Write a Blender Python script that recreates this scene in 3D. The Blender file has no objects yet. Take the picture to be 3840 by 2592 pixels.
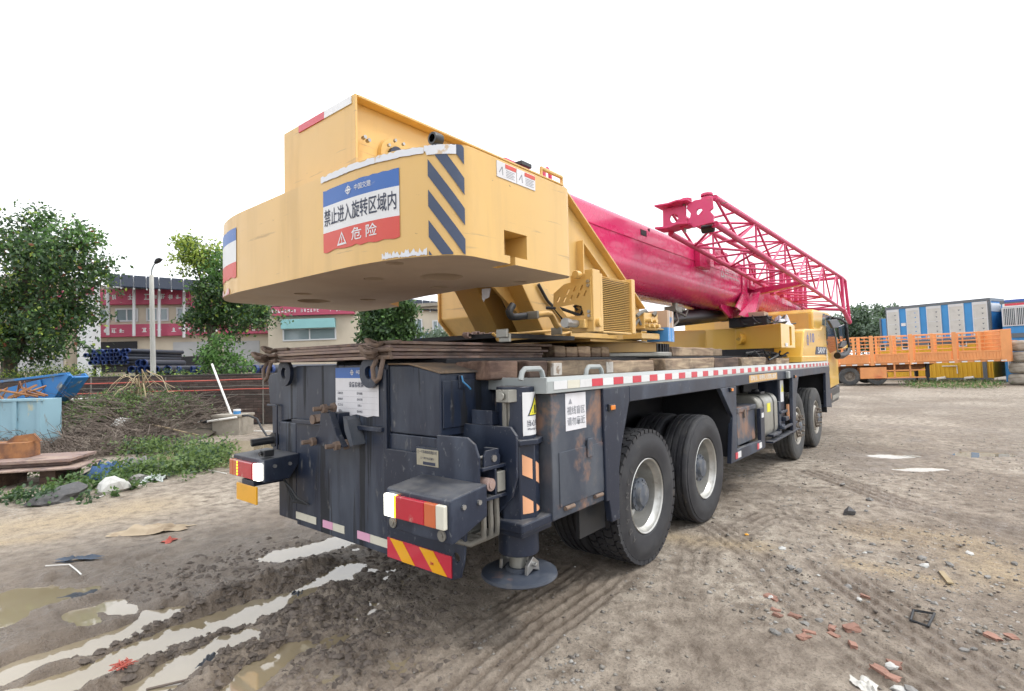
import bpy, math, random
import numpy as np
from mathutils import Vector, Matrix

random.seed(7)
RNG = np.random.default_rng(11)
SC = bpy.context.scene
COL = SC.collection
R = math.radians

# ------------------------------------------------------------------ camera
CAM = np.array([-3.099, -3.2725, 1.6429])
YAW, PIT, ROL, FPX = R(39.4703), R(1.9003), R(-1.1746), 1997.93      # pixels of a 3840 px wide picture
_cy, _sy, _cp, _sp = math.cos(YAW), math.sin(YAW), math.cos(PIT), math.sin(PIT)
FWD = np.array([_cy * _cp, _sy * _cp, _sp])
_r0 = np.array([_sy, -_cy, 0.0]); _u0 = np.cross(_r0, FWD)
RGT = _r0 * math.cos(ROL) + _u0 * math.sin(ROL)
UPV = _u0 * math.cos(ROL) - _r0 * math.sin(ROL)
cam_d = bpy.data.cameras.new('camera'); cam = bpy.data.objects.new('camera', cam_d); COL.objects.link(cam)
cam_d.sensor_width = 36.0; cam_d.lens = 36.0 * FPX / 3840.0
cam_d.clip_start = 0.05; cam_d.clip_end = 3000
cam.matrix_world = Matrix(((RGT[0], UPV[0], -FWD[0], CAM[0]), (RGT[1], UPV[1], -FWD[1], CAM[1]),
                           (RGT[2], UPV[2], -FWD[2], CAM[2]), (0, 0, 0, 1)))
SC.camera = cam

# ------------------------------------------------------------------ sky, sun, exposure
SUN_EL, SUN_AZ = R(58), R(-62)          # azimuth: direction towards the sun, from +x towards +y
world = bpy.data.worlds.new('World'); SC.world = world; world.use_nodes = True
_n, _l = world.node_tree.nodes, world.node_tree.links
_bg = _n['Background']
_sky = _n.new('ShaderNodeTexSky'); _sky.sky_type = 'NISHITA'; _sky.sun_disc = False
_sky.sun_elevation = SUN_EL; _sky.sun_rotation = math.pi / 2 - SUN_AZ
_sky.air_density = 1.0; _sky.dust_density = 4.0; _sky.ozone_density = 1.0
_hsv = _n.new('ShaderNodeHueSaturation'); _hsv.inputs['Saturation'].default_value = 0.25
_mix = _n.new('ShaderNodeMixRGB'); _mix.inputs[0].default_value = 0.86          # closed cloud cover
_mix.inputs[2].default_value = (9.8, 10.0, 10.35, 1)
_l.new(_sky.outputs[0], _hsv.inputs['Color']); _l.new(_hsv.outputs[0], _mix.inputs[1]); _l.new(_mix.outputs[0], _bg.inputs[0])
_bg.inputs[1].default_value = 0.13
sun_d = bpy.data.lights.new('sun', 'SUN'); sun = bpy.data.objects.new('sun', sun_d); COL.objects.link(sun)
sun_d.energy = 1.3; sun_d.angle = R(14); sun_d.color = (1.0, 0.965, 0.91)
_sd = Vector((math.cos(SUN_EL) * math.cos(SUN_AZ), math.cos(SUN_EL) * math.sin(SUN_AZ), math.sin(SUN_EL)))
sun.rotation_euler = _sd.to_track_quat('Z', 'Y').to_euler()
SC.view_settings.view_transform = 'Standard'; SC.view_settings.look = 'None'
SC.view_settings.exposure = 0.5; SC.view_settings.gamma = 1.0; SC.view_settings.use_curve_mapping = False
SC.render.engine = 'CYCLES'
SC.cycles.max_bounces = 4; SC.cycles.diffuse_bounces = 2; SC.cycles.glossy_bounces = 2; SC.cycles.transmission_bounces = 2; SC.cycles.transparent_max_bounces = 4
SC.cycles.use_adaptive_sampling = True; SC.cycles.adaptive_threshold = 0.03; SC.cycles.caustics_reflective = False; SC.cycles.caustics_refractive = False
SC.cycles.use_denoising = True

# ------------------------------------------------------------------ pixel -> place (3840 px picture)
def ray(px, py):
    return FWD + RGT * ((px - 1920) / FPX) - UPV * ((py - 1296) / FPX)
def on(ax, v, px, py):
    d = ray(px, py); i = 'xyz'.index(ax); t = (v - CAM[i]) / d[i]
    return CAM + d * t
def gp(px, py):                          # point on the ground
    return on('z', 0.0, px, py)
FH = np.array([_cy, _sy]); RH = np.array([_sy, -_cy])
def far(px, depth):                      # ground position at a depth in metres along the view
    return CAM[:2] + depth * (FH + RH * ((px - 1920) / FPX))
def hz(px, py, depth):                   # height of a picture point standing at a depth
    return float((CAM + ray(px, py) * depth)[2])
# the yard slopes a little: upright things beyond it stand plumb, about a degree off the yard's normal
PLUMB = Matrix.Rotation(ROL, 3, Vector((_cy, _sy, 0))).to_euler()

# ------------------------------------------------------------------ objects
def props(o, label=None, cat=None, group=None, kind=None):
    if label: o['label'] = label
    if cat: o['category'] = cat
    if group: o['group'] = group
    if kind: o['kind'] = kind
    return o
def empty(name, loc=(0, 0, 0), rz=0.0, label=None, cat=None, group=None, parent=None):
    o = bpy.data.objects.new(name, None); COL.objects.link(o)
    o.location = loc; o.rotation_euler = (0, 0, rz); o.empty_display_size = 0.1
    if parent: o.parent = parent
    return props(o, label, cat, group)
def link(name, me, parent=None):
    o = bpy.data.objects.new(name, me); COL.objects.link(o)
    if parent: o.parent = parent
    return o
def copy_tree(o, parent=None):
    c = o.copy(); COL.objects.link(c); c.parent = parent
    for ch in list(o.children): copy_tree(ch, c)
    return c

class MB:
    """collects simple solids and links them as one mesh object"""
    def __init__(s): s.v = []; s.f = []; s.m = []; s.cur = 0
    def add(s, vs, fs):
        b = len(s.v); s.v += [tuple(map(float, p)) for p in vs]
        for f in fs: s.f.append([b + i for i in f]); s.m.append(s.cur)
        return s
    def box(s, x0, x1, y0, y1, z0, z1):
        return s.add([(x0, y0, z0), (x1, y0, z0), (x1, y1, z0), (x0, y1, z0), (x0, y0, z1), (x1, y0, z1), (x1, y1, z1), (x0, y1, z1)],
                     [(0, 3, 2, 1), (4, 5, 6, 7), (0, 1, 5, 4), (1, 2, 6, 5), (2, 3, 7, 6), (3, 0, 4, 7)])
    def bar(s, p0, p1, w, h, up=(0, 0, 1)):
        p0, p1 = Vector(p0), Vector(p1); d = (p1 - p0).normalized(); a = d.cross(Vector(up))
        if a.length < 1e-4: a = d.cross(Vector((1, 0, 0)))
        a.normalize(); b = a.cross(d).normalized(); a *= w / 2; b *= h / 2
        vs = [p0 - a - b, p0 + a - b, p0 + a + b, p0 - a + b, p1 - a - b, p1 + a - b, p1 + a + b, p1 - a + b]
        return s.add(vs, [(0, 1, 2, 3), (7, 6, 5, 4), (0, 4, 5, 1), (1, 5, 6, 2), (2, 6, 7, 3), (3, 7, 4, 0)])
    def cyl(s, p0, p1, r, n=16, r2=None, cap=True):
        p0, p1 = Vector(p0), Vector(p1); r2 = r if r2 is None else r2
        d = (p1 - p0).normalized(); a = d.orthogonal().normalized(); b = d.cross(a)
        vs = []
        for p, q in ((p0, r), (p1, r2)):
            for i in range(n):
                t = 2 * math.pi * i / n; vs.append(p + (a * math.cos(t) + b * math.sin(t)) * q)
        fs = [(i, (i + 1) % n, n + (i + 1) % n, n + i) for i in range(n)]
        if cap: fs += [tuple(range(n - 1, -1, -1)), tuple(range(n, 2 * n))]
        return s.add(vs, fs)
    def tube(s, pts, r, n=8, cap=True, closed=False):
        pts = [Vector(p) for p in pts]; m = len(pts); rr = r if isinstance(r, (list, tuple)) else [r] * m
        vs = []; a = None
        for i, p in enumerate(pts):
            if closed: d = (pts[(i + 1) % m] - pts[i - 1]).normalized()
            else: d = (pts[min(i + 1, m - 1)] - pts[max(i - 1, 0)]).normalized()
            if a is None: a = d.orthogonal().normalized()
            a = (a - d * a.dot(d)); a = a.normalized() if a.length > 1e-6 else d.orthogonal().normalized()
            b = d.cross(a)
            for k in range(n):
                t = 2 * math.pi * k / n; vs.append(p + (a * math.cos(t) + b * math.sin(t)) * rr[i])
        fs = []
        for i in range(m if closed else m - 1):
            j = (i + 1) % m
            for k in range(n): fs.append((i * n + k, i * n + (k + 1) % n, j * n + (k + 1) % n, j * n + k))
        if cap and not closed: fs += [tuple(range(n - 1, -1, -1)), tuple(range((m - 1) * n, m * n))]
        return s.add(vs, fs)
    def prism(s, poly, ax, a, b):
        """outline (two coordinates) pushed along axis ax from a to b"""
        n = len(poly)
        def mk(p, t): return {'x': (t, p[0], p[1]), 'y': (p[0], t, p[1]), 'z': (p[0], p[1], t)}[ax]
        vs = [mk(p, a) for p in poly] + [mk(p, b) for p in poly]
        return s.add(vs, [tuple(range(n - 1, -1, -1)), tuple(range(n, 2 * n))] + [(i, (i + 1) % n, n + (i + 1) % n, n + i) for i in range(n)])
    def lathe(s, prof, c=(0, 0, 0), ax='y', n=48, closed=False):
        """prof: (radius, position along the axis)"""
        vs = []
        for i in range(n):
            t = 2 * math.pi * i / n; co, si = math.cos(t), math.sin(t)
            for r, h in prof:
                p = {'x': (h, r * co, r * si), 'y': (r * co, h, r * si), 'z': (r * co, r * si, h)}[ax]
                vs.append((c[0] + p[0], c[1] + p[1], c[2] + p[2]))
        m = len(prof); fs = []
        for i in range(n):
            j = (i + 1) % n
            for k in range(m if closed else m - 1): 
                k2 = (k + 1) % m
                fs.append((i * m + k, i * m + k2, j * m + k2, j * m + k))
        return s.add(vs, fs)
    def mesh(s, name, mats, smooth=False, fix=True):
        me = bpy.data.meshes.new(name); me.from_pydata(s.v, [], s.f)
        for m in (mats if isinstance(mats, (list, tuple)) else [mats]): me.materials.append(m)
        me.polygons.foreach_set('material_index', s.m)
        if fix:
            import bmesh
            bm = bmesh.new(); bm.from_mesh(me); bmesh.ops.recalc_face_normals(bm, faces=bm.faces); bm.to_mesh(me); bm.free()
        if smooth:
            me.polygons.foreach_set('use_smooth', [True] * len(me.polygons))
            me.set_sharp_from_angle(angle=R(38 if smooth is True else smooth))
        me.update(); return me
    def build(s, name, mats, parent=None, bevel=0.0, smooth=False, seg=2, label=None, cat=None, group=None, kind=None):
        o = link(name, s.mesh(name, mats, smooth), parent)
        if bevel:
            b = o.modifiers.new('edge', 'BEVEL'); b.width = bevel; b.segments = seg; b.limit_method = 'ANGLE'; b.angle_limit = R(40)
        return props(o, label, cat, group, kind)

def arc(cx, cy, r, a0, a1, n=6):
    return [(cx + r * math.cos(R(a0 + (a1 - a0) * i / n)), cy + r * math.sin(R(a0 + (a1 - a0) * i / n))) for i in range(n + 1)]
def rrect(x0, x1, y0, y1, r, n=4):
    return arc(x0 + r, y0 + r, r, 180, 270, n) + arc(x1 - r, y0 + r, r, 270, 360, n) + arc(x1 - r, y1 - r, r, 0, 90, n) + arc(x0 + r, y1 - r, r, 90, 180, n)

def text(name, body, mat, at, xd, yd, size, parent, bold=0.0, width=None, align='CENTER', thick=0.0):
    c = bpy.data.curves.new('lettering', 'FONT'); c.body = body; c.size = 1.0; c.offset = bold
    c.align_x = align; c.align_y = 'CENTER'; c.resolution_u = 3
    t = bpy.data.objects.new('lettering', c); COL.objects.link(t)
    bpy.context.view_layer.update()
    me = bpy.data.meshes.new_from_object(t.evaluated_get(bpy.context.evaluated_depsgraph_get()))
    bpy.data.objects.remove(t); bpy.data.curves.remove(c)
    xd, yd = Vector(xd).normalized(), Vector(yd).normalized(); nd = xd.cross(yd)
    sx = size
    if width:
        xs = [v.co.x for v in me.vertices]; sx = width / max(1e-6, max(xs) - min(xs))
    m = Matrix.Identity(4)
    for i in range(3):
        m[i][0] = xd[i] * sx; m[i][1] = yd[i] * size; m[i][2] = nd[i]; m[i][3] = at[i]
    me.transform(m); me.materials.clear(); me.materials.append(mat)
    return link(name, me, parent)

def cut(o, cutters):
    """boolean-cut o by the given MB solids, then forget the cutters"""
    for mb in cutters:
        c = link('cutter', mb.mesh('cutter', [])); b = o.modifiers.new('cut', 'BOOLEAN'); b.object = c; b.operation = 'DIFFERENCE'; b.solver = 'EXACT'
        bpy.context.view_layer.update()
        me = bpy.data.meshes.new_from_object(o.evaluated_get(bpy.context.evaluated_depsgraph_get()))
        o.modifiers.remove(b); old = o.data; o.data = me; bpy.data.meshes.remove(old)
        cm = c.data; bpy.data.objects.remove(c); bpy.data.meshes.remove(cm)
    return o

# ------------------------------------------------------------------ materials
class NT:
    def __init__(s, name):
        s.mat = bpy.data.materials.new(name); s.mat.use_nodes = True
        s.n = s.mat.node_tree.nodes; s.l = s.mat.node_tree.links
        s.b = s.n['Principled BSDF']; s.tc = s.n.new('ShaderNodeTexCoord')
    def noise(s, scale, detail=5, rough=0.55, stretch=(1, 1, 1), dist=0.0, coord='Object'):
        t = s.n.new('ShaderNodeTexNoise'); t.inputs['Scale'].default_value = scale; t.inputs['Detail'].default_value = detail
        t.inputs['Roughness'].default_value = rough; t.inputs['Distortion'].default_value = dist
        m = s.n.new('ShaderNodeMapping'); m.inputs['Scale'].default_value = stretch
        s.l.new(s.tc.outputs[coord], m.inputs[0]); s.l.new(m.outputs[0], t.inputs['Vector']); return t.outputs['Fac']
    def voro(s, scale, feature='F1', stretch=(1, 1, 1), out='Distance', coord='Object', rand=1.0):
        t = s.n.new('ShaderNodeTexVoronoi'); t.feature = feature; t.inputs['Scale'].default_value = scale; t.inputs['Randomness'].default_value = rand
        m = s.n.new('ShaderNodeMapping'); m.inputs['Scale'].default_value = stretch
        s.l.new(s.tc.outputs[coord], m.inputs[0]); s.l.new(m.outputs[0], t.inputs['Vector']); return t.outputs[out]
    def ramp(s, fac, lo, hi, a=(0, 0, 0, 1), b=(1, 1, 1, 1)):
        r = s.n.new('ShaderNodeValToRGB'); r.color_ramp.elements[0].position = lo; r.color_ramp.elements[1].position = hi
        r.color_ramp.elements[0].color = a; r.color_ramp.elements[1].color = b; s.l.new(fac, r.inputs[0]); return r.outputs[0]
    def math(s, op, a, b=None):
        m = s.n.new('ShaderNodeMath'); m.operation = op
        for i, x in enumerate((a, b)):
            if x is None: continue
            if isinstance(x, (int, float)): m.inputs[i].default_value = x
            else: s.l.new(x, m.inputs[i])
        return m.outputs[0]
    def mix(s, fac, a, b, mode='MIX'):
        m = s.n.new('ShaderNodeMixRGB'); m.blend_type = mode
        for i, x in enumerate((fac, a, b)):
            if isinstance(x, (int, float)): m.inputs[i].default_value = x
            elif isinstance(x, tuple): m.inputs[i].default_value = x if len(x) == 4 else (*x, 1)
            else: s.l.new(x, m.inputs[i])
        return m.outputs[0]
    def bump(s, h, strength=0.3, dist=0.01, chain=None):
        b = s.n.new('ShaderNodeBump'); b.inputs['Strength'].default_value = strength; b.inputs['Distance'].default_value = dist
        s.l.new(h, b.inputs['Height'])
        if chain is not None: s.l.new(chain, b.inputs['Normal'])
        return b.outputs[0]
    def attr(s, name):
        a = s.n.new('ShaderNodeAttribute'); a.attribute_name = name; return a.outputs['Fac']
    def rnd(s):
        return s.n.new('ShaderNodeObjectInfo').outputs['Random']
    def set(s, **k):
        for key, v in k.items():
            i = s.b.inputs[{'color': 'Base Color', 'rough': 'Roughness', 'metal': 'Metallic', 'normal': 'Normal', 'ior': 'IOR', 'coat': 'Coat Weight', 'alpha': 'Alpha',
                            'spec': 'Specular IOR Level', 'emit': 'Emission Color', 'estr': 'Emission Strength', 'trans': 'Transmission Weight'}[key]]
            if isinstance(v, (int, float)): i.default_value = v
            elif isinstance(v, tuple): i.default_value = v if len(v) == 4 else (*v, 1)
            else: s.l.new(v, i)
        return s.mat

def paint(name, col, rough=0.45, metal=0.0, dirt=(), var=0.0, bump=None, coat=0.0, tint=0.06, settle=None):
    """painted or bare surface; dirt: list of (colour, lo, hi, amount, scale, stretch)"""
    t = NT(name); c = t.mix(t.ramp(t.noise(1.3, 4), 0.3, 0.75), tuple(x * (1 - tint) for x in col), tuple(min(1, x * (1 + tint)) for x in col))
    if var:
        h = t.n.new('ShaderNodeHueSaturation'); t.l.new(c, h.inputs['Color'])
        t.l.new(t.math('ADD', t.math('MULTIPLY', t.rnd(), 2 * var), 1 - var), h.inputs['Value']); c = h.outputs[0]
    ro = None
    for dc, lo, hi, amt, sc, st in dirt:
        f = t.math('MULTIPLY', t.ramp(t.noise(sc, 7, 0.62, st, 0.15), lo, hi), amt)
        c = t.mix(f, c, dc); ro = f if ro is None else t.math('MAXIMUM', ro, f)
    if settle:      # dust that has settled on faces looking up
        g = t.n.new('ShaderNodeNewGeometry'); sx = t.n.new('ShaderNodeSeparateXYZ'); t.l.new(g.outputs['True Normal'], sx.inputs[0])
        f = t.math('MULTIPLY', t.math('MULTIPLY', t.ramp(sx.outputs[2], 0.3, 0.9), t.ramp(t.noise(7, 6, .65), 0.3, 0.65)), settle[1]); c = t.mix(f, c, settle[0]); ro = f if ro is None else t.math('MAXIMUM', ro, f)
    r = t.math('ADD', t.math('MULTIPLY', t.noise(9, 4), 0.12), rough - 0.06)
    if ro is not None: r = t.math('ADD', r, t.math('MULTIPLY', ro, 0.35))
    t.set(color=c, rough=r, metal=metal)
    if coat: t.set(coat=coat)
    if bump: t.set(normal=t.bump(t.noise(bump[0], 5, 0.6, bump[2] if len(bump) > 2 else (1, 1, 1)), bump[1], 0.004))
    return t.mat

DUST = (0.20, 0.165, 0.125)
M = {}
M['yellow'] = paint('yellow_paint', (0.70, 0.445, 0.145), 0.38, 0, [((0.42, 0.27, 0.12), 0.62, 0.85, 0.35, 2.5, (1, 1, 0.25)), ((0.62, 0.46, 0.26), 0.5, 0.8, 0.25, 1.1, (1, 1, 1)), ((0.10, 0.07, 0.05), 0.70, 0.73, 0.6, 14, (1, 1, 2.2)), ((0.36, 0.25, 0.14), 0.635, 0.67, 0.5, 4.2, (.3, .3, 5)), ((0.50, 0.33, 0.14), 0.5, 0.62, 0.35, 3.2, (1.2, 1.2, 0.12))], coat=0.15, bump=(3, 0.04))
M['yellow_clean'] = paint('yellow_cab_paint', (0.76, 0.46, 0.075), 0.3, 0, [((0.5, 0.36, 0.16), 0.6, 0.9, 0.25, 2.0, (1, 1, .5))], coat=0.35)
M['red'] = paint('red_boom_paint', (0.60, 0.022, 0.125), 0.27, 0, [((0.40, 0.07, 0.12), 0.55, 0.85, 0.3, 1.2, (0.4, 1, 1)), ((0.30, 0.02, 0.06), 0.55, 0.8, 0.3, 3, (0.2, 1, 1))], coat=0.3, bump=(1.6, 0.03))
M['red_lattice'] = paint('red_lattice_paint', (0.62, 0.05, 0.16), 0.42, 0, [((0.40, 0.16, 0.13), 0.55, 0.8, 0.5, 6, (1, 1, 1))])
M['black'] = paint('black_chassis_paint', (0.015, 0.022, 0.042), 0.38, 0, [((0.105, 0.130, 0.178), 0.50, 0.78, 0.62, 3.2, (1, 1, 0.35)), (DUST, 0.63, 0.85, 0.45, 5.5, (1, 1, 0.6)), ((0.16, 0.17, 0.18), 0.62, 0.68, 0.6, 30, (1, 1, .6))], bump=(5, 0.06), settle=((0.19, 0.185, 0.175), 0.6))
M['black_rear'] = paint('black_rear_panel_paint', (0.015, 0.023, 0.045), 0.36, 0, [((0.115, 0.138, 0.175), 0.45, 0.74, 0.62, 2.2, (1, 1.3, 0.3)), ((0.007, 0.008, 0.011), 0.565, 0.60, 0.85, 5.0, (1, 1.8, 0.09)), ((0.24, 0.235, 0.22), 0.61, 0.74, 0.6, 15, (1, 1, 0.4))], bump=(4, 0.08))
M['black_rust'] = paint('rusty_black_chest_paint', (0.040, 0.050, 0.072), 0.5, 0, [((0.15, 0.16, 0.175), 0.42, 0.76, 0.65, 3.5, (1, 1, 0.6)), ((0.30, 0.17, 0.11), 0.54, 0.63, 0.75, 2.6, (1, 1, 0.9)), ((0.17, 0.15, 0.12), 0.6, 0.8, 0.6, 7, (1, 1, 1))], bump=(8, 0.12))
M['yellow_shaded'] = paint('shaded_yellow_underside', (0.60, 0.475, 0.36), 0.5, 0, [((0.48, 0.38, 0.31), 0.45, 0.75, 0.7, 1.4, (1, 1, 1)), ((0.66, 0.58, 0.54), 0.6, 0.8, 0.5, 2.2, (.3, 1, 1))], bump=(3, .06))  # duller copy of the yellow paint: shade and mud bounce put into the colour
M['dark'] = paint('dark_underbody', (0.012, 0.013, 0.017), 0.6, 0, [((0.06, 0.055, 0.05), 0.55, 0.8, 0.5, 4, (1, 1, 1))])
M['dust_top'] = paint('dusty_box_lid', (0.05, 0.055, 0.06), 0.6, 0, [((0.27, 0.19, 0.12), 0.42, 0.62, 0.9, 1.6, (1, 1, 1)), ((0.12, 0.13, 0.12), 0.5, 0.7, 0.6, 22, (1, 1, 1))], bump=(30, 0.15))
M['silver'] = paint('silver_deck_paint', (0.36, 0.39, 0.39), 0.42, 0.0, [((0.22, 0.20, 0.17), 0.55, 0.8, 0.5, 4, (1, 1, 1))], coat=0.1)
M['steel'] = paint('bare_steel', (0.42, 0.42, 0.41), 0.35, 0.8, [((0.20, 0.15, 0.11), 0.5, 0.75, 0.7, 6, (1, 1, 1))])
M['rust'] = paint('rusty_steel_plate', (0.25, 0.18, 0.16), 0.68, 0, [((0.36, 0.275, 0.225), 0.5, 0.56, 0.85, 2.6, (1, 1, 2.5)), ((0.12, 0.095, 0.095), 0.55, 0.63, 0.7, 3.0, (1, 1, 2)), ((0.42, 0.26, 0.08), 0.64, 0.70, 0.6, 3.1, (1, 1, 2)), ((0.30, 0.17, 0.10), 0.5, 0.7, 0.5, 22, (1, 1, 1))], var=0.3, bump=(22, 0.3))
M['rust_orange'] = paint('rust_orange_steel', (0.33, 0.15, 0.06), 0.7, 0, [((0.14, 0.075, 0.055), 0.48, 0.62, 0.8, 3, (1, 1, 1)), ((0.45, 0.27, 0.12), 0.58, 0.7, 0.6, 7, (1, 1, 1))], bump=(18, 0.3))
M['chain'] = paint('rusty_chain_steel', (0.17, 0.125, 0.10), 0.7, 0.2, [((0.30, 0.21, 0.15), 0.45, 0.7, 0.7, 18, (1, 1, 1))], bump=(40, 0.4))
M['rubber'] = paint('tyre_rubber', (0.021, 0.022, 0.027), 0.62, 0, [((0.085, 0.085, 0.085), 0.45, 0.78, 0.6, 4, (1, 1, 1)), (DUST, 0.62, 0.82, 0.55, 9, (1, 1, 1))], bump=(26, 0.1))
M['rubber_mud'] = paint('muddy_tyre_rubber', (0.045, 0.047, 0.05), 0.75, 0, [((0.15, 0.145, 0.135), 0.38, 0.7, 0.75, 3, (1, 1, 1)), (DUST, 0.58, 0.8, 0.6, 8, (1, 1, 1))], bump=(26, 0.15))
M['rim'] = paint('dirty_alloy_rim', (0.50, 0.50, 0.48), 0.36, 0.75, [((0.30, 0.28, 0.24), 0.48, 0.7, 0.7, 5, (1, 1, 1)), ((0.12, 0.10, 0.085), 0.62, 0.8, 0.6, 9, (1, 1, 1))])
M['rim_dirty'] = paint('muddy_steel_rim', (0.40, 0.38, 0.34), 0.55, 0.3, [((0.20, 0.15, 0.11), 0.5, 0.65, 0.8, 5, (1, 1, 1))])
M['hub'] = paint('blue_grey_hub', (0.085, 0.10, 0.125), 0.5, 0.1, [((0.22, 0.21, 0.19), 0.45, 0.7, 0.75, 9, (1, 1, 1))])
M['hub_rust'] = paint('dusty_hub', (0.21, 0.18, 0.15), 0.65, 0.1, [((0.10, 0.075, 0.06), 0.45, 0.65, 0.8, 9, (1, 1, 1))])
M['tank'] = paint('aluminium_tank', (0.36, 0.36, 0.33), 0.38, 0.55, [((0.24, 0.22, 0.18), 0.42, 0.75, 0.7, 2.6, (1, 1, .5))])
M['blackplastic'] = paint('black_plastic', (0.02, 0.022, 0.026), 0.38, 0, [((0.08, 0.08, 0.08), 0.55, 0.8, 0.5, 6, (1, 1, 1))])
M['hose'] = paint('grey_hose', (0.15, 0.145, 0.13), 0.55, 0, [((0.27, 0.25, 0.21), 0.4, 0.7, 0.6, 12, (1, 1, 1))])
M['blackhose'] = paint('black_hose', (0.022, 0.025, 0.03), 0.5, 0, [((0.09, 0.085, 0.08), 0.5, 0.75, 0.5, 12, (1, 1, 1))])
M['white'] = paint('white_print', (0.72, 0.73, 0.74), 0.45, 0, [((0.50, 0.48, 0.44), 0.55, 0.85, 0.4, 9, (1, 1, 1))])
M['paper'] = paint('weathered_paper', (0.70, 0.70, 0.73), 0.5, 0, [((0.48, 0.45, 0.43), 0.5, 0.85, 0.5, 5, (1, 1, .3))])
M['torntape'] = paint('torn_white_tape', (0.70, 0.72, 0.76), 0.4, 0, [((0.60, 0.42, 0.22), 0.60, 0.66, 0.8, 9, (1, 1, 1))])
M['blue_print'] = paint('blue_print', (0.035, 0.13, 0.42), 0.4, 0, [((0.40, 0.42, 0.45), 0.61, 0.66, 0.85, 6, (1, .6, 2.4))])
M['red_print'] = paint('red_print', (0.62, 0.075, 0.055), 0.42, 0, [((0.68, 0.20, 0.10), 0.5, 0.8, 0.5, 4, (1, 1, 1))])
M['ink'] = paint('dark_ink', (0.03, 0.04, 0.075), 0.5, 0, [((0.45, 0.47, 0.5), 0.66, 0.72, 0.6, 22, (1, 1, 1))])
M['blue_stripe'] = paint('dark_blue_tape', (0.045, 0.065, 0.12), 0.45, 0, [((0.72, 0.47, 0.18), 0.675, 0.69, 0.9, 7, (1, 1, 2)), ((0.10, 0.125, 0.18), 0.5, 0.8, 0.5, 5, (1, 1, 2))])
M['peach'] = paint('orange_white_tape', (0.78, 0.40, 0.22), 0.42, 0, [((0.20, 0.13, 0.09), 0.68, 0.71, 0.8, 9, (1, 1, 1))])
M['haz_red'] = paint('reflective_red', (0.60, 0.03, 0.06), 0.3, 0, [((0.25, 0.06, 0.05), 0.6, 0.8, 0.5, 7, (1, 1, 1))], coat=0.4)
M['haz_yellow'] = paint('reflective_yellow', (0.86, 0.42, 0.015), 0.3, 0, [((0.55, 0.28, 0.05), 0.6, 0.8, 0.5, 7, (1, 1, 1))], coat=0.4)
M['refl_white'] = paint('reflective_white', (0.72, 0.73, 0.74), 0.3, 0, [((0.50, 0.50, 0.48), 0.55, 0.8, 0.5, 11, (1, 1, 1))], coat=0.3, var=0.06)
M['pink'] = paint('faded_pink_reflector', (0.74, 0.38, 0.55), 0.35, 0, [((0.6, 0.5, 0.5), 0.55, 0.8, 0.4, 8, (1, 1, 1))])
M['cream_refl'] = paint('aged_reflector', (0.66, 0.64, 0.54), 0.4, 0, [((0.4, 0.38, 0.3), 0.55, 0.8, 0.5, 9, (1, 1, 1))])
M['amber'] = paint('amber_lens', (0.75, 0.22, 0.02), 0.2, 0, coat=0.5)
M['redlens'] = paint('red_lens', (0.50, 0.02, 0.04), 0.15, 0, [((0.45, 0.32, 0.26), 0.58, 0.7, 0.5, 9, (1, 1, 1))], coat=0.6)
M['orangelens'] = paint('orange_lens', (0.58, 0.14, 0.05), 0.2, 0, [((0.45, 0.32, 0.26), 0.58, 0.7, 0.5, 9, (1, 1, 1))], coat=0.6)
M['sign_tan'] = paint('tan_sign', (0.66, 0.40, 0.13), 0.45)
M['sign_yellow'] = paint('yellow_sign', (0.80, 0.74, 0.05), 0.45)
M['plate'] = paint('brass_name_plate', (0.42, 0.39, 0.30), 0.4, 0.3, [((0.25, 0.22, 0.17), 0.5, 0.7, 0.6, 14, (1, 1, 1))])
M['cardboard'] = paint('cardboard', (0.50, 0.36, 0.26), 0.8)
M['concrete'] = paint('old_concrete', (0.33, 0.30, 0.25), 0.85, 0, [((0.20, 0.18, 0.15), 0.45, 0.7, 0.7, 3, (1, 1, 1)), ((0.42, 0.40, 0.36), 0.55, 0.75, 0.5, 9, (1, 1, 1))], bump=(14, 0.5))
M['pvc'] = paint('white_pvc', (0.74, 0.73, 0.69), 0.4)
def lamp_mat(name, col, e):
    t = NT(name); t.set(color=col, rough=0.3, emit=col, estr=e); return t.mat
M['lit_white'] = lamp_mat('lit_reversing_lens', (1.0, 0.98, 0.86), 3.0)
M['lit_amber'] = lamp_mat('lit_amber_diode', (1.0, 0.32, 0.02), 2.6)
def wood(name, c1, c2):
    t = NT(name); g = t.noise(4, 6, 0.6, (0.35, 3.2, 3.2), 0.9)
    c = t.mix(t.ramp(g, 0.35, 0.65), c1, c2)
    c = t.mix(t.math('MULTIPLY', t.ramp(t.noise(2.3, 6, 0.6), 0.52, 0.66), 0.75), c, tuple(x * 0.35 for x in c1))
    h = t.n.new('ShaderNodeHueSaturation'); t.l.new(c, h.inputs['Color']); t.l.new(t.math('ADD', t.math('MULTIPLY', t.rnd(), 0.7), 0.62), h.inputs['Value'])
    return t.set(color=h.outputs[0], rough=0.8, normal=t.bump(t.noise(12, 6, 0.65, (0.3, 3, 3)), 0.7, 0.006))
M['wood'] = wood('weathered_timber', (0.155, 0.10, 0.068), (0.46, 0.35, 0.235))
M['wood_dark'] = wood('dark_wet_timber', (0.085, 0.05, 0.038), (0.20, 0.13, 0.095))
def glass(name, col=(0.03, 0.05, 0.06)):
    t = NT(name); return t.set(color=col, rough=0.06, spec=0.8)
M['glass'] = glass('dark_window_glass')
M['mirror'] = glass('mirror_glass', (0.16, 0.2, 0.2))

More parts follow.
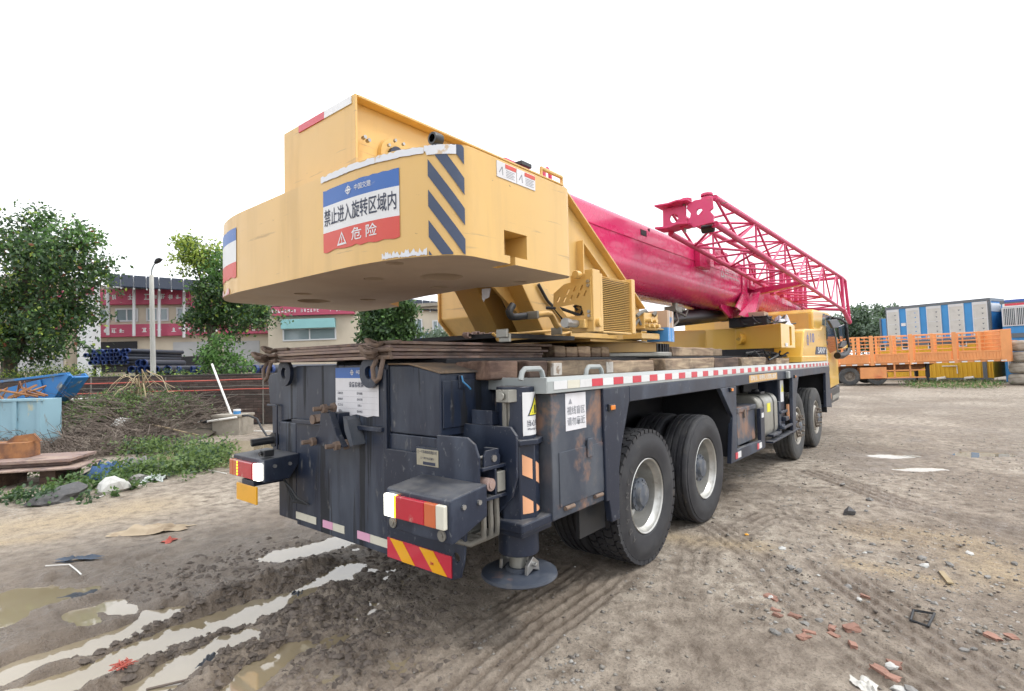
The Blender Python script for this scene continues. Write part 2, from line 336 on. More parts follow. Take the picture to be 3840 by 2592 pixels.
# ------------------------------------------------------------------ the yard: one sheet out to the horizon
def _hash(ix, iy, seed):
    h = (ix.astype(np.int64) * 374761393 + iy.astype(np.int64) * 668265263 + seed * 1442695041) & 0xffffffff
    h = ((h ^ (h >> 13)) * 1274126177) & 0xffffffff
    return ((h ^ (h >> 16)) & 0xffffff) / float(0xffffff)
def vnoise(x, y, seed=0):
    ix, iy = np.floor(x), np.floor(y); fx, fy = x - ix, y - iy
    u, v = fx * fx * fx * (fx * (fx * 6 - 15) + 10), fy * fy * fy * (fy * (fy * 6 - 15) + 10)
    a, b = _hash(ix, iy, seed), _hash(ix + 1, iy, seed); c, d = _hash(ix, iy + 1, seed), _hash(ix + 1, iy + 1, seed)
    return (a + (b - a) * u) * (1 - v) + (c + (d - c) * u) * v
def fbm(x, y, sc, octv=4, seed=0, gain=0.5):
    t = np.zeros_like(x); amp = 1.0; tot = 0
    for o in range(octv):
        t += amp * (vnoise(x * sc + 13.7 * o, y * sc - 7.1 * o, seed + o) - 0.5); tot += amp; amp *= gain; sc *= 2.03
    return t / tot * 2
def seg_dist(x, y, pts):
    """distance to a polyline, position along it"""
    best = np.full_like(x, 1e9); along = np.zeros_like(x); side = np.zeros_like(x); acc = 0.0
    for (x0, y0), (x1, y1) in zip(pts[:-1], pts[1:]):
        dx, dy = x1 - x0, y1 - y0; L = math.hypot(dx, dy)
        t = np.clip(((x - x0) * dx + (y - y0) * dy) / (L * L), 0, 1)
        ex, ey = x - x0 - t * dx, y - y0 - t * dy; d = np.hypot(ex, ey); m = d < best
        best = np.where(m, d, best); along = np.where(m, acc + t * L, along); side = np.where(m, (dx * ey - dy * ex) / L, side); acc += L
    return best, along, side
def G(pts, reg='G'):
    ox, oy, s = {'G': (0, 1800, .55938), 'I': (2540, 1700, .56843), 'S': (0, 0, 1)}[reg]
    return [tuple(gp(ox + a * s, oy + b * s)[:2]) for a, b in pts]
TROUGH = [  # water filled wheel ruts: centre line, half width, depth
    (G([(-60, 1300), (100, 1225), (560, 1105), (900, 965), (1160, 862)]), 0.13, 0.085),
    (G([(60, 1470), (330, 1360), (700, 1200), (1150, 1022), (1400, 950), (1760, 830)]), 0.165, 0.10),
    (G([(760, 1480), (960, 1360), (1300, 1160), (1580, 1055)]), 0.15, 0.085),
    (G([(1380, 1490), (1560, 1370), (1760, 1220), (1960, 1090)]), 0.11, 0.065),
    (G([(1560, 915), (1800, 850), (2080, 690), (2330, 570)]), 0.10, 0.06),
    (G([(1880, 480), (2100, 440), (2330, 380)]), 0.16, 0.05),
    (G([(40, 760), (200, 745), (480, 740)]), 0.20, 0.05),
    (G([(0, 930), (90, 860), (170, 830)]), 0.16, 0.045),
    (G([(480, 870), (620, 950)]), 0.09, 0.045),
    (G([(700, 800), (1000, 900), (1100, 880)]), 0.12, 0.045),
]
RIDGE = [
    (G([(-80, 1260), (120, 1165), (460, 1050), (900, 890), (1250, 800)]), 0.11, 0.055),
    (G([(80, 1420), (360, 1270), (640, 1140), (980, 1000), (1450, 815), (1750, 700), (2200, 540)]), 0.10, 0.085),
    (G([(560, 1480), (1000, 1240), (1180, 1105), (1460, 985), (1720, 890)]), 0.12, 0.085),
    (G([(1200, 1490), (1560, 1205), (1800, 1075), (2010, 930), (2230, 720)]), 0.13, 0.085),
    (G([(330, 640), (560, 730), (720, 770)]), 0.07, 0.035), (G([(150, 830), (330, 850), (560, 790)]), 0.06, 0.035),
]
TRACK = [   # tyre prints: centre line, half width
    (G([(560, 420), (120, 640), (70, 1000), (150, 1400), (240, 1600)], 'I'), 0.20),
    ([(1.0, -1.18), (-0.4, -1.24), (-1.6, -1.38)], 0.17), ([(1.0, -0.84), (-1.8, -0.95)], 0.15),
    (G([(260, 500), (520, 680), (820, 1000), (1250, 1330), (1700, 1600)], 'I'), 0.19),
    (G([(700, 380), (1000, 760), (1500, 1100), (2100, 1500)], 'I'), 0.20),
    (G([(300, 250), (900, 420), (1700, 600), (2300, 760)], 'I'), 0.22),
    (G([(900, 130), (1500, 350), (2300, 520)], 'I'), 0.22),
    (G([(500, 640), (1000, 520), (1500, 460), (2000, 330)]), 0.16), (G([(200, 560), (700, 530), (1100, 560)]), 0.14),
]
PUDDLE = [(3440, 1756, 0.34, 0.16, 0.09), (3370, 1706, 0.42, 0.22, 0.07), (3680, 1700, 0.5, 0.25, 0.07), (930, 1680, 1.3, 1.2, 0.09), (850, 1730, 0.9, 0.6, 0.07)]
WATER_Z = -0.030
def ground_z(x, y, full=False):
    r = np.hypot(x - CAM[0], y - CAM[1]); fine = np.clip(1.6 - r / 14.0, 0, 1)
    dx, dy = x - CAM[0], y - CAM[1]
    lat = (dx * RH[0] + dy * RH[1]) / np.maximum(dx * FH[0] + dy * FH[1], 0.3)     # left/right of the view from the yard's corner
    left = np.clip((0.05 - lat) / 0.3, 0, 1) * np.clip((7.5 - r) / 2.0, 0, 1)
    wx, wy = x + 0.05 * fbm(x, y, 3.1, 3, 40), y + 0.05 * fbm(x, y, 3.1, 3, 50)
    z = 0.018 * fbm(x, y, 0.45, 3, 1) * np.clip(r / 4, 0.4, 1.5) + 0.012 * fbm(x, y, 2.3, 4, 5)
    lump = fbm(x, y, 9.0, 4, 9, 0.6)
    z = z + (0.008 + 0.012 * left) * lump * fine + 0.0065 * fbm(x, y, 27, 4, 15, .65) * fine
    z = z - 0.012 * left
    wet = np.clip(left * 0.95 + 0.7 * fbm(x, y, 0.8, 3, 21) * left, 0, 1)
    for pts, w, h in RIDGE:
        d, al, sd = seg_dist(wx, wy, pts); k = np.exp(-(d / w) ** 2)
        z = z + h * k * (0.75 + 0.6 * fbm(x, y, 5.0, 5, 31, .62)) + k * (0.03 * lump + 0.014 * fbm(x, y, 22, 3, 33, .6))
    for pts, w, h in TROUGH:
        d, al, sd = seg_dist(wx, wy, pts); k = np.exp(-(d / w) ** 2.6)
        z = z * (1 - 0.6 * k) - h * k * (1 + 0.3 * fbm(x, y, 4.0, 3, 35)); wet = np.maximum(wet, np.exp(-(d / (w * 1.7)) ** 2))
    wet = np.maximum(wet, 0.62 * np.clip(fbm(x, y, 0.42, 4, 201, .6) * 3.2 - 0.55, 0, 1) * np.clip((30 - r) / 12, 0, 1))
    churn = np.exp(-(seg_dist(x, y, G([(1900, 1000), (2250, 850), (2500, 1100), (2300, 1380)]))[0] / 0.5) ** 2)
    z = z + churn * (0.045 * fbm(x, y, 6, 5, 71, .68) + 0.02 * fbm(x, y, 21, 3, 73, .6)); wet = np.maximum(wet, 0.55 * churn)
    for i, (pts, w) in enumerate(TRACK):
        d, al, sd = seg_dist(x, y, pts); k = np.clip((w - d) / 0.03, 0, 1) * np.clip(fine * 1.6, 0, 1)
        u = sd / w
        tread = np.clip(np.sin(u * 12.5 + 0.25 * np.sin(al * 42)) * 2.2, -1, 1)
        tread = tread * (0.75 + 0.25 * np.clip(3 * np.sin(al * 55 + 3 * u), -1, 1))
        fade = np.clip(0.75 + 1.2 * fbm(x, y, 0.9, 3, 60 + i), 0.1, 1)
        z = z + k * (-0.011 + 0.0095 * tread) * fade; wet = np.maximum(wet, k * fade * (0.42 + 0.38 * (tread < 0)))
    for px, py, rl, ra, dep in PUDDLE:
        c = gp(px, py); a = (x - c[0]) * FH[0] + (y - c[1]) * FH[1]; b = (x - c[0]) * RH[0] + (y - c[1]) * RH[1]
        d = np.hypot(a / ra, b / rl) + 0.5 * fbm(x, y, 3.5 if rl < .6 else 1.6, 3, 90)
        k = np.exp(-np.clip(d, 0, 9) ** 4); z = z - dep * k; wet = np.maximum(wet, np.exp(-np.clip(d * .75, 0, 9) ** 3))
    # keep the level where wheels and stacked things stand
    for wxp in (0.987, 2.337, 6.515, 8.035):
        for wy0, wy1 in ((-1.34, -0.66), (0.66, 1.34)):
            d = np.hypot(np.maximum(np.abs(x - wxp) - 0.22, 0), np.maximum(np.abs(y - (wy0 + wy1) / 2) - 0.36, 0)); k = np.exp(-(d / 0.14) ** 2)
            z = z * (1 - k) - 0.006 * k
    z = z * np.clip((120 - r) / 60, 0, 1)
    if not full: return z
    pale = np.clip(0.5 + 1.5 * fbm(x, y, 0.5, 5, 101, .6), 0, 1) * (1 - wet)
    far_road = np.clip((r - 8.0) / 3.0, 0, 1) * np.clip((0.0 - lat) / 0.2, 0, 1); pale = np.maximum(pale, 0.8 * far_road * (1 - wet))
    och = np.zeros_like(x)
    for pts, w in ((G([(0, 330), (500, 260), (900, 190)]), 0.55), (G([(0, 410), (350, 375)]), 0.2), (G([(1150, 730), (1750, 850)], 'I'), 0.12), (G([(0, 560), (520, 620)], 'I'), 0.16), (G([(1300, 520), (1900, 600), (2200, 820)], 'I'), 0.3)):
        och = np.maximum(och, np.exp(-(seg_dist(x, y, pts)[0] / w) ** 2))
    grav = np.clip(0.35 + 1.1 * fbm(x, y, 0.7, 4, 131) + 0.2 * np.clip(lat * 2, -1, 1), 0, 1)
    return z, wet, pale, och, grav

rr = [0.9]
while rr[-1] < 700:
    q = rr[-1]; rr.append(q + (max(0.012, 0.0058 * q) if q < 13 else (0.02 * q if q < 60 else 0.07 * q)))
rr = np.array(rr)
half = R(56)
az = np.concatenate([YAW + half - np.linspace(0, 2 * half, 760), YAW - half - np.linspace(0, 2 * math.pi - 2 * half, 70)[1:-1]])
AZ, RR = np.meshgrid(az, rr)
GX, GY = CAM[0] + RR * np.cos(AZ), CAM[1] + RR * np.sin(AZ)
GZ, WET, PALE, OCH, GRAV = ground_z(GX, GY, True)
nr, na = GX.shape
verts = np.stack([GX, GY, GZ], -1).reshape(-1, 3)
verts = np.vstack([verts, [[CAM[0], CAM[1], 0.0]]])
ii, jj = np.meshgrid(np.arange(nr - 1), np.arange(na), indexing='ij'); j2 = (jj + 1) % na
quads = np.stack([ii * na + jj, ii * na + j2, (ii + 1) * na + j2, (ii + 1) * na + jj], -1).reshape(-1, 4)[:, ::-1]
tris = np.stack([np.full(na, nr * na), (np.arange(na) + 1) % na, np.arange(na)], -1)
gm = bpy.data.meshes.new('ground')
gm.vertices.add(len(verts)); gm.vertices.foreach_set('co', verts.ravel())
loops = np.concatenate([quads.ravel(), tris.ravel()]); gm.loops.add(len(loops)); gm.loops.foreach_set('vertex_index', loops)
starts = np.concatenate([np.arange(len(quads)) * 4, len(quads) * 4 + np.arange(len(tris)) * 3])
gm.polygons.add(len(starts)); gm.polygons.foreach_set('loop_start', starts); gm.polygons.foreach_set('use_smooth', np.ones(len(starts), bool))
gm.update(calc_edges=True)
for nm, arr_ in (('wet', WET), ('pale', PALE), ('ochre', OCH), ('gravel', GRAV)):
    a = gm.attributes.new(nm, 'FLOAT', 'POINT'); a.data.foreach_set('value', np.append(arr_.ravel(), 0.3).astype(np.float32))

t = NT('muddy_yard')
big = t.noise(0.9, 6, 0.6, coord='Object'); mid = t.noise(7, 8, 0.65); fin = t.noise(60, 5, 0.65)
c = t.mix(t.ramp(mid, 0.32, 0.68), (0.142, 0.112, 0.085), (0.290, 0.240, 0.190))
c = t.mix(t.math('MULTIPLY', t.attr('pale'), t.ramp(t.math('ADD', mid, t.math('MULTIPLY', t.math('SUBTRACT', fin, 0.5), 0.5)), 0.35, 0.62)), c, (0.45, 0.395, 0.325))
c = t.mix(t.math('MULTIPLY', t.attr('ochre'), t.ramp(mid, 0.3, 0.6, (.25, .25, .25, 1), (.9, .9, .9, 1))), c, (0.44, 0.345, 0.22))
vd = t.voro(21); vc = t.voro(21, out='Color')
sep = t.n.new('ShaderNodeSeparateColor'); t.l.new(vc, sep.inputs[0])
chip = t.math('MULTIPLY', t.ramp(vd, 0.20, 0.30, (1, 1, 1, 1), (0, 0, 0, 1)), t.ramp(t.math('ADD', t.math('MULTIPLY', sep.outputs[0], 0.6), t.math('MULTIPLY', t.attr('gravel'), 0.55)), 0.58, 0.62))
chip = t.math('MULTIPLY', chip, t.math('SUBTRACT', 1.0, t.math('MULTIPLY', t.attr('wet'), 0.9)))
c = t.mix(t.math('MULTIPLY', chip, 0.8), c, t.mix(sep.outputs[1], (0.16, 0.155, 0.15), (0.50, 0.485, 0.46)))
vd2 = t.voro(75); c = t.mix(t.math('MULTIPLY', t.math('MULTIPLY', t.ramp(vd2, 0.15, 0.3, (1, 1, 1, 1), (0, 0, 0, 1)), t.attr('gravel')), t.ramp(fin, 0.45, 0.6)), c, (0.36, 0.34, 0.31))
c = t.mix(t.math('MULTIPLY', t.ramp(fin, 0.50, 0.66), 0.65), c, (0.07, 0.054, 0.040))
c = t.mix(t.math('MULTIPLY', t.attr('wet'), 0.6), c, t.mix(t.ramp(fin, 0.35, 0.65), (0.078, 0.057, 0.041), (0.190, 0.147, 0.110)))
rg = t.math('SUBTRACT', t.math('ADD', 0.82, t.math('MULTIPLY', mid, 0.15)), t.math('MULTIPLY', t.attr('wet'), t.math('ADD', 0.26, t.math('MULTIPLY', t.ramp(t.noise(3.2, 5), 0.38, 0.58), 0.42))))
b1 = t.bump(fin, 0.9, 0.014); b2 = t.bump(mid, 0.7, 0.045, b1); b3 = t.bump(chip, 0.7, 0.012, b2)
t.set(color=c, rough=rg, normal=b3, spec=0.5)
gm.materials.append(t.mat)
props(link('ground', gm), kind='structure')

t = NT('muddy_water')
t.set(color=t.mix(t.ramp(t.noise(1.2, 4), 0.35, 0.7), (0.24, 0.195, 0.12), (0.30, 0.255, 0.18)), rough=0.03, ior=2.1, normal=t.bump(t.noise(5, 3), 0.05, 0.01))
M['water'] = t.mat
def water(pts_or_c, rad=None, dz=0.0):
    m = MB()
    m.add([(pts_or_c[0] + rad * 1.5 * math.cos(a * R(15)), pts_or_c[1] + rad * 1.5 * math.sin(a * R(15)), WATER_Z + dz) for a in range(24)], [tuple(range(24))])
    o = m.build('puddle_water', M['water'], kind='structure')
    return o
# one level sheet of standing water lies just under the yard and shows wherever a rut or hollow dips below it
m = MB(); xs = [p[0] for tr in TROUGH for p in tr[0]]; ys = [p[1] for tr in TROUGH for p in tr[0]]
m.add([(min(xs) - .6, min(ys) - .6, WATER_Z), (max(xs) + .6, min(ys) - .6, WATER_Z), (max(xs) + .6, max(ys) + .6, WATER_Z), (min(xs) - .6, max(ys) + .6, WATER_Z)], [(0, 1, 2, 3)])
m.build('puddle_water', M['water'], kind='structure')
for k, (px, py, rl, ra, dep) in enumerate(PUDDLE):
    water(gp(px, py), max(rl, ra), 0.002 * (k + 1))
def gz(x, y):
    return float(ground_z(np.array([float(x)]), np.array([float(y)]))[0])

# ------------------------------------------------------------------ the truck crane
crane = empty('truck_crane', (0, 0, 0), 0, 'yellow and red four axle truck crane on a black chassis parked in the mud', 'truck crane')
AX = (0.987, 2.337, 6.515, 8.035)
YS = -1.375
# --- chassis frame and dark underbody
m = MB(); m.box(-0.85, 9.2, -0.50, 0.50, 0.72, 1.44); m.box(-0.62, 9.1, -0.66, 0.66, 1.44, 1.685)
m.build('chassis_frame', M['dark'], crane, 0.01)
m = MB()
for x in AX: m.cyl((x, -1.0, 0.53), (x, 1.0, 0.53), 0.11, 14); m.cyl((x, -0.2, 0.53), (x, 0.2, 0.53), 0.24, 16)
m.build('axle', M['dark'], crane, smooth=True)
m = MB()
for x in AX[:2]:
    for y in (-0.55, 0.55): m.bar((x - 0.55, y, 0.78), (x + 0.55, y, 0.78), 0.09, 0.10)
m.build('suspension', M['dark'], crane)
# --- inner wheel wells
for (x0, x1) in ((0.6, 3.05), (6.3, 8.95)):
    m = MB(); m.box(x0, x1, -1.345, -0.52, 1.36, 1.40); m.box(x0, x1, -0.56, -0.515, 0.85, 1.36); m.box(x1 - 0.02, x1 + 0.02, -1.345, -0.56, 0.55, 1.36)
    m.build('wheel_well', M['dark'], crane)
    m = MB(); m.box(x0, x1, 0.52, 1.36, 1.36, 1.40); m.box(x0, x1, 1.33, 1.36, 1.25, 1.36); m.build('wheel_well', M['dark'], crane)
# --- deck
m = MB(); m.box(-0.46, 9.2, YS + 0.012, -0.66, 1.47, 1.535); m.box(-0.46, 9.2, 0.66, -YS, 1.44, 1.535);
deck = m.build('deck', M['silver'], crane, 0.004)
m = MB(); m.prism([(YS, 1.452), (YS, 1.525), (YS + 0.02, 1.552), (YS + 0.06, 1.552), (YS + 0.06, 1.538), (YS + 0.011, 1.538), (YS + 0.011, 1.452)], 'x', -0.462, 9.19)
m.box(-0.474, -0.4625, YS, -1.02, 1.452, 1.55)
m.build('deck_edge_rail', M['silver'], crane, 0.003)
# red and white reflective squares along the deck edge
xs = -0.40; k = 0
while xs < 9.1:
    w = 0.152 if k % 2 == 0 else 0.148
    m = MB(); m.box(xs, xs + w - 0.004, YS - 0.004, YS - 0.0005, 1.474, 1.526)
    mt = M['haz_red'] if (k % 2 == 1 and k > 1) else (M['cream_refl'] if k in (1, 28) else M['refl_white'])
    m.build('reflector', mt, deck); xs += w; k += 1
for x in (-0.49, 0.245):      # grab handles on the deck edge
    m = MB(); m.tube([(x - 0.115, -1.28, 1.54), (x - 0.10, -1.28, 1.585), (x - 0.075, -1.28, 1.606), (x + 0.075, -1.28, 1.606), (x + 0.10, -1.28, 1.585), (x + 0.115, -1.28, 1.54)], 0.017, 8)
    m.build('grab_handle', M['silver'], deck, smooth=True)

# --- side skirt: beam with legs
m = MB(); m.box(0.6, 9.21, YS, YS + 0.04, 1.332, 1.451); m.build('side_beam', M['black'], crane, 0.006)
m = MB(); m.prism([(0.205, 1.451), (0.598, 1.451), (0.598, 1.34), (0.455, 1.02), (0.41, 0.86), (0.40, 0.50), (0.29, 0.50), (0.25, 0.66), (0.215, 0.66)], 'y', YS, YS + 0.05)
m.build('skirt_leg', M['black'], crane, 0.006)
m = MB(); m.prism([(2.66, 1.331), (3.2, 1.331), (3.17, 0.62), (4.15, 0.60), (4.15, 0.482), (2.94, 0.492), (3.045, 1.0)], 'y', YS + 0.001, YS + 0.05); m.build('skirt_leg', M['black'], crane, 0.006)
m = MB(); m.box(4.155, 4.33, YS + 0.002, YS + 0.05, 0.482, 1.0); m.box(4.19, 4.30, YS + 0.05, -0.6, 0.50, 0.56); m.build('tank_support', M['black'], crane, 0.006)
m = MB(); m.prism([(5.98, 1.331), (6.41, 1.331), (6.16, 0.95), (6.09, 0.482), (5.90, 0.482)], 'y', YS + 0.001, YS + 0.05); m.build('skirt_leg', M['black'], crane, 0.006)
m = MB(); m.prism([(8.79, 1.331), (9.21, 1.331), (9.33, 0.62), (8.74, 0.67)], 'y', YS + 0.001, YS + 0.05); m.box(8.78, 9.25, YS + 0.05, -0.7, 0.66, 0.70); m.build('skirt_leg', M['black'], crane, 0.006)
for x, z in ((0.30, 1.312), (2.99, 1.30), (6.10, 1.345)):
    m = MB(); m.box(x - 0.045, x + 0.045, YS - 0.018, YS - 0.0005, z - 0.026, z + 0.026); a = m.build('marker_lamp', M['blackplastic'], crane, 0.006)
    m = MB(); m.box(x - 0.032, x + 0.032, YS - 0.026, YS - 0.018, z - 0.016, z + 0.016); m.build('lens', M['amber'], a, 0.005)
for x, z in ((3.09, 0.555), (3.95, 0.545)):
    m = MB(); m.box(x, x + 0.08, YS - 0.003, YS + 0.0005, z - 0.035, z + 0.035); m.build('reflector', M['haz_red'], crane)
    m = MB(); m.box(x + 0.081, x + 0.2, YS - 0.003, YS + 0.0005, z - 0.035, z + 0.035); m.build('reflector', M['refl_white'], crane)
# tan warning strip on the beam
m = MB(); m.box(3.70, 5.03, YS - 0.004, YS - 0.0006, 1.347, 1.436); s = m.build('warning_strip', M['sign_tan'], crane)
text('lettering', '非专业、非授权人员禁止操作', M['white'], (4.365, YS - 0.006, 1.392), (1, 0, 0), (0, 0, 1), 0.072, s, 0.012, 1.22)
m = MB(); m.box(5.52, 5.62, YS - 0.05, YS + 0.0, 1.335, 1.44); m.build('side_lamp', M['silver'], crane, 0.012)

# --- rusty tool chest behind the deck corner
m = MB(); m.box(-0.40, 0.245, -1.352, -0.72, 0.665, 1.449); chest = m.build('tool_chest', M['black_rust'], crane, 0.008)
m = MB(); m.box(-0.33, 0.225, -1.358, -1.3522, 0.735, 1.076); d = m.build('chest_door', M['black_rust'], chest, 0.004)
m = MB(); m.box(-0.01, 0.06, -1.372, -1.3585, 1.0, 1.125); m.build('latch', M['black_rust'], chest, 0.005)
for x in (-0.24, 0.12):
    m = MB(); m.cyl((x - 0.05, -1.367, 0.722), (x + 0.05, -1.367, 0.722), 0.014, 10); m.build('hinge', M['chain'], chest, smooth=True)
m = MB(); m.box(-0.245, 0.0, -1.3555, -1.3525, 1.20, 1.44); p = m.build('warning_paper', M['paper'], chest)
M['faint_ink'] = paint('faded_grey_ink', (0.28, 0.29, 0.32), 0.6)
text('lettering', '视线盲区', M['faint_ink'], (-0.122, -1.3575, 1.325), (1, 0, 0), (0, 0, 1), 0.058, p, 0.01, 0.215)
text('lettering', '请勿靠近', M['faint_ink'], (-0.122, -1.3575, 1.255), (1, 0, 0), (0, 0, 1), 0.058, p, 0.01, 0.215)
m = MB(); m.prism([(-0.21, 1.372), (-0.17, 1.372), (-0.19, 1.407)], 'y', -1.3575, -1.356); m.build('warning_triangle', M['faint_ink'], p)
m = MB(); m.box(0.05, 0.40, -1.25, -1.22, 0.42, 0.68); m.build('mud_flap', M['blackplastic'], crane)

# --- fuel tank, rusty box between the axles, front jack
m = MB(); m.prism(rrect(-1.30, -0.78, 0.535, 1.14, 0.13, 6), 'x', 4.37, 5.34); tank = m.build('fuel_tank', M['tank'], crane, 0.03, True, 3)
for x in (4.55, 5.08):
    m = MB(); po = rrect(-1.306, -0.774, 0.529, 1.146, 0.135, 6); pi = rrect(-1.2995, -0.7805, 0.5355, 1.1395, 0.13, 6); n = len(po)
    m.add([(x, *p) for p in po] + [(x + 0.04, *p) for p in po], [(i, (i + 1) % n, n + (i + 1) % n, n + i) for i in range(n)]); m.build('tank_strap', M['blackplastic'], tank, smooth=True)
m = MB(); m.cyl((4.95, -1.1, 1.13), (4.95, -1.1, 1.20), 0.05, 14); m.box(4.78, 5.0, -1.22, -1.05, 1.145, 1.175); m.build('filler_cap', M['blackplastic'], tank, 0.006)
m = MB(); m.box(4.76, 4.92, -1.304, -1.3005, 0.90, 1.02); m.build('caution_sticker', M['sign_yellow'], tank)
m = MB(); m.box(4.19, 4.29, YS - 0.002, YS + 0.0015, 0.88, 0.94); m.build('sticker', M['white'], crane)
m = MB(); m.box(3.40, 4.13, -1.31, -0.85, 0.62, 1.05); bx = m.build('battery_box', M['black_rust'], crane, 0.01)
m = MB(); m.box(3.38, 4.15, -1.325, -0.83, 1.0, 1.06); m.build('lid', M['black_rust'], bx, 0.01)
m = MB(); m.box(3.62, 3.67, -1.335, -1.3255, 0.93, 1.03); m.build('latch', M['chain'], bx)
m = MB(); m.tube([(3.35, -1.2, 1.30), (3.5, -1.1, 1.25), (3.9, -1.0, 1.27), (4.1, -0.95, 1.2), (4.2, -0.9, 1.1)], 0.03, 8); m.cyl((4.15, -0.95, 1.12), (4.15, -0.95, 1.33), 0.09, 14)
m.tube([(3.4, -1.25, 1.05), (3.3, -1.25, 1.15), (3.28, -1.25, 1.25)], 0.02, 6); m.build('air_pipe', M['blackhose'], crane, smooth=True)
def jack(cx, cy, sub=True):
    pass
m = MB(); m.box(5.55, 5.85, -1.28, -0.98, 0.60, 1.33); fj = m.build('front_outrigger_jack', M['black'], crane, 0.02)
m = MB(); m.box(5.60, 5.78, -1.284, -1.2805, 0.98, 1.30); p = m.build('warning_paper', M['white'], fj)
m = MB(); m.prism([(5.64, 1.13), (5.775, 1.13), (5.708, 1.25)], 'y', -1.287, -1.285); m.build('warning_triangle', M['sign_yellow'], p)
m = MB(); m.box(5.42, 5.54, -1.30, -0.9, 0.56, 1.0); m.box(5.40, 5.56, -1.34, -1.30, 0.60, 0.66); m.box(5.42, 5.8, -1.33, -1.30, 0.82, 0.86); m.box(5.6, 5.8, -1.35, -1.28, 0.70, 0.76); m.build('outrigger_bracket', M['black'], fj, 0.008)
m = MB(); m.box(5.86, 5.90, -1.33, -1.30, 0.70, 0.93); m.build('marker', M['peach'], fj)
m = MB(); m.bar((4.7, -1.33, 0.50), (6.3, -1.33, 0.52), 0.10, 0.025); m.bar((4.85, -1.25, 0.57), (5.3, -1.25, 0.57), 0.2, 0.03); m.bar((5.4, -1.35, 0.62), (6.25, -1.35, 0.63), 0.04, 0.03)
m.build('step', M['black'], crane, 0.005)
m = MB()
for i in range(5): m.tube([(5.5 + i * 0.05, -1.2, 0.75), (5.48 + i * 0.05, -1.26, 0.62), (5.52 + i * 0.05, -1.2, 0.55)], 0.015, 6)
m.build('hose', M['hose'], crane, smooth=True)

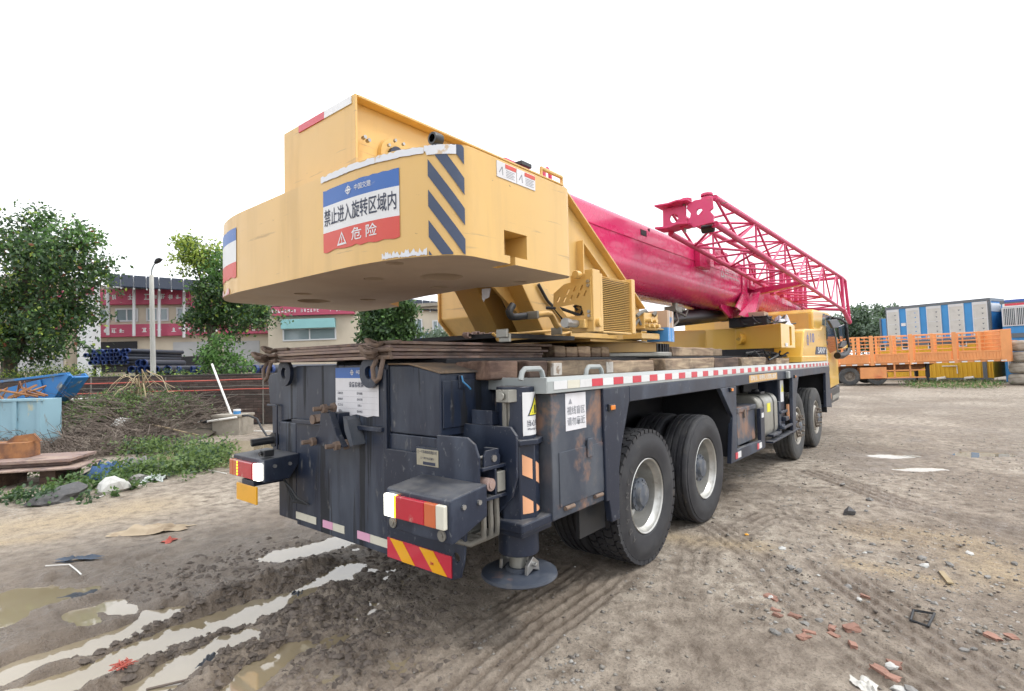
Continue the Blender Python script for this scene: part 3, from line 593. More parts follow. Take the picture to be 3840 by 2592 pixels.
# --- wheels
TR, TW = 0.538, 0.305
def tyre_profile(ribbed):
    h = TW / 2; p = []
    side = [(0.300, -h + 0.035), (0.315, -h + 0.012), (0.36, -h + 0.001), (0.41, -h - 0.006), (0.455, -h - 0.002), (0.49, -h + 0.008), (0.505, -h + 0.010), (0.507, -h + 0.016), (0.528, -h + 0.022), (0.535, -h + 0.032)]
    p += side
    if ribbed:
        for y in (-0.085, -0.03, 0.03, 0.085): p += [(TR, y - 0.012), (TR - 0.014, y - 0.009), (TR - 0.014, y + 0.009), (TR, y + 0.012)]
    else: p += [(TR - 0.018, -h + 0.05), (TR - 0.018, h - 0.05)]
    p += [(r, -y) for r, y in reversed(side)]
    return p
def make_wheel(kind, out):
    """kind rear/front, out = +1/-1 the side that faces outwards"""
    w = empty('wheel', parent=crane)
    m = MB(); m.lathe(tyre_profile(kind != 'lug'), (0, 0, 0), 'y', 72)
    if kind == 'lug':
        for i in range(44):
            a = 2 * math.pi * i / 44
            for row, (y0, y1) in enumerate(((-0.142, -0.085), (-0.074, -0.004), (0.004, 0.074), (0.085, 0.142))):
                b = a + (math.pi / 44 if row % 2 else 0); da = math.pi / 44 * 0.80; sk = 0.03 * (1 if row % 2 else -1)
                vs = []
                for r in (TR - 0.03, TR + 0.001):
                    for yy, dd in ((y0, -da), (y0, da), ((y0 + y1) / 2, da + sk), (y1, da), (y1, -da), ((y0 + y1) / 2, -da + sk)):
                        vs.append((r * math.cos(b + dd), yy, r * math.sin(b + dd)))
                m.add(vs, [(5, 4, 3, 2, 1, 0), (6, 7, 8, 9, 10, 11)] + [(q, (q + 1) % 6, 6 + (q + 1) % 6, 6 + q) for q in range(6)])
    m.build('tyre', M['rubber'] if kind != 'front' else M['rubber_mud'], w, smooth=30)
    h = TW / 2; o = out
    if kind in ('rib', 'lug'):
        pr = [(0.299, o * (h - 0.045)), (0.303, o * (h - 0.018)), (0.298, o * (h - 0.014)), (0.287, o * (h - 0.022)), (0.281, o * (h - 0.05)), (0.262, o * (h - 0.075)), (0.252, o * (h - 0.16)), (0.240, o * (h - 0.21)), (0.170, o * (h - 0.225)), (0.10, o * (h - 0.225))]
        m = MB(); m.lathe(pr, n=56); m.build('rim', M['rim'], w, smooth=30)
        m = MB(); m.lathe([(0.155, o * (h - 0.224)), (0.155, o * (h - 0.20)), (0.13, o * (h - 0.19)), (0.118, o * (h - 0.10)), (0.135, o * (h - 0.095)), (0.135, o * (h - 0.08)), (0.098, o * (h - 0.078)), (0.085, o * (h - 0.045)), (0.0, o * (h - 0.035))], n=36)
        for i in range(10):
            a = R(36 * i); m.cyl((0.143 * math.cos(a), o * (h - 0.21), 0.143 * math.sin(a)), (0.143 * math.cos(a), o * (h - 0.17), 0.143 * math.sin(a)), 0.014, 6)
            m.cyl((0.118 * math.cos(a), o * (h - 0.085), 0.118 * math.sin(a)), (0.118 * math.cos(a), o * (h - 0.07), 0.118 * math.sin(a)), 0.009, 6)
        m.build('hub', M['hub'], w, smooth=30)
    else:
        pr = [(0.299, o * (h - 0.045)), (0.303, o * (h - 0.018)), (0.297, o * (h - 0.014)), (0.285, o * (h - 0.024)), (0.275, o * (h - 0.07)), (0.255, o * (h - 0.085)), (0.215, o * (h - 0.035)), (0.175, o * (h - 0.012)), (0.10, o * (h - 0.012))]
        m = MB(); m.lathe(pr, n=56); m.build('rim', M['rim_dirty'], w, smooth=30)
        m = MB()
        for i in range(8):
            a = R(45 * i + 10); c_ = Vector((0.236 * math.cos(a), o * (h - 0.055), 0.236 * math.sin(a))); m.cyl(c_, c_ + Vector((0, o * 0.006, 0)), 0.026, 10)
        m.build('vent_hole', M['dark'], w, smooth=True)
        m = MB(); m.lathe([(0.185, o * (h - 0.014)), (0.185, o * (h + 0.006)), (0.135, o * (h + 0.008)), (0.125, o * (h - 0.03)), (0.10, o * (h - 0.03)), (0.095, o * (h + 0.02)), (0.06, o * (h + 0.035)), (0.0, o * (h + 0.036))], n=36)
        for i in range(10):
            a = R(36 * i); m.cyl((0.160 * math.cos(a), o * h, 0.160 * math.sin(a)), (0.160 * math.cos(a), o * (h + 0.055), 0.160 * math.sin(a)), 0.017, 8)
        m.build('hub', M['hub_rust'], w, smooth=30)
        m = MB(); m.lathe([(0.092, o * (h + 0.021)), (0.06, o * (h + 0.038)), (0.0, o * (h + 0.040))], n=24); m.build('hub_cap', M['hub'], w, smooth=True)
    return w
YO, YI = -1.178, -0.838
w1 = make_wheel('lug', -1); w1.location = (AX[0], YO, TR)
w2 = make_wheel('rib', -1); w2.location = (AX[1], YO, TR); w2.rotation_euler.y = 0.4
w3 = make_wheel('front', -1); w3.location = (AX[2], YO, TR)
w4 = copy_tree(w3, crane); w4.location = (AX[3], YO, TR); w4.rotation_euler.y = 0.7
wl = make_wheel('rib', 1)
wl.location = (AX[0], -YO, TR)
for x in AX[:2]:
    c_ = copy_tree(w2, crane); c_.location = (x, YI, TR); c_.rotation_euler.y = 0.9 * x
    c_ = copy_tree(wl, crane); c_.location = (x, -YI, TR)
for x in AX[1:]:
    c_ = copy_tree(wl, crane); c_.location = (x, -YO, TR)
# raised brand lettering round the rear tyre's sidewall
ty = [c_ for c_ in w1.children if c_.name.startswith('tyre')][0]
M['rubber_letter'] = paint('tyre_lettering', (0.085, 0.083, 0.082), 0.6)
for i, ch in enumerate('ADVANCE'):
    a = R(222 - i * 13.5); rad = 0.405
    text('letter', ch, M['rubber_letter'], (rad * math.cos(a), -TW / 2 - 0.009, rad * math.sin(a)), (math.sin(a), 0, -math.cos(a)), (math.cos(a), 0, math.sin(a)), 0.065, ty, 0.012)

# --- rear end: panels
XR = -0.90
m = MB(); m.box(XR, -0.60, -0.395, 0.79, 0.40, 1.655); rear = m.build('rear_panel', M['black_rear'], crane, 0.006)
m = MB(); m.box(XR - 0.035, XR - 0.0005, -0.36, 0.80, 1.205, 1.235); m.build('panel_ledge', M['black'], rear, 0.004)
m = MB(); m.box(XR - 0.02, XR - 0.0005, -0.398, -0.362, 0.62, 1.62); m.build('hinge_strip', M['black'], rear, 0.004)
m = MB(); m.prism([(0.795, 1.655), (0.79, 1.24), (0.90, 1.225), (1.075, 1.20), (1.095, 1.33), (1.265, 1.335), (1.30, 1.55), (1.27, 1.585)], 'x', XR + 0.02, XR + 0.06); m.build('side_plate', M['black_rear'], rear, 0.005)
m = MB(); m.box(XR + 0.002, -0.62, 0.795, 1.085, 0.42, 1.2); m.box(XR + 0.05, -0.62, 1.09, 1.29, 0.80, 1.33); m.build('side_box', M['black_rear'], rear, 0.01)
m = MB(); m.box(XR - 0.012, XR + 0.0, 1.085, 1.105, 0.86, 1.335); m.box(XR - 0.012, XR, 1.105, 1.26, 1.32, 1.338); m.build('bracket_rib', M['black'], rear, 0.004)
m = MB(); m.cyl((XR + 0.02, 1.16, 1.04), (XR - 0.17, 1.20, 1.03), 0.032, 14); m.cyl((XR + 0.02, 1.16, 1.04), (XR - 0.01, 1.16, 1.04), 0.06, 14); m.build('pipe_stub', M['blackplastic'], rear, smooth=True)
for y, s_ in ((0.90, 1), (-0.245, -1)):     # lifting eyes at the panel's upper corners
    m = MB(); pr = [(0.028, -0.015), (0.105, -0.015), (0.105, 0.015), (0.028, 0.015)]
    m.lathe([(0.045, -0.015), (0.105, -0.015), (0.105, 0.015), (0.045, 0.015)], (XR - 0.03, y, 1.60), 'x', 28, True); m.build('lifting_eye', M['black'], rear, smooth=30)
# tow bracket with bolts
m = MB(); tb = [(0.07, 1.33), (0.18, 1.33), (0.20, 1.20), (0.27, 1.13), (0.24, 1.09), (0.0, 1.085), (-0.09, 1.10), (-0.02, 1.17), (0.03, 1.25)]
m.prism(tb, 'x', XR - 0.15, XR - 0.10); m.box(XR - 0.10, XR - 0.0006, 0.04, 0.16, 1.12, 1.32); br = m.build('tow_bracket', M['black'], crane, 0.005)
m = MB(); m.prism([(-0.02, 1.30), (-0.07, 1.28), (-0.14, 1.11), (-0.10, 1.10), (-0.04, 1.2)], 'x', XR - 0.10, XR - 0.0006); m.build('gusset', M['black_rust'], br)
for y, z in ((0.10, 1.355), (0.25, 1.115), (-0.05, 1.11)):
    m = MB(); m.cyl((XR - 0.08, y, z), (XR - 0.24, y + 0.02, z), 0.016, 10); m.cyl((XR - 0.155, y, z), (XR - 0.185, y, z), 0.032, 6); m.cyl((XR - 0.09, y, z), (XR - 0.105, y, z), 0.038, 6); m.build('bolt', M['chain'], br, smooth=30)
m = MB(); m.bar((XR - 0.11, 0.30, 1.27), (XR - 0.11, 0.12, 1.30), 0.04, 0.05); m.cyl((XR - 0.14, 0.31, 1.265), (XR - 0.08, 0.31, 1.265), 0.035, 14); m.build('hook_lug', M['chain'], br, smooth=30)
# inspection sheet
m = MB(); m.add([(XR - 0.006, y, z + (0.008 * math.sin(i * 1.9) if z < 1.4 else 0)) for z in (1.30, 1.56, 1.635) for i, y in enumerate(np.linspace(0.215, -0.30, 9))],
                [(r_ * 9 + i, r_ * 9 + i + 1, r_ * 9 + i + 10, r_ * 9 + i + 9) for r_ in range(2) for i in range(8)])
for k in range(len(m.m)): m.m[k] = 1 if k >= 8 else 0
ps = m.build('inspection_sheet', [M['paper'], M['blue_print']], rear)
XT = XR - 0.0085; yd = (0, 0, 1); xd = (0, -1, 0)
text('lettering', '设备验收牌', M['ink'], (XT, -0.045, 1.512), xd, yd, 0.042, ps, 0.012, 0.175)
text('lettering', '中国交建', M['white'], (XT, -0.10, 1.60), xd, yd, 0.032, ps, 0.008, 0.11)
def emblem(parent, x, y, z, s_):
    m = MB(); m.lathe([(0.62 * s_, -0.0004), (0.80 * s_, -0.0004)], (x, y, z), 'x', 20)
    for i in range(4):
        a = R(90 * i); p = Vector((0, math.cos(a), math.sin(a))); q = Vector((0, -math.sin(a), math.cos(a))); c_ = Vector((x, y, z))
        m.add([c_ + p * 1.25 * s_, c_ + q * 0.2 * s_, c_ - q * 0.2 * s_], [(0, 1, 2)])
    m.build('emblem', M['white'], parent)
emblem(ps, XT, 0.005, 1.60, 0.022)
for i, (a, b) in enumerate((('设备名称', '型号规格'), ('管理编号', '进场日期'), ('施工队伍', '验收人'), ('操作人', '联系电话'))):
    z = 1.452 - i * 0.042
    text('lettering', a, M['ink'], (XT, 0.152, z), xd, yd, 0.019, ps, 0.006, 0.066 * len(a) / 4); text('lettering', b, M['ink'], (XT, -0.085, z), xd, yd, 0.019, ps, 0.006, 0.066 * len(b) / 4)
m = MB()
for i in range(5): m.box(XT - 0.0005, XT, -0.285, 0.2, 1.472 - i * 0.042 - 0.0008, 1.472 - i * 0.042)
m.build('table_rule', M['faint_ink'], ps)
# reflector tape along the lower edge
for y0, y1, mt in ((0.80, 0.50, 'cream_refl'), (0.41, 0.275, 'pink'), (0.275, 0.125, 'cream_refl'), (-0.03, -0.18, 'pink'), (-0.18, -0.375, 'cream_refl')):
    m = MB(); m.box(XR - 0.004, XR - 0.0006, y1 + 0.002, y0 - 0.002, 0.445, 0.50); m.build('reflector_tape', M[mt], rear)

# right-hand tool box on the rear
m = MB(); m.prism([(-0.89, 1.205), (-0.405, 1.205), (-0.405, 1.645), (-0.62, 1.642), (-0.89, 1.59)], 'x', XR + 0.003, -0.23); tb_ = m.build('rear_tool_box', M['black_rear'], crane, 0.008)
m = MB(); m.prism([(-0.905, 1.588), (-0.62, 1.645), (-0.40, 1.648), (-0.40, 1.66), (-0.62, 1.657), (-0.905, 1.60)], 'x', XR - 0.008, -0.22); m.build('lid', M['dust_top'], tb_, 0.003)
m = MB(); m.box(XR + 0.02, -0.60, -0.899, -0.8905, 1.255, 1.545); m.build('box_door', M['black_rear'], tb_, 0.004)
m = MB(); m.box(-0.75, -0.70, -0.906, -0.8995, 1.49, 1.575); m.build('latch', M['black'], tb_, 0.003)
M['bluewire'] = paint('blue_wire', (0.06, 0.25, 0.5), 0.5)
m = MB(); m.tube([(-0.73, -0.91, 1.57), (-0.735, -0.925, 1.535), (-0.69, -0.93, 1.50), (-0.67, -0.925, 1.485)], 0.006, 6); m.build('wire_tie', M['bluewire'], tb_, smooth=True)
m = MB(); m.box(XR + 0.002, -0.35, -0.88, -0.40, 0.55, 1.20); m.build('rear_box_body', M['black_rear'], crane, 0.006)

# big lamp plate (right) and its partner plate further in
pl = [(-0.39, 0.395), (-0.99, 0.39), (-1.06, 0.42), (-1.09, 0.52), (-1.115, 0.72), (-1.21, 0.80), (-1.22, 1.12), (-1.19, 1.19), (-1.13, 1.225), (-0.88, 1.222), (-0.87, 1.10), (-0.39, 1.10)]
m = MB(); m.prism(pl, 'x', XR - 0.02, XR - 0.001); lp = m.build('lamp_plate', M['black'], crane, 0.004)
cut(lp, [MB().cyl((XR - 0.1, -1.165, 0.925), (XR + 0.1, -1.165, 0.925), 0.034, 20), MB().cyl((XR - 0.1, -1.03, 0.53), (XR + 0.1, -1.03, 0.53), 0.03, 20)])
m = MB(); m.prism([(-0.86, 0.70), (-1.15, 0.74), (-1.27, 0.86), (-1.31, 0.98), (-1.315, 1.22), (-1.27, 1.27), (-0.86, 1.27)], 'x', -0.70, -0.68); m.build('outrigger_plate', M['black'], crane, 0.004)
m = MB()
m.box(XR, -0.70, -1.235, -0.88, 1.04, 1.06); m.box(XR, -0.70, -1.235, -0.88, 0.87, 0.89); m.box(-0.80, -0.785, -1.235, -1.0, 0.89, 1.04)
m.box(-0.89, -0.72, -1.12, -0.9, 0.89, 1.04); m.build('outrigger_shelf', M['black'], crane, 0.004)
m = MB(); m.prism([(-0.88, 1.06), (-0.74, 1.06), (-0.74, 1.11), (-0.78, 1.15), (-0.86, 1.15), (-0.88, 1.12)], 'y', -1.225, -1.21); m.box(-0.77, -0.745, -1.22, -1.12, 1.06, 1.15); m.build('hook_bracket', M['black'], crane, 0.003)
m = MB(); m.cyl((XR, -1.16, 1.10), (-0.80, -1.16, 1.10), 0.014, 10); m.cyl((-0.80, -1.235, 1.10), (-0.80, -1.20, 1.10), 0.02, 8); m.build('bolt', M['steel'], crane, smooth=30)
m = MB(); m.cyl((-0.845, -1.15, 0.96), (-0.845, -1.245, 0.96), 0.036, 18); m.cyl((-0.845, -1.245, 0.96), (-0.845, -1.252, 0.96), 0.022, 14); m.build('pin', M['rust'], crane, smooth=30)
m = MB(); m.box(-0.785, -0.715, -1.24, -1.13, 0.905, 1.02); m.build('pin_block', M['tank'], crane, 0.004)
for i, x in enumerate((-0.86, -0.80, -0.745)):
    m = MB(); m.cyl((x, -1.19, 0.87), (x, -1.19, 0.81), 0.018, 10); m.tube([(x, -1.19, 0.83), (x + 0.002, -1.192, 0.72), (x + 0.012, -1.18, 0.65), (x - 0.03, -1.12, 0.615), (x - 0.09, -1.03, 0.64)], 0.017, 8); m.build('hose', M['hose'], crane, smooth=True)
m = MB(); m.box(XR + 0.0, -0.55, -1.06, -0.7, 0.60, 0.64); m.cyl((-0.88, -0.98, 0.62), (-0.55, -0.98, 0.62), 0.05, 12); m.build('cross_tube', M['tank'], crane, smooth=30)
# hazard plate
hz_y = [-0.40, -0.995]; m = MB(); m.box(XR - 0.027, XR - 0.0205, hz_y[1], hz_y[0], 0.405, 0.53); hp = m.build('hazard_plate', M['haz_red'], lp)
for i in range(2):
    y0 = -0.43 - i * 0.285; m = MB(); m.prism([(y0, 0.53), (y0 - 0.125, 0.53), (y0 - 0.245, 0.4052), (y0 - 0.12, 0.4052)], 'x', XR - 0.0295, XR - 0.0272); m.build('hazard_stripe', M['haz_yellow'], hp)
text('lettering', '3M', M['haz_red'], (XR - 0.031, -0.83, 0.455), xd, yd, 0.026, hp, 0.01)
# maker's plate
m = MB(); m.box(XR - 0.025, XR - 0.0205, -0.895, -0.70, 1.03, 1.13); mp = m.build('maker_plate', M['plate'], lp, 0.002)
m = MB(); m.box(XR - 0.0205, XR - 0.001, -0.90, -0.69, 1.02, 1.14); m.build('plate_backing', M['black'], lp)
text('lettering', '三一汽车制造有限公司', M['ink'], (XR - 0.0265, -0.797, 1.112), xd, yd, 0.02, mp, 0.008, 0.175)
text('lettering', '三一牌汽车起重机', M['ink'], (XR - 0.0265, -0.797, 1.075), xd, yd, 0.016, mp, 0.004, 0.12)
m = MB(); m.box(XR - 0.0265, XR - 0.0255, -0.87, -0.76, 1.037, 1.055); m.build('number_field', M['ink'], mp)

# --- tail lamps
def tail_lamp(s_, yaw_):
    """s_: -1 right, +1 left"""
    t_ = empty('tail_lamp', (-1.18, s_ * 1.01, 0.865), yaw_, parent=crane)
    o = s_
    m = MB(); yo, yi = 0.26, -0.25
    m.prism([(-0.012, -0.145), (0.02, -0.145), (0.27, -0.06), (0.27, 0.115), (0.0, 0.085), (-0.012, 0.075)] if s_ < 0 else [(-0.0, -0.085), (0.20, -0.085), (0.28, 0.02), (0.28, 0.10), (0.0, 0.085)], 'y', -0.262, 0.262)
    hb = m.build('housing', M['black'], t_, 0.008)
    segs = ((-0.25, -0.165, 'lit_white'), (-0.165, -0.148, 'lit_amber' if s_ < 0 else 'redlens'), (-0.148, 0.09, 'redlens'), (0.09, 0.18, 'orangelens'), (0.18, 0.245, 'cream_refl' if s_ < 0 else 'orangelens'))
    for a, b, mt in segs:
        ya, yb = sorted((o * a, o * b)); m = MB(); m.box(-0.042, -0.0125 if s_ < 0 else -0.0005, ya + 0.001, yb - 0.001, -0.068, 0.056); m.build('lens', M[mt], t_, 0.006)
    if s_ > 0:
        for i in range(5):
            m = MB(); m.cyl((-0.044, 0.10, -0.05 + i * 0.023), (-0.0405, 0.10, -0.05 + i * 0.023), 0.010, 10); m.build('diode', M['lit_amber'], t_)
        m = MB(); m.box(0.02, 0.1, -0.22, -0.14, 0.1, 0.15); m.cyl((0.02, -0.18, 0.125), (0.0, -0.18, 0.125), 0.018, 12); m.build('rear_view_camera', M['blackplastic'], t_, 0.006)
    for y, z in ((-0.2 * o, -0.105), (0.2 * o, -0.105)):
        if s_ < 0: m = MB(); m.cyl((-0.02, y, z), (-0.0125, y, z), 0.03, 16); m.cyl((-0.026, y, z), (-0.02, y, z), 0.014, 6); m.build('bolt', M['hose'], t_, smooth=30)
    for x in (0.08, 0.2): m = MB(); m.cyl((x, o * -0.263 if s_ > 0 else -0.263, 0.03), (x, o * -0.275 if s_ > 0 else -0.275, 0.03), 0.014, 8); m.build('bolt', M['steel'], t_, smooth=30)
    return t_
tail_lamp(-1, 0.0); tail_lamp(1, 0.0)
m = MB(); m.box(-1.19, -1.175, 0.86, 1.20, 0.60, 0.735); np_ = m.build('number_plate', M['haz_yellow'], crane, 0.004)
m = MB(); m.box(-1.19, -0.95, 0.9, 1.1, 0.735, 0.775); m.build('plate_bracket', M['black'], crane, 0.004)
for i in range(3):
    m = MB(); m.tube([(-1.0, 0.80, 0.78 - 0.01 * i), (-0.98, 0.78 - 0.03 * i, 0.70), (-0.97, 0.72 - 0.03 * i, 0.60 + 0.02 * i), (XR - 0.01, 0.62 - 0.01 * i, 0.585)], 0.008, 6); m.build('cable', M['blackhose'], crane, smooth=True)

# --- rear outrigger jacks
def rear_jack(cx, cy, detail=True):
    j = empty('outrigger_jack', (cx, cy, 0), parent=crane)
    m = MB(); m.cyl((0, 0, 1.10), (0, 0, 1.50), 0.120, 32); m.build('upper_tube', M['black'], j, 0.006, 30)
    m = MB(); m.cyl((0, 0, 0.70), (0, 0, 1.16), 0.140, 8); m.cyl((0, 0, 1.15), (0, 0, 1.185), 0.165, 8); m.build('sleeve', M['black'], j, 0.006, 20)
    m = MB(); m.box(-0.17, 0.17, -0.17, 0.17, 0.655, 0.715); m.box(-0.15, 0.15, -0.15, 0.15, 0.62, 0.66); m.build('flange', M['black'], j, 0.012)
    m = MB(); m.cyl((0, 0, 0.485), (0, 0, 0.63), 0.125, 32); m.build('lower_tube', M['black'], j, 0.008, 30)
    m = MB(); m.cyl((0, 0, 0.40), (0, 0, 0.49), 0.06, 20); m.build('piston_rod', M['tank'], j, smooth=30)
    m = MB()
    for a in (-0.10, 0.10): m.prism([(-0.06, 0.375), (-0.055, 0.43), (0.0, 0.475), (0.055, 0.43), (0.06, 0.375), (0.0, 0.40)], 'y', a - 0.012, a + 0.012)
    m.cyl((0, -0.14, 0.43), (0, 0.14, 0.43), 0.014, 10); m.build('pad_clevis', M['steel'], j, 0.003)
    m = MB(); m.lathe([(0.0, 0.375), (0.20, 0.375), (0.232, 0.366), (0.236, 0.35), (0.225, 0.34), (0.0, 0.34)], n=44); m.cyl((0, 0, 0.374), (0, 0, 0.40), 0.085, 24)
    m = MB(); m.lathe([(0.0, 0.378), (0.20, 0.375), (0.232, 0.366), (0.236, 0.35), (0.225, 0.34), (0.0, 0.34)], (0, 0, 0), 'z', 44); m.cyl((0, 0, 0.374), (0, 0, 0.40), 0.085, 24); m.build('float_pad', M['black_rust'], j, smooth=30)
    return j
J = (-0.52, -1.17)
rj = rear_jack(*J)
jl = copy_tree(rj, crane); jl.location = (-0.52, 1.17, 0)
for a0, a1, z0, z1 in ((240, 330, 0.86, 0.985),):
    pass
def jack_wrap(parent, name, mat, r, a0, a1, zf, n=10):
    m = MB(); vs = []
    for i in range(n + 1):
        a = R(a0 + (a1 - a0) * i / n); lo, hi = zf(i / n); vs += [(r * math.cos(a), r * math.sin(a), lo), (r * math.cos(a), r * math.sin(a), hi)]
    m.add(vs, [(2 * i, 2 * i + 2, 2 * i + 3, 2 * i + 1) for i in range(n)]); return m.build(name, mat, parent, smooth=50)
pp = jack_wrap(rj, 'warning_paper', M['white'], 0.1225, 238, 330, lambda t_: (1.205, 1.465))
# flat print on the paper, bent round the tube
def wrap_mesh(o, r, a_mid):
    for v in o.data.vertices:
        a = a_mid + v.co.x / r; v.co = Vector((r * math.cos(a), r * math.sin(a), v.co.z))
for body, z, sz, wd, mt in (('当心挤压', 1.275, 0.042, 0.165, 'ink'), ('Warning Crushing', 1.243, 0.022, 0.155, 'ink')):
    tt = text('lettering', body, M[mt], (0, 0, z), (1, 0, 0), (0, 0, 1), sz, pp, 0.006, wd); wrap_mesh(tt, 0.1245, R(288))
def tri_outline(x, z, s_, mt, parent, r, off):
    m = MB(); n = 6; vs = []
    P = [(-s_, -0.58 * s_), (s_, -0.58 * s_), (0, 1.15 * s_)]
    m.add([(x + p[0] * q, 0, z + p[1] * q) for q in (1.0,) for p in P], [(0, 1, 2)])
    o = m.build('warning_triangle', M[mt], parent)
    import bmesh
    b = bmesh.new(); b.from_mesh(o.data); bmesh.ops.subdivide_edges(b, edges=b.edges, cuts=7, use_grid_fill=True); b.to_mesh(o.data); b.free()
    wrap_mesh(o, r, R(288)); return o
tri_outline(0.0, 1.365, 0.075, 'ink', pp, 0.1238, 0); tri_outline(0.0, 1.363, 0.061, 'sign_yellow', pp, 0.1246, 0)
m = MB(); m.box(-0.012, 0.012, 0, 0.0005, 1.335, 1.385); m.box(-0.035, 0.035, 0, 0.0005, 1.338, 1.346); o = m.build('warning_figure', M['ink'], pp); wrap_mesh(o, 0.1254, R(288))
jack_wrap(rj, 'marker_tape', M['peach'], 0.1345, 225, 350, lambda t_: (0.985 - 0.14 * t_, 1.105 - 0.14 * t_) , 12)
jack_wrap(rj, 'marker_tape', M['peach'], 0.1345, 225, 305, lambda t_: (0.745, 0.865 - 0.115 * t_), 10)
m = MB(); m.box(-0.80, -0.70, -1.30, -1.24, 1.40, 1.475)
m = MB(); m.box(-0.685, -0.60, -1.25, -1.15, 1.41, 1.485); m.cyl((-0.69, -1.2, 1.447), (-0.70, -1.2, 1.447), 0.025, 12); vb = m.build('valve_block', M['tank'], crane, 0.004)
for i in range(2): m = MB(); m.tube([(-0.665 + 0.035 * i, -1.2, 1.41), (-0.668 + 0.035 * i, -1.2, 1.33), (-0.655 + 0.035 * i, -1.19, 1.22), (-0.64 + 0.03 * i, -1.16, 1.12)], 0.013, 8); m.build('hose', M['hose'], vb, smooth=True)
m = MB(); m.prism([(-0.69, 1.27), (-0.60, 1.27), (-0.62, 1.345), (-0.69, 1.36)], 'y', -1.12, -0.95); m.build('cover_box', M['black'], crane, 0.004)

# ------------------------------------------------------------------ counterweight at the tail of the upper works
ZB, ZT = 2.20, 2.775
XC = -1.385; WC = 1.38; Y0 = 0.63; EX, EY = 0.29, WC - 0.63     # rear corners swept in a long curve
def sweep(n=14): return [(XC + EX - EX * math.cos(t_), -Y0 - EY * math.sin(t_)) for t_ in np.linspace(0, math.pi / 2, n + 1)]
_sw = sweep()
plan = ([(-0.13, -WC + 0.09)] + arc(-0.22, -WC + 0.09, 0.09, 0, -90, 4)[1:] + _sw[::-1] + [(x, -y) for x, y in _sw] + arc(0.02, WC - 0.09, 0.09, 90, 0, 4) + [(0.11, 0.75), (-0.10, 0.62), (-0.22, 0.0), (-0.26, -0.62), (-0.13, -0.8)])
m = MB(); m.prism(plan, 'z', ZB, ZT); cw = m.build('counterweight', M['yellow'], crane, smooth=35)
cuts = [MB().box(-0.85, -0.645, -1.5, -1.22, 2.245, 2.385), MB().box(-0.80, -0.755, -1.5, -1.24, 2.1, 2.26)]
HOLES = ((-0.775, -0.79, 0.135), (-0.70, 0.85, 0.135), (-1.036, -0.442, 0.066), (-0.475, -0.446, 0.066), (-0.997, 0.496, 0.066), (-0.423, 0.485, 0.066), (-1.27, -0.95, 0.05), (-0.24, -1.0, 0.05))
for x, y, r in HOLES:
    cuts.append(MB().cyl((x, y, 2.1), (x, y, 2.2 + (0.5 if r > .1 else 0.15)), r, 28))
cut(cw, cuts)
cw.data.materials.append(M['yellow_shaded'])
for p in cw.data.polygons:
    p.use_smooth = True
    if (p.normal.z < -0.7 and p.center.z < 2.21) or any(math.hypot(p.center.x - hx_, p.center.y - hy_) < hr_ * 1.02 and 2.2 < p.center.z < 2.74 for hx_, hy_, hr_ in HOLES): p.material_index = 1  # downward faces and hole insides take the yellow with shade painted in
cw.data.set_sharp_from_angle(angle=R(35))
b = cw.modifiers.new('edge', 'BEVEL'); b.width = 0.006; b.segments = 2; b.limit_method = 'ANGLE'; b.angle_limit = R(50)
_tab = [(0.0, XC, -Y0)]
for t_ in np.linspace(0, math.pi / 2, 200)[1:]:
    x, y = XC + EX - EX * math.cos(t_), -Y0 - EY * math.sin(t_); _tab.append((_tab[-1][0] + math.hypot(x - _tab[-1][1], y - _tab[-1][2]), x, y))
_TS, _TX, _TY = (np.array([q[k] for q in _tab]) for k in range(3))
def perim(s_, mir=1):
    """rear face / swept corner / right side; s_ runs from where the corner begins (y = -0.63)"""
    if s_ <= 0: p, n_ = (XC, -Y0 - s_), (-1.0, 0.0)
    elif s_ >= _TS[-1]: p, n_ = (XC + EX + s_ - _TS[-1], -WC), (0.0, -1.0)
    else:
        p = (float(np.interp(s_, _TS, _TX)), float(np.interp(s_, _TS, _TY))); q = (float(np.interp(s_ + .004, _TS, _TX)), float(np.interp(s_ + .004, _TS, _TY))); dx, dy = q[0] - p[0], q[1] - p[1]; l_ = math.hypot(dx, dy) or 1; n_ = (dy / l_, -dx / l_)
    return (p[0] + n_[0] * 0.004, (p[1] + n_[1] * 0.004) * mir), (n_[0], n_[1] * mir)
def s_at(px, z):
    """where along the sweep a picture column falls"""
    best = None
    for s_ in np.linspace(-1.2, 1.3, 600):
        (x, y), _ = perim(s_); d = np.array([x, y, z]) - CAM; u = 1920 + FPX * (d @ RGT) / (d @ FWD)
        if best is None or abs(u - px) < best[0]: best = (abs(u - px), float(s_))
    return best[1]
def wrap_strip(name, mat, outline, parent, off=0.0, mir=1):
    """outline: (s, z_low, z_high) samples"""
    m = MB(); vs = []
    for s_, lo, hi in outline:
        (x, y), n_ = perim(s_, mir); vs += [(x + n_[0] * off, y + n_[1] * off, lo), (x + n_[0] * off, y + n_[1] * off, hi)]
    m.add(vs, [(2 * i, 2 * i + 2, 2 * i + 3, 2 * i + 1) for i in range(len(outline) - 1)]); return m.build(name, mat, parent, smooth=50)
s0, s1 = s_at(1604, 2.55), s_at(1742, 2.55); sgl, sgr = s_at(1212, 2.5), s_at(1497, 2.5)
for k in range(-1, 5):
    z0 = 2.86 - k * 0.158
    o_ = []
    for i in range(25):
        s_ = s0 + (s1 - s0) * i / 24; top = z0 - (0.26 / (s1 - s0)) * (s_ - s0); lo = top - 0.088
        top, lo = min(top, ZT - 0.002), max(lo, ZB + 0.004)
        if top - lo > 0.002: o_.append((s_, lo, top))
    if len(o_) > 2: wrap_strip('hazard_stripe', M['blue_stripe'], o_, cw)
rj_ = random.Random(12)
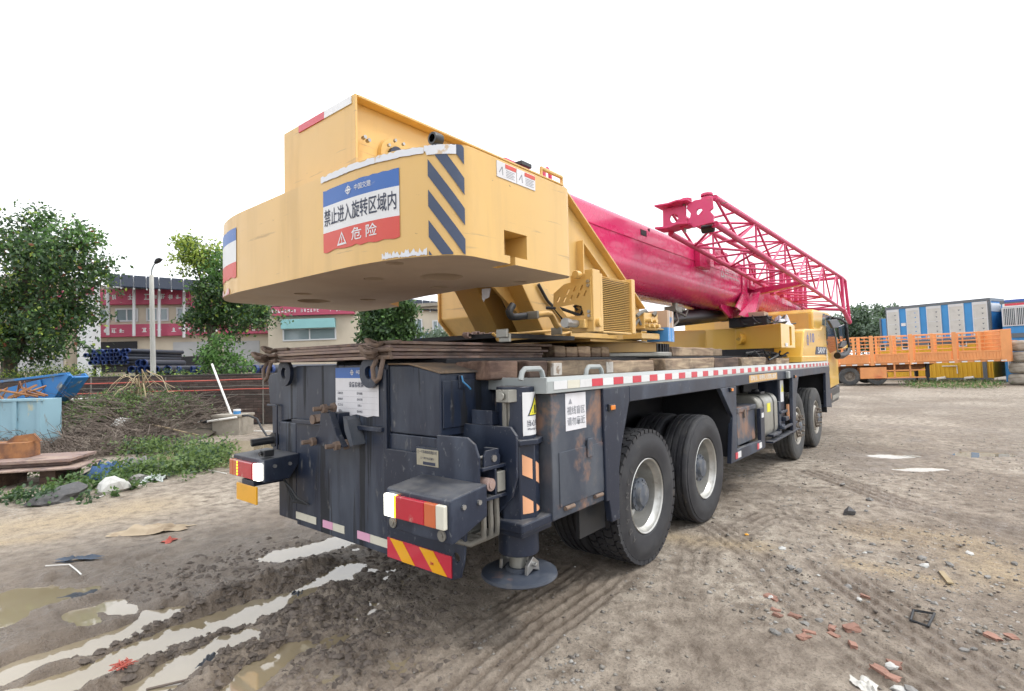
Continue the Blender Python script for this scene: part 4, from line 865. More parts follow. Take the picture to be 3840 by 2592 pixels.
def ragged(a, b_, n, f_lo, f_hi): return [(a + (b_ - a) * i / n, f_lo(i / n), f_hi(i / n)) for i in range(n + 1)]
wrap_strip('torn_tape', M['torntape'], ragged(sgl - 0.02, s0 - 0.02, 40, lambda t_: 2.733 + rj_.uniform(-.002, .002), lambda t_: ZT - 0.004 - rj_.choice((0, 0, .004, .009))), cw, 0.002)
wrap_strip('torn_tape', M['torntape'], ragged(s0 - 0.018, s1 - 0.04, 24, lambda t_: 2.722 + (0.02 if t_ < .05 else 0), lambda t_: ZT - 0.003 - rj_.choice((0, 0, .003))), cw, 0.002)
wrap_strip('torn_tape', M['torntape'], ragged(sgr - 0.12, s0 - 0.01, 34, lambda t_: 2.204 + rj_.choice((0, .003, .006)), lambda t_: 2.215 + rj_.choice((.004, .012, .022, .03))), cw, 0.001)
M['ts_red'] = paint('torn_red_yellow_tape', (0.66, 0.15, 0.20), 0.45, 0, [((0.75, 0.72, 0.65), 0.45, 0.55, 0.9, 6, (1, 1, 1)), ((0.8, 0.55, 0.1), 0.6, 0.65, 0.8, 5, (1, 1, 1))])
o_ = [(0.25 + 0.35 * i / 12, 2.204, 2.235 + 0.02 * math.sin(i)) for i in range(13)]; wrap_strip('torn_tape', M['ts_red'], o_, cw, 0.001, -1)
def bend(o, s_mid, mir=1, off=0.002):
    for v in o.data.vertices:
        (x, y), n_ = perim(s_mid + v.co.x * mir, mir); v.co = Vector((x + n_[0] * (off - v.co.y), y + n_[1] * (off - v.co.y), v.co.z))
def cw_sign(sa, sb, letters, mir=1):
    m = MB(); N = 18; rq = random.Random(4)
    for za, zb, mi in ((2.312, 2.427, 2), (2.427, 2.585, 1), (2.585, 2.680, 0)):
        m.cur = mi; vs = []
        for i in range(N + 1):
            (x, y), n_ = perim(sa + (sb - sa) * i / N, mir); lo = za + (rq.choice((0, .003, -.004, .008)) if za < 2.32 else 0); hi = zb - (rq.choice((0, 0, .004)) if zb > 2.67 else 0)
            vs += [(x, y, lo), (x, y, hi)]
        m.add(vs, [(2 * i, 2 * i + 2, 2 * i + 3, 2 * i + 1) for i in range(N)])
    s_ = m.build('warning_sign', [M['blue_print'], M['white'], M['red_print']], cw, smooth=50)
    if letters:
        mid = (sa + sb) / 2; w = sb - sa
        def put(body, dx, z, size, wd, mt, bold): bend(text('lettering', body, M[mt], (dx, 0, z), (1, 0, 0), (0, 0, 1), size, s_, bold, wd), mid)
        put('禁止进入旋转区域内', 0.0, 2.505, 0.105, w * 0.95, 'ink', 0.010); put('危 险', w * 0.10, 2.372, 0.075, w * 0.32, 'white', 0.008); put('中国交建', w * .09, 2.633, 0.035, w * 0.21, 'white', 0.004)
        m = MB(); c_, w_, h = -w * 0.20, 0.046, 0.044
        P = [(c_ + w_, 2.366 - h * 0.75), (c_ - w_, 2.366 - h * 0.75), (c_, 2.366 + h)]; Q = [(c_ + (p[0] - c_) * 0.66, 2.364 + (p[1] - 2.364) * 0.66) for p in P]
        m.add([(p[0], 0, p[1]) for p in P + Q], [(i, (i + 1) % 3, 3 + (i + 1) % 3, 3 + i) for i in range(3)]); m.add([(c_ - .004, 0, 2.357), (c_ + .004, 0, 2.357), (c_ + .004, 0, 2.38), (c_ - .004, 0, 2.38)], [(0, 1, 2, 3)]); m.add([(c_ - .004, 0, 2.345), (c_ + .004, 0, 2.345), (c_ + .004, 0, 2.352), (c_ - .004, 0, 2.352)], [(0, 1, 2, 3)])
        bend(m.build('warning_triangle', M['white'], s_), mid)
        m = MB(); c_ = -w * .10; vs = [(c_ + r_ * math.cos(R(18 * i)), 0, 2.633 + r_ * math.sin(R(18 * i))) for r_ in (.017, .022) for i in range(20)]; m.add(vs, [(i, (i + 1) % 20, 20 + (i + 1) % 20, 20 + i) for i in range(20)])
        for i in range(4): a = R(90 * i); m.add([(c_ + .034 * math.cos(a), 0, 2.633 + .034 * math.sin(a)), (c_ - .006 * math.sin(a), 0, 2.633 + .006 * math.cos(a)), (c_ + .006 * math.sin(a), 0, 2.633 - .006 * math.cos(a))], [(0, 1, 2)])
        bend(m.build('emblem', M['white'], s_), mid)
cw_sign(sgl, sgr, True); cw_sign(0.10, 0.62, False, -1)
for x0, x1 in ((-0.905, -0.735), (-0.73, -0.555)):       # instruction stickers on the right side
    m = MB(); m.box(x0, x1, -WC - 0.004, -WC - 0.0005, 2.672, 2.762); st = m.build('instruction_sticker', M['paper'], cw)
    m = MB(); m.box(x0 + 0.072, x1 - 0.003, -WC - 0.0055, -WC - 0.0042, 2.735, 2.758); m.build('red_heading', M['red_print'], st)
    m = MB()
    for i in range(5): m.box(x0 + 0.08, x1 - 0.015 - 0.012 * (i % 2), -WC - 0.005, -WC - 0.0042, 2.722 - i * 0.009, 2.7245 - i * 0.009)
    m.bar((x0 + 0.02, -WC - 0.0046, 2.70), (x0 + 0.045, -WC - 0.0046, 2.735), 0.0008, 0.006); m.bar((x0 + 0.045, -WC - 0.0046, 2.735), (x0 + 0.05, -WC - 0.0046, 2.69), 0.0008, 0.006); m.build('pictogram', M['faint_ink'], st)
m = MB(); m.lathe([(0.022, -0.032), (0.032, -0.032), (0.036, -0.02), (0.036, 0.022), (0.022, 0.024)], (-1.18, -1.2, 2.84), 'x', 24); m.cyl((-1.175, -1.2, 2.84), (-1.157, -1.2, 2.84), 0.023, 20); m.cyl((-1.18, -1.2, 2.775), (-1.18, -1.2, 2.81), 0.03, 16); m.build('rear_camera', M['blackplastic'], cw, smooth=30)

# ------------------------------------------------------------------ upper works: mast plates, turntable, arms
YL = float(on('x', -1.225, 1066, 720)[1])
for y, s_ in ((-0.465, -1), (YL - 0.005, 1)):
    m = MB(); ya, yb = sorted((y, y - s_ * 0.03))
    m.prism([(-1.205, 2.70), (-1.205, 3.287), (1.02, 3.287), (1.20, 3.16), (2.68, 2.24)] + ([(2.68, 1.93), (0.6, 1.93), (0.1, 2.25), (0.1, 2.70)] if s_ < 0 else [(2.68, 2.1), (1.3, 2.55), (0.1, 2.70)]), 'y', ya, yb); mp_ = m.build('mast_plate', M['yellow'], crane, 0.004)
    a, b_ = sorted((y - s_ * 0.03, y + (s_ * 0.075 if s_ < 0 else 0.0))); m = MB(); m.box(-1.208, 1.03, a, b_, 3.287, 3.302); m.build('mast_flange', M['yellow'], mp_, 0.003)
    m = MB(); m.bar((1.03, (a + b_) / 2, 3.28), (2.68, (a + b_) / 2, 2.25), 0.105, 0.018, (0.53, 0, 0.85)); m.build('mast_flange', M['yellow'], mp_, 0.003)
    m = MB(); m.bar((1.35, (a + b_) / 2, 2.82), (2.0, (a + b_) / 2, 2.42), 0.10, 0.016, (0.53, 0, 0.85)); m.box(1.34, 1.36, a, b_, 2.25, 2.83); m.build('stiffener', M['yellow'], mp_, 0.003)
m = MB(); m.box(-1.225, -1.21, -0.535, YL, 2.776, 3.305); tail = m.build('mast_tail_plate', M['yellow'], crane, 0.004)
m = MB(); m.box(-1.232, -1.2255, -0.50, -0.20, 3.25, 3.298); m.build('reflector', M['refl_white'], tail); m = MB(); m.box(-1.232, -1.2255, -0.20, min(0.12, YL), 3.25, 3.298); m.build('reflector', M['haz_red'], tail)
m = MB(); m.lathe([(0.055, -0.03), (0.11, -0.03), (0.115, 0.0), (0.05, 0.0)], (-0.90, -0.467, 3.02), 'y', 28); bearing = m.build('winch_bearing', M['yellow'], crane, smooth=30)
m = MB(); m.cyl((-0.90, -0.51, 3.02), (-0.90, -0.525, 3.02), 0.055, 20); m.build('shaft_end', M['ink'], bearing)
for i in range(8): m = MB(); a = R(45 * i + 20); m.cyl((-0.90 + 0.088 * math.cos(a), -0.53, 3.02 + 0.088 * math.sin(a)), (-0.90 + 0.088 * math.cos(a), -0.548, 3.02 + 0.088 * math.sin(a)), 0.011, 6); m.build('bolt', M['steel'], bearing)
m = MB(); m.cyl((-1.15, -0.50, 3.06), (-1.15, -0.53, 3.06), 0.013, 6); m.cyl((-1.12, -0.50, 3.05), (-1.12, -0.53, 3.05), 0.013, 6); m.build('bolt', M['steel'], crane)
# winch drum between the plates
m = MB(); m.cyl((-0.7, -0.42, 3.0), (-0.7, 0.42, 3.0), 0.2, 28); m.lathe([(0.1, -0.43), (0.28, -0.43), (0.28, -0.41), (0.1, -0.41)], (-0.7, 0, 3.0), 'y', 28); m.build('winch_drum', M['dark'], crane, smooth=30)
# tail arms down to the turntable
def arm(y0, y1):
    m = MB(); m.prism([(0.10, 2.42), (0.26, 2.28), (0.56, 1.885), (0.62, 1.86), (2.0, 1.86), (2.0, 2.0), (1.06, 1.95), (0.54, 2.33), (0.5, 2.42)], 'y', y0, y1); return m.build('tail_arm', M['yellow'], crane, 0.006)
a1 = arm(-0.62, -0.34); arm(-0.14, 0.14)
m = MB(); m.box(1.0, 2.0, -0.33, 0.4, 1.95, 2.3); m.build('slew_drive', M['dark'], crane)
m = MB(); m.box(-0.1, 0.9, -0.70, 0.3, 1.835, 1.87); m.build('belly_plate', M['dark'], crane)
for i, (px, py) in enumerate(((1180, 240), (1225, 240), (1370, 240))):
    P = [on('y', -0.15, 1580 + (px + dx) * .25818, 1020 + (py + dy) * .25818) for dx, dy in ((0, -60), (10, 100), (60, 240), (140, 330))]
    m = MB(); m.tube(P, 0.035, 10); m.build('hydraulic_hose', M['blackhose'], crane, smooth=True)
def ptube(name, mat, pts, r, plane, reg=(1580, 1020, .25818)):
    P = [Vector(on('y', plane, reg[0] + a * reg[2], reg[1] + b_ * reg[2])) for a, b_ in pts]
    # round the corners
    Q = [P[0]]
    for i in range(1, len(P) - 1): Q += [P[i].lerp(P[i - 1], 0.3), P[i].lerp(P[i - 1], 0.1) * 0.5 + P[i].lerp(P[i + 1], 0.1) * 0.5, P[i].lerp(P[i + 1], 0.3)]
    Q.append(P[-1]); m = MB(); m.tube(Q, r, 12); return m.build(name, M[mat], crane, smooth=True)
ptube('return_pipe', 'yellow', [(1640, 625), (1880, 600), (1960, 780), (2060, 820), (2310, 805)], 0.026, -0.78)
ptube('return_hose', 'blackhose', [(1330, 480), (1270, 580), (1310, 660), (1640, 628)], 0.028, -0.70)
ptube('pipe', 'yellow', [(1040, 890), (1060, 925), (1290, 905), (1960, 850)], 0.012, -0.66); ptube('pipe', 'yellow', [(1100, 960), (1110, 1000), (1320, 975), (2000, 915), (2150, 880), (2180, 760)], 0.012, -0.67)
ptube('pipe', 'blackhose', [(1700, 180), (1830, 420), (1930, 520), (2100, 740)], 0.014, -0.64)
for px, py in ((1640, 625), (1190, 890), (1980, 860), (1230, 960)):
    c_ = on('y', -0.78, 1580 + px * .25818, 1020 + py * .25818); m = MB(); m.box(c_[0] - 0.012, c_[0] + 0.012, -0.82, -0.72, c_[2] - 0.03, c_[2] + 0.03); m.build('pipe_clamp', M['tank'], crane, 0.004)
m = MB(); rr_ = random.Random(3)
for i in range(16):
    c_ = on('y', -0.35, 1580 + (620 + 25 * i) * .25818, 1020 + (900 + 60 * rr_.random()) * .25818); m.cyl(c_, (c_[0], c_[1] - 0.05, c_[2]), 0.02, 10)
m.build('hydraulic_fitting', M['rust'], crane, smooth=30)
M['bag'] = paint('grey_plastic_bag', (0.42, 0.42, 0.46), 0.4, bump=(20, .6))
m = MB(); P = [on('y', -0.80, 1580 + a * .25818, 1020 + b_ * .25818) for a, b_ in ((880, 250), (1010, 235), (985, 370), (930, 395), (905, 440), (880, 390))]
m.add(P, [tuple(range(6))]); m.build('plastic_scrap', M['bag'], crane)
# slewing ring and turntable plate
TC = (2.62, 0.0)
m = MB(); m.cyl((*TC, 1.685), (*TC, 1.735), 0.80, 56); m.build('ring_base', M['tank'], crane, 0.01, 30)
m = MB(); m.cyl((*TC, 1.735), (*TC, 1.83), 0.725, 72)
for i in range(72):
    a = 2 * math.pi * i / 72; d = Vector((math.cos(a), math.sin(a), 0)); q = Vector((-d.y, d.x, 0)); c_ = Vector((*TC, 0))
    vs = []
    for z in (1.738, 1.828):
        for rad, hw in ((0.72, 0.022), (0.775, 0.012)):
            for sg in (-1, 1): vs.append(c_ + d * rad + q * hw * sg + Vector((0, 0, z)))
    m.add(vs, [(0, 1, 3, 2), (4, 6, 7, 5), (0, 4, 5, 1), (2, 3, 7, 6), (0, 2, 6, 4), (1, 5, 7, 3)])
m.build('slewing_gear', M['dark'], crane, smooth=25)
m = MB(); tp = arc(TC[0], TC[1], 0.70, -75, 75, 14) + [(1.3, 0.62), (1.3, -0.62)]; m.prism(tp, 'z', 1.836, 1.86); m.build('turntable_plate', M['yellow'], crane, 0.004)
m = MB(); po = arc(TC[0], TC[1], 0.82, 190, 254, 10); pi_ = arc(TC[0], TC[1], 0.80, 254, 190, 10); m.prism(po + pi_, 'z', 1.735, 1.835); m.build('gear_guard', M['yellow'], crane, smooth=30)
m = MB(); m.cyl((1.98, -0.55, 1.86), (1.98, -0.55, 1.93), 0.26, 36); m.cyl((1.98, -0.55, 1.93), (1.98, -0.55, 1.96), 0.24, 36)
for i in range(20): a = R(18 * i); m.cyl((1.98 + 0.22 * math.cos(a), -0.55 + 0.22 * math.sin(a), 1.955), (1.98 + 0.22 * math.cos(a), -0.55 + 0.22 * math.sin(a), 1.978), 0.013, 6)
m.build('slew_reducer', M['yellow'], crane, smooth=30)
m = MB(); m.box(0.9, 1.75, -0.66, -0.56, 1.865, 1.95); m.build('turntable_side', M['yellow'], crane, 0.006)
# luffing cylinder
m = MB(); m.cyl((3.2, 0, 2.14), (7.15, 0, 2.475), 0.125, 32); lc = m.build('luffing_cylinder', M['blackplastic'], crane, smooth=30)
m = MB(); m.cyl((7.10, 0, 2.47), (7.42, 0, 2.50), 0.138, 32); m.cyl((7.42, 0, 2.50), (7.62, 0, 2.515), 0.08, 24); m.build('rod_end', M['ink'], lc, smooth=30)
m = MB(); m.box(4.5, 4.75, -0.16, 0.02, 2.36, 2.44); m.cyl((4.55, -0.1, 2.4), (4.95, -0.1, 2.42), 0.03, 10); m.cyl((4.62, -0.1, 2.4), (4.62, -0.1, 2.50), 0.04, 10); m.build('counterbalance_valve', M['tank'], lc, 0.005)
m = MB(); m.tube([(4.55, -0.12, 2.38), (4.75, -0.2, 2.30), (4.9, -0.18, 2.40)], 0.018, 8); m.tube([(4.5, -0.16, 2.37), (4.35, -0.25, 2.2), (4.2, -0.22, 2.1)], 0.016, 8); m.build('hose', M['hose'], lc, smooth=True)

# --- oil cooler with louvres
YC0, YC1 = -1.285, -1.06
m = MB(); m.box(0.235, 0.34, YC0 - 0.01, -1.225, 1.86, 2.315); m.box(0.30, 0.345, -1.225, YC1, 1.86, 1.93); m.box(0.30, 0.345, -1.225, YC1, 2.10, 2.30); m.box(0.345, 0.385, YC0 - 0.005, YC1, 1.862, 2.295);  m.box(0.845, 0.905, YC0 - 0.008, YC1, 1.862, 2.305); m.box(0.385, 0.845, YC0, -1.24, 1.855, 1.87)
cool = m.build('oil_cooler', M['yellow'], crane, 0.005)
M['core'] = paint('cooler_core', (0.14, 0.085, 0.04), 0.7); m = MB(); m.box(0.386, 0.844, -1.225, YC1, 1.871, 2.285); m.box(0.355, 0.384, -1.22, -1.07, 1.90, 2.12); m.build('cooler_core', M['core'], cool)
zz = 1.885
while zz < 2.285:
    m = MB(); m.bar((0.386, -1.262, zz), (0.844, -1.262, zz), 0.030, 0.0055, (0, -0.35, 1)); m.build('louvre', M['yellow'], cool); zz += 0.0142
m = MB(); m.box(0.18, 0.235, -1.25, -1.12, 1.885, 1.95); m.build('cooler_port', M['yellow'], cool, 0.006); m = MB(); m.cyl((0.29, YC0 - 0.01, 1.925), (0.29, YC0 - 0.04, 1.925), 0.032, 16); m.build('drain_plug', M['yellow'], cool, 0.004, 30); m = MB(); m.cyl((0.18, -1.18, 2.28), (0.235, -1.18, 2.28), 0.03, 12); m.build('filler_neck', M['yellow'], cool, 0.004, 30)
m = MB(); m.cyl((0.08, -1.18, 1.92), (0.19, -1.18, 1.92), 0.028, 14); m.cyl((0.03, -1.18, 1.92), (0.08, -1.18, 1.92), 0.036, 8); m.build('pipe_union', M['steel'], cool, smooth=30)
bp = [(-1.28, 2.255), (-1.05, 2.225), (-0.955, 2.165), (-0.95, 2.06), (-1.06, 1.945), (-1.285, 1.945)]
m = MB(); m.prism(bp, 'x', 0.225, 0.234); bk = m.build('cooler_bracket', M['yellow'], cool)
cs = []
for i, (y, z) in enumerate(((-1.205, 2.185), (-1.145, 2.18), (-1.085, 2.165), (-1.175, 2.13), (-1.115, 2.12), (-1.055, 2.11), (-1.0, 2.115), (-1.235, 2.14))):
    c_ = MB(); c_.bar((0.23, y - 0.011, z + 0.018), (0.23, y + 0.011, z - 0.018), 0.014, 0.05, (1, 0, 0)); cs.append(c_)
cs.append(MB().prism([(-1.0, 2.06), (-1.13, 2.07), (-1.20, 2.05), (-1.22, 1.98), (-1.07, 1.98)], 'x', 0.15, 0.3))
cut(bk, cs)
for y, z in ((-1.262, 2.225), (-1.262, 2.195), (-1.265, 2.005), (-1.265, 1.975)): m = MB(); m.cyl((0.2245, y, z), (0.212, y, z), 0.012, 6); m.build('bolt', M['steel'], cool)
m = MB(); m.tube([(0.3, -1.12, 2.03), (0.28, -1.10, 2.06), (0.3, -1.14, 2.07), (0.3, -1.17, 2.03), (0.28, -1.15, 1.99), (0.25, -1.0, 2.05), (0.2, -0.9, 2.06)], 0.012, 8); m.build('cable', M['blackhose'], cool, smooth=True)
# --- swing motor valve beside the slew reducer
m = MB(); m.box(1.80, 2.12, -0.94, -0.70, 1.95, 2.12); m.box(1.78, 2.20, -0.92, -0.62, 1.86, 1.92); m.box(1.78, 2.25, -0.95, -0.7, 1.958, 1.972); vs_ = m.build('swing_valve', M['yellow'], crane, 0.008)
for i in range(9): m = MB(); x, z = 1.84 + 0.06 * (i % 5), 1.99 + 0.05 * (i // 5); m.cyl((x, -0.94, z), (x, -0.98 - 0.02 * (i % 2), z), 0.018, 10); m.build('valve_port', M['yellow'], vs_, smooth=30)
m = MB(); m.tube([(1.72, -0.9, 2.08), (1.78, -0.92, 2.12), (1.88, -0.92, 2.14), (1.95, -0.9, 2.12)], 0.02, 8); m.tube([(1.70, -0.88, 1.98), (1.76, -0.9, 2.05), (1.8, -0.9, 2.0)], 0.015, 8); m.tube([(1.98, -0.95, 2.1), (2.02, -0.96, 2.13), (2.05, -0.94, 2.1)], 0.018, 8); m.build('hose', M['hose'], vs_, smooth=True)

# --- operator cab on the far side
m = MB(); m.prism([(1.3, 2.18), (1.3, 2.72), (2.9, 2.80), (3.1, 2.3), (3.1, 1.93), (1.62, 1.93), (1.5, 2.0)], 'y', 0.70, 1.45); oc = m.build('operator_cab', M['yellow'], crane, 0.012)
m = MB(); m.prism([(1.27, 2.16), (1.27, 2.74), (1.34, 2.74), (1.34, 2.2), (1.60, 1.93), (1.52, 1.93)], 'y', 1.45, 1.475); m.build('cab_edge', M['yellow'], oc, 0.004)
m = MB(); m.box(1.9, 2.8, 1.476, 1.48, 2.25, 2.7); m.build('window', M['glass'], oc)

# ------------------------------------------------------------------ boom
def boom_section(hw, zb, zt, rt, rb):
    zc = zb + rb
    return [(-hw, zt - rt)] + arc(-hw + rt, zt - rt, rt, 180, 90, 5)[1:] + arc(hw - rt, zt - rt, rt, 90, 0, 5) + arc(hw - rb, zc, rb, 0, -90, 8)[0:] + arc(-hw + rb, zc, rb, 270, 180, 8)
m = MB(); m.prism(boom_section(0.42, 2.49, 3.345, 0.09, 0.33), 'x', -0.55, 6.86); boom = m.build('boom', M['red'], crane, smooth=25)
m = MB(); m.prism(boom_section(0.445, 2.465, 3.37, 0.1, 0.34), 'x', 6.86, 7.14); m.build('boom_collar', M['red'], boom, 0.012, 25)
m = MB(); m.prism(boom_section(0.365, 2.58, 3.27, 0.08, 0.29), 'x', 7.14, 12.1); m.build('inner_section', M['red'], boom, smooth=25)
m = MB(); m.box(12.1, 12.5, -0.40, 0.40, 2.45, 3.35); m.box(12.5, 12.9, -0.36, -0.32, 2.3, 3.3); m.box(12.5, 12.9, 0.32, 0.36, 2.3, 3.3); m.cyl((12.7, -0.34, 2.6), (12.7, 0.34, 2.6), 0.25, 20); m.build('boom_head', M['red'], boom, 0.01, 30)
for y in (-0.4225,): m = MB(); m.box(1.2, 6.84, y - 0.006, y + 0.004, 3.085, 3.097); m.build('weld_seam', M['red'], boom)
m = MB(); m.box(2.86, 3.02, -0.426, -0.418, 3.17, 3.24); m.build('inspection_port', M['dark'], boom, 0.02)
m = MB(); m.cyl((3.10, -0.424, 3.27), (3.10, -0.418, 3.27), 0.02, 12); m.build('port_hole', M['dark'], boom)
m = MB(); m.box(0.15, 0.45, -0.33, -0.12, 3.345, 3.42); m.box(0.42, 0.62, -0.34, -0.28, 3.36, 3.44); m.build('boom_lug', M['red'], boom, 0.01)
m = MB(); m.box(0.55, 0.70, -0.42, -0.34, 3.39, 3.43); m.build('lug_cap', M['blackplastic'], boom, 0.006)
m = MB(); m.tube([(0.98, -0.35, 3.33), (0.98, -0.35, 3.46), (1.03, -0.35, 3.50), (1.08, -0.35, 3.46), (1.08, -0.35, 3.33)], 0.02, 8); m.build('rope_guide', M['red_lattice'], boom, smooth=True)
m = MB(); m.tube([(0.70, -0.52, 3.30), (0.70, -0.52, 3.37), (1.02, -0.52, 3.37), (1.02, -0.52, 3.30)], 0.018, 8); m.build('hand_rail', M['yellow'], crane, smooth=True)
P0 = on('y', -0.4245, 2719, 993); P1 = on('y', -0.4245, 2758, 1007)
bw = text('lettering', '起重臂下严禁站人', M['white'], ((P0[0] + P1[0]) / 2 + 0.05, -0.4245, 3.10), (1, 0, 0), (0, 0, 1), 0.10, boom, 0.012, 0.72)
text('lettering', 'DO NOT STAND UNDER BOOM', M['white'], ((P0[0] + P1[0]) / 2 + 0.05, -0.4245, 3.015), (1, 0, 0), (0, 0, 1), 0.06, boom, 0.01, 0.74)
m = MB(); xx = (P0[0] + P1[0]) / 2 - 0.42
for a, b_ in (((-0.075, -0.055), (0.0, 0.075)), ((0.0, 0.075), (0.075, -0.055)), ((0.075, -0.055), (-0.075, -0.055))): m.bar((xx + a[0], -0.4245, 3.05 + a[1]), (xx + b_[0], -0.4245, 3.05 + b_[1]), 0.001, 0.018, (0, 0, 1))
m.build('warning_triangle', M['white'], boom)
# lug and gussets where the luffing cylinder meets the boom
for y in (-0.30, 0.26):
    m = MB(); m.prism([(6.1, 2.50), (6.55, 2.36), (7.35, 2.36), (7.75, 2.50), (8.3, 2.62), (6.1, 2.62)], 'y', y, y + 0.04); m.build('cylinder_lug', M['red'], boom, 0.006)
m = MB(); m.prism([(6.35, 2.52), (7.0, 2.40), (7.15, 2.83), (6.85, 2.84)], 'y', -0.47, -0.44)
m.add([(6.5, -0.46, 2.40), (7.3, -0.46, 2.85), (7.3, -0.62, 2.86), (6.9, -0.60, 2.34), (8.3, -0.44, 2.86), (7.55, -0.44, 2.45)], [(0, 1, 2, 3), (3, 2, 4, 5)]); m.build('jib_bracket_gusset', M['red'], boom, 0.004)
m = MB(); m.prism([(-0.36, 2.80), (-1.30, 2.93), (-1.30, 3.0), (-0.45, 2.93), (-0.36, 2.98)], 'x', 7.38, 7.56); m.build('jib_bracket', M['red'], boom, 0.006)
m = MB(); m.prism([(7.15, 2.9), (7.45, 2.9), (7.55, 3.25), (7.50, 3.42), (7.15, 3.42)], 'y', -0.50, -0.47); g = m.build('jib_bracket_plate', M['red'], boom, 0.004)
cut(g, [MB().cyl((7.35, -0.6, 3.04), (7.35, -0.4, 3.04), 0.045, 18), MB().cyl((7.45, -0.6, 3.25), (7.45, -0.4, 3.25), 0.05, 18)])
m = MB(); m.box(4.62, 5.05, -0.50, -0.42, 3.0, 3.36); m.prism([(4.9, 3.03), (5.5, 3.10), (5.5, 3.30), (4.9, 3.30)], 'y', -0.62, -0.60); g = m.build('jib_hanger', M['red'], boom, 0.005)
cut(g, [MB().cyl((x, -0.7, z), (x, -0.55, z), 0.022, 14) for x, z in ((5.0, 3.1), (5.0, 3.22), (5.22, 3.17), (5.2, 3.26), (5.4, 3.22))])

# --- lattice jib stowed along the right of the boom
jib = empty('lattice_jib', parent=crane)
XA, XB = 3.0, 11.9
A_ = {('R', 'T'): (-1.27, 3.47), ('R', 'B'): (-1.27, 3.17), ('L', 'T'): (-0.74, 3.43), ('L', 'B'): (-0.74, 3.15)}
B_ = {('R', 'T'): (-1.30, 3.55), ('R', 'B'): (-1.30, 2.77), ('L', 'T'): (-0.50, 3.55), ('L', 'B'): (-0.50, 2.85)}
def jp(c_, t_):
    a, b_ = A_[c_], B_[c_]; return Vector((XA + (XB - XA) * t_, a[0] + (b_[0] - a[0]) * t_, a[1] + (b_[1] - a[1]) * t_))
for c_ in A_:
    m = MB(); m.tube([jp(c_, 0), jp(c_, 1)], 0.036 if c_[0] == 'R' else 0.034, 12); m.build('chord', M['red_lattice'], jib, smooth=True)
NB = 11
for fc in ((('R', 'T'), ('R', 'B')), (('L', 'T'), ('L', 'B')), (('R', 'T'), ('L', 'T')), (('R', 'B'), ('L', 'B'))):
    for i in range(NB):
        t0, t1 = i / NB, (i + 1) / NB; a, b_ = (fc if i % 2 == 0 else fc[::-1])
        m = MB(); m.tube([jp(a, t0), jp(b_, t1)], 0.0165, 7); m.build('brace', M['red_lattice'], jib, smooth=True)
        if i and (fc[0][0] != fc[1][0] or i % 2 == 0): m = MB(); m.tube([jp(fc[0], t0), jp(fc[1], t0)], 0.015, 7); m.build('brace', M['red_lattice'], jib, smooth=True)
def Pp(a, b_, x): return on('x', x, 2440 + a * .1912, 700 + b_ * .1912)
def plate(pts, x, th, holes, name='end_plate'):
    m = MB(); poly = [tuple(Pp(a, b_, x)[1:]) for a, b_ in pts]; m.prism(poly, 'x', x, x + th); o = m.build(name, M['red_lattice'], jib, 0.004)
    cs = []
    for a, b_, r_ in holes: c_ = Pp(a, b_, x); cs.append(MB().cyl((x - 0.2, c_[1], c_[2]), (x + 0.2, c_[1], c_[2]), r_, 22))
    if cs: cut(o, cs)
    return o
plate([(235, 440), (690, 370), (690, 705), (600, 790), (240, 835)], 2.93, 0.025, [(455, 620, 0.052)])
plate([(700, 430), (720, 350), (860, 265), (1010, 240), (1205, 215), (1225, 420), (1160, 480), (1230, 560), (1225, 700), (1040, 745), (840, 805), (720, 705), (770, 600), (780, 520)], 2.90, 0.03, [(952, 493, 0.036)])
def lug(pts, x0, x1, th=0.03):
    """flat lug seen edge-on, lying level: outline across, pushed along x"""
    for (a, b_), (c_, d_) in zip(pts[:-1], pts[1:]):
        p, q = Pp(a, b_, 2.93), Pp(c_, d_, 2.93)
        m = MB(); m.bar((x0, p[1], p[2]), (x0, q[1], q[2]), x1 - x0, th, (0, 0, 1)); m.build('lug', M['red_lattice'], jib, 0.006)
lug([(150, 420), (420, 375), (590, 315), (800, 300)], 2.94, 3.20, 0.022); lug([(160, 850), (420, 830), (600, 760), (800, 745)], 2.94, 3.2, 0.026)
for a, b_ in ((690, 270), (1100, 165), (1110, 240), (1130, 620), (1130, 700), (700, 720), (700, 790)):
    c_ = Pp(a, b_, 2.98); m = MB(); m.cyl((2.98, c_[1], c_[2] - 0.016), (2.98, c_[1], c_[2] + 0.016), 0.068, 20); m.build('pin_lug', M['red_lattice'], jib, 0.006, 30)
for a in (655, 1110):
    c_, d_ = Pp(a, 260, 2.98), Pp(a, 900 if a < 700 else 700, 2.98); m = MB(); m.cyl((2.98, c_[1], c_[2]), (2.98, c_[1], d_[2]), 0.017, 12); m.build('hinge_pin', M['tank'], jib, smooth=True)
c_ = Pp(1090, 830, 3.12); m = MB(); m.cyl((3.12, c_[1] - 0.09, c_[2]), (3.12, c_[1] + 0.05, c_[2]), 0.05, 20); m.build('guide_roller', M['blackplastic'], jib, 0.01, 30)
for a, b_ in ((1290, 270), (1390, 335)): p, q = Pp(a, b_, 3.15), Pp(a + 105, b_ - 30, 3.15); m = MB(); m.tube([p, q], 0.006, 6); m.build('peg', M['tank'], jib)
for c_ in (('R', 'B'), ('R', 'T'), ('L', 'T')):
    p = jp(c_, 1.0); d_ = Vector((0.85, -0.02, -0.27)) if c_ == ('R', 'B') else Vector((0.5, 0.0, -0.02)); m = MB(); m.tube([p, p + d_], 0.05 if c_[1] == 'B' else 0.035, 10); m.build('jib_foot', M['red_lattice'], jib, smooth=True)
p = jp(('R', 'B'), 1.0)
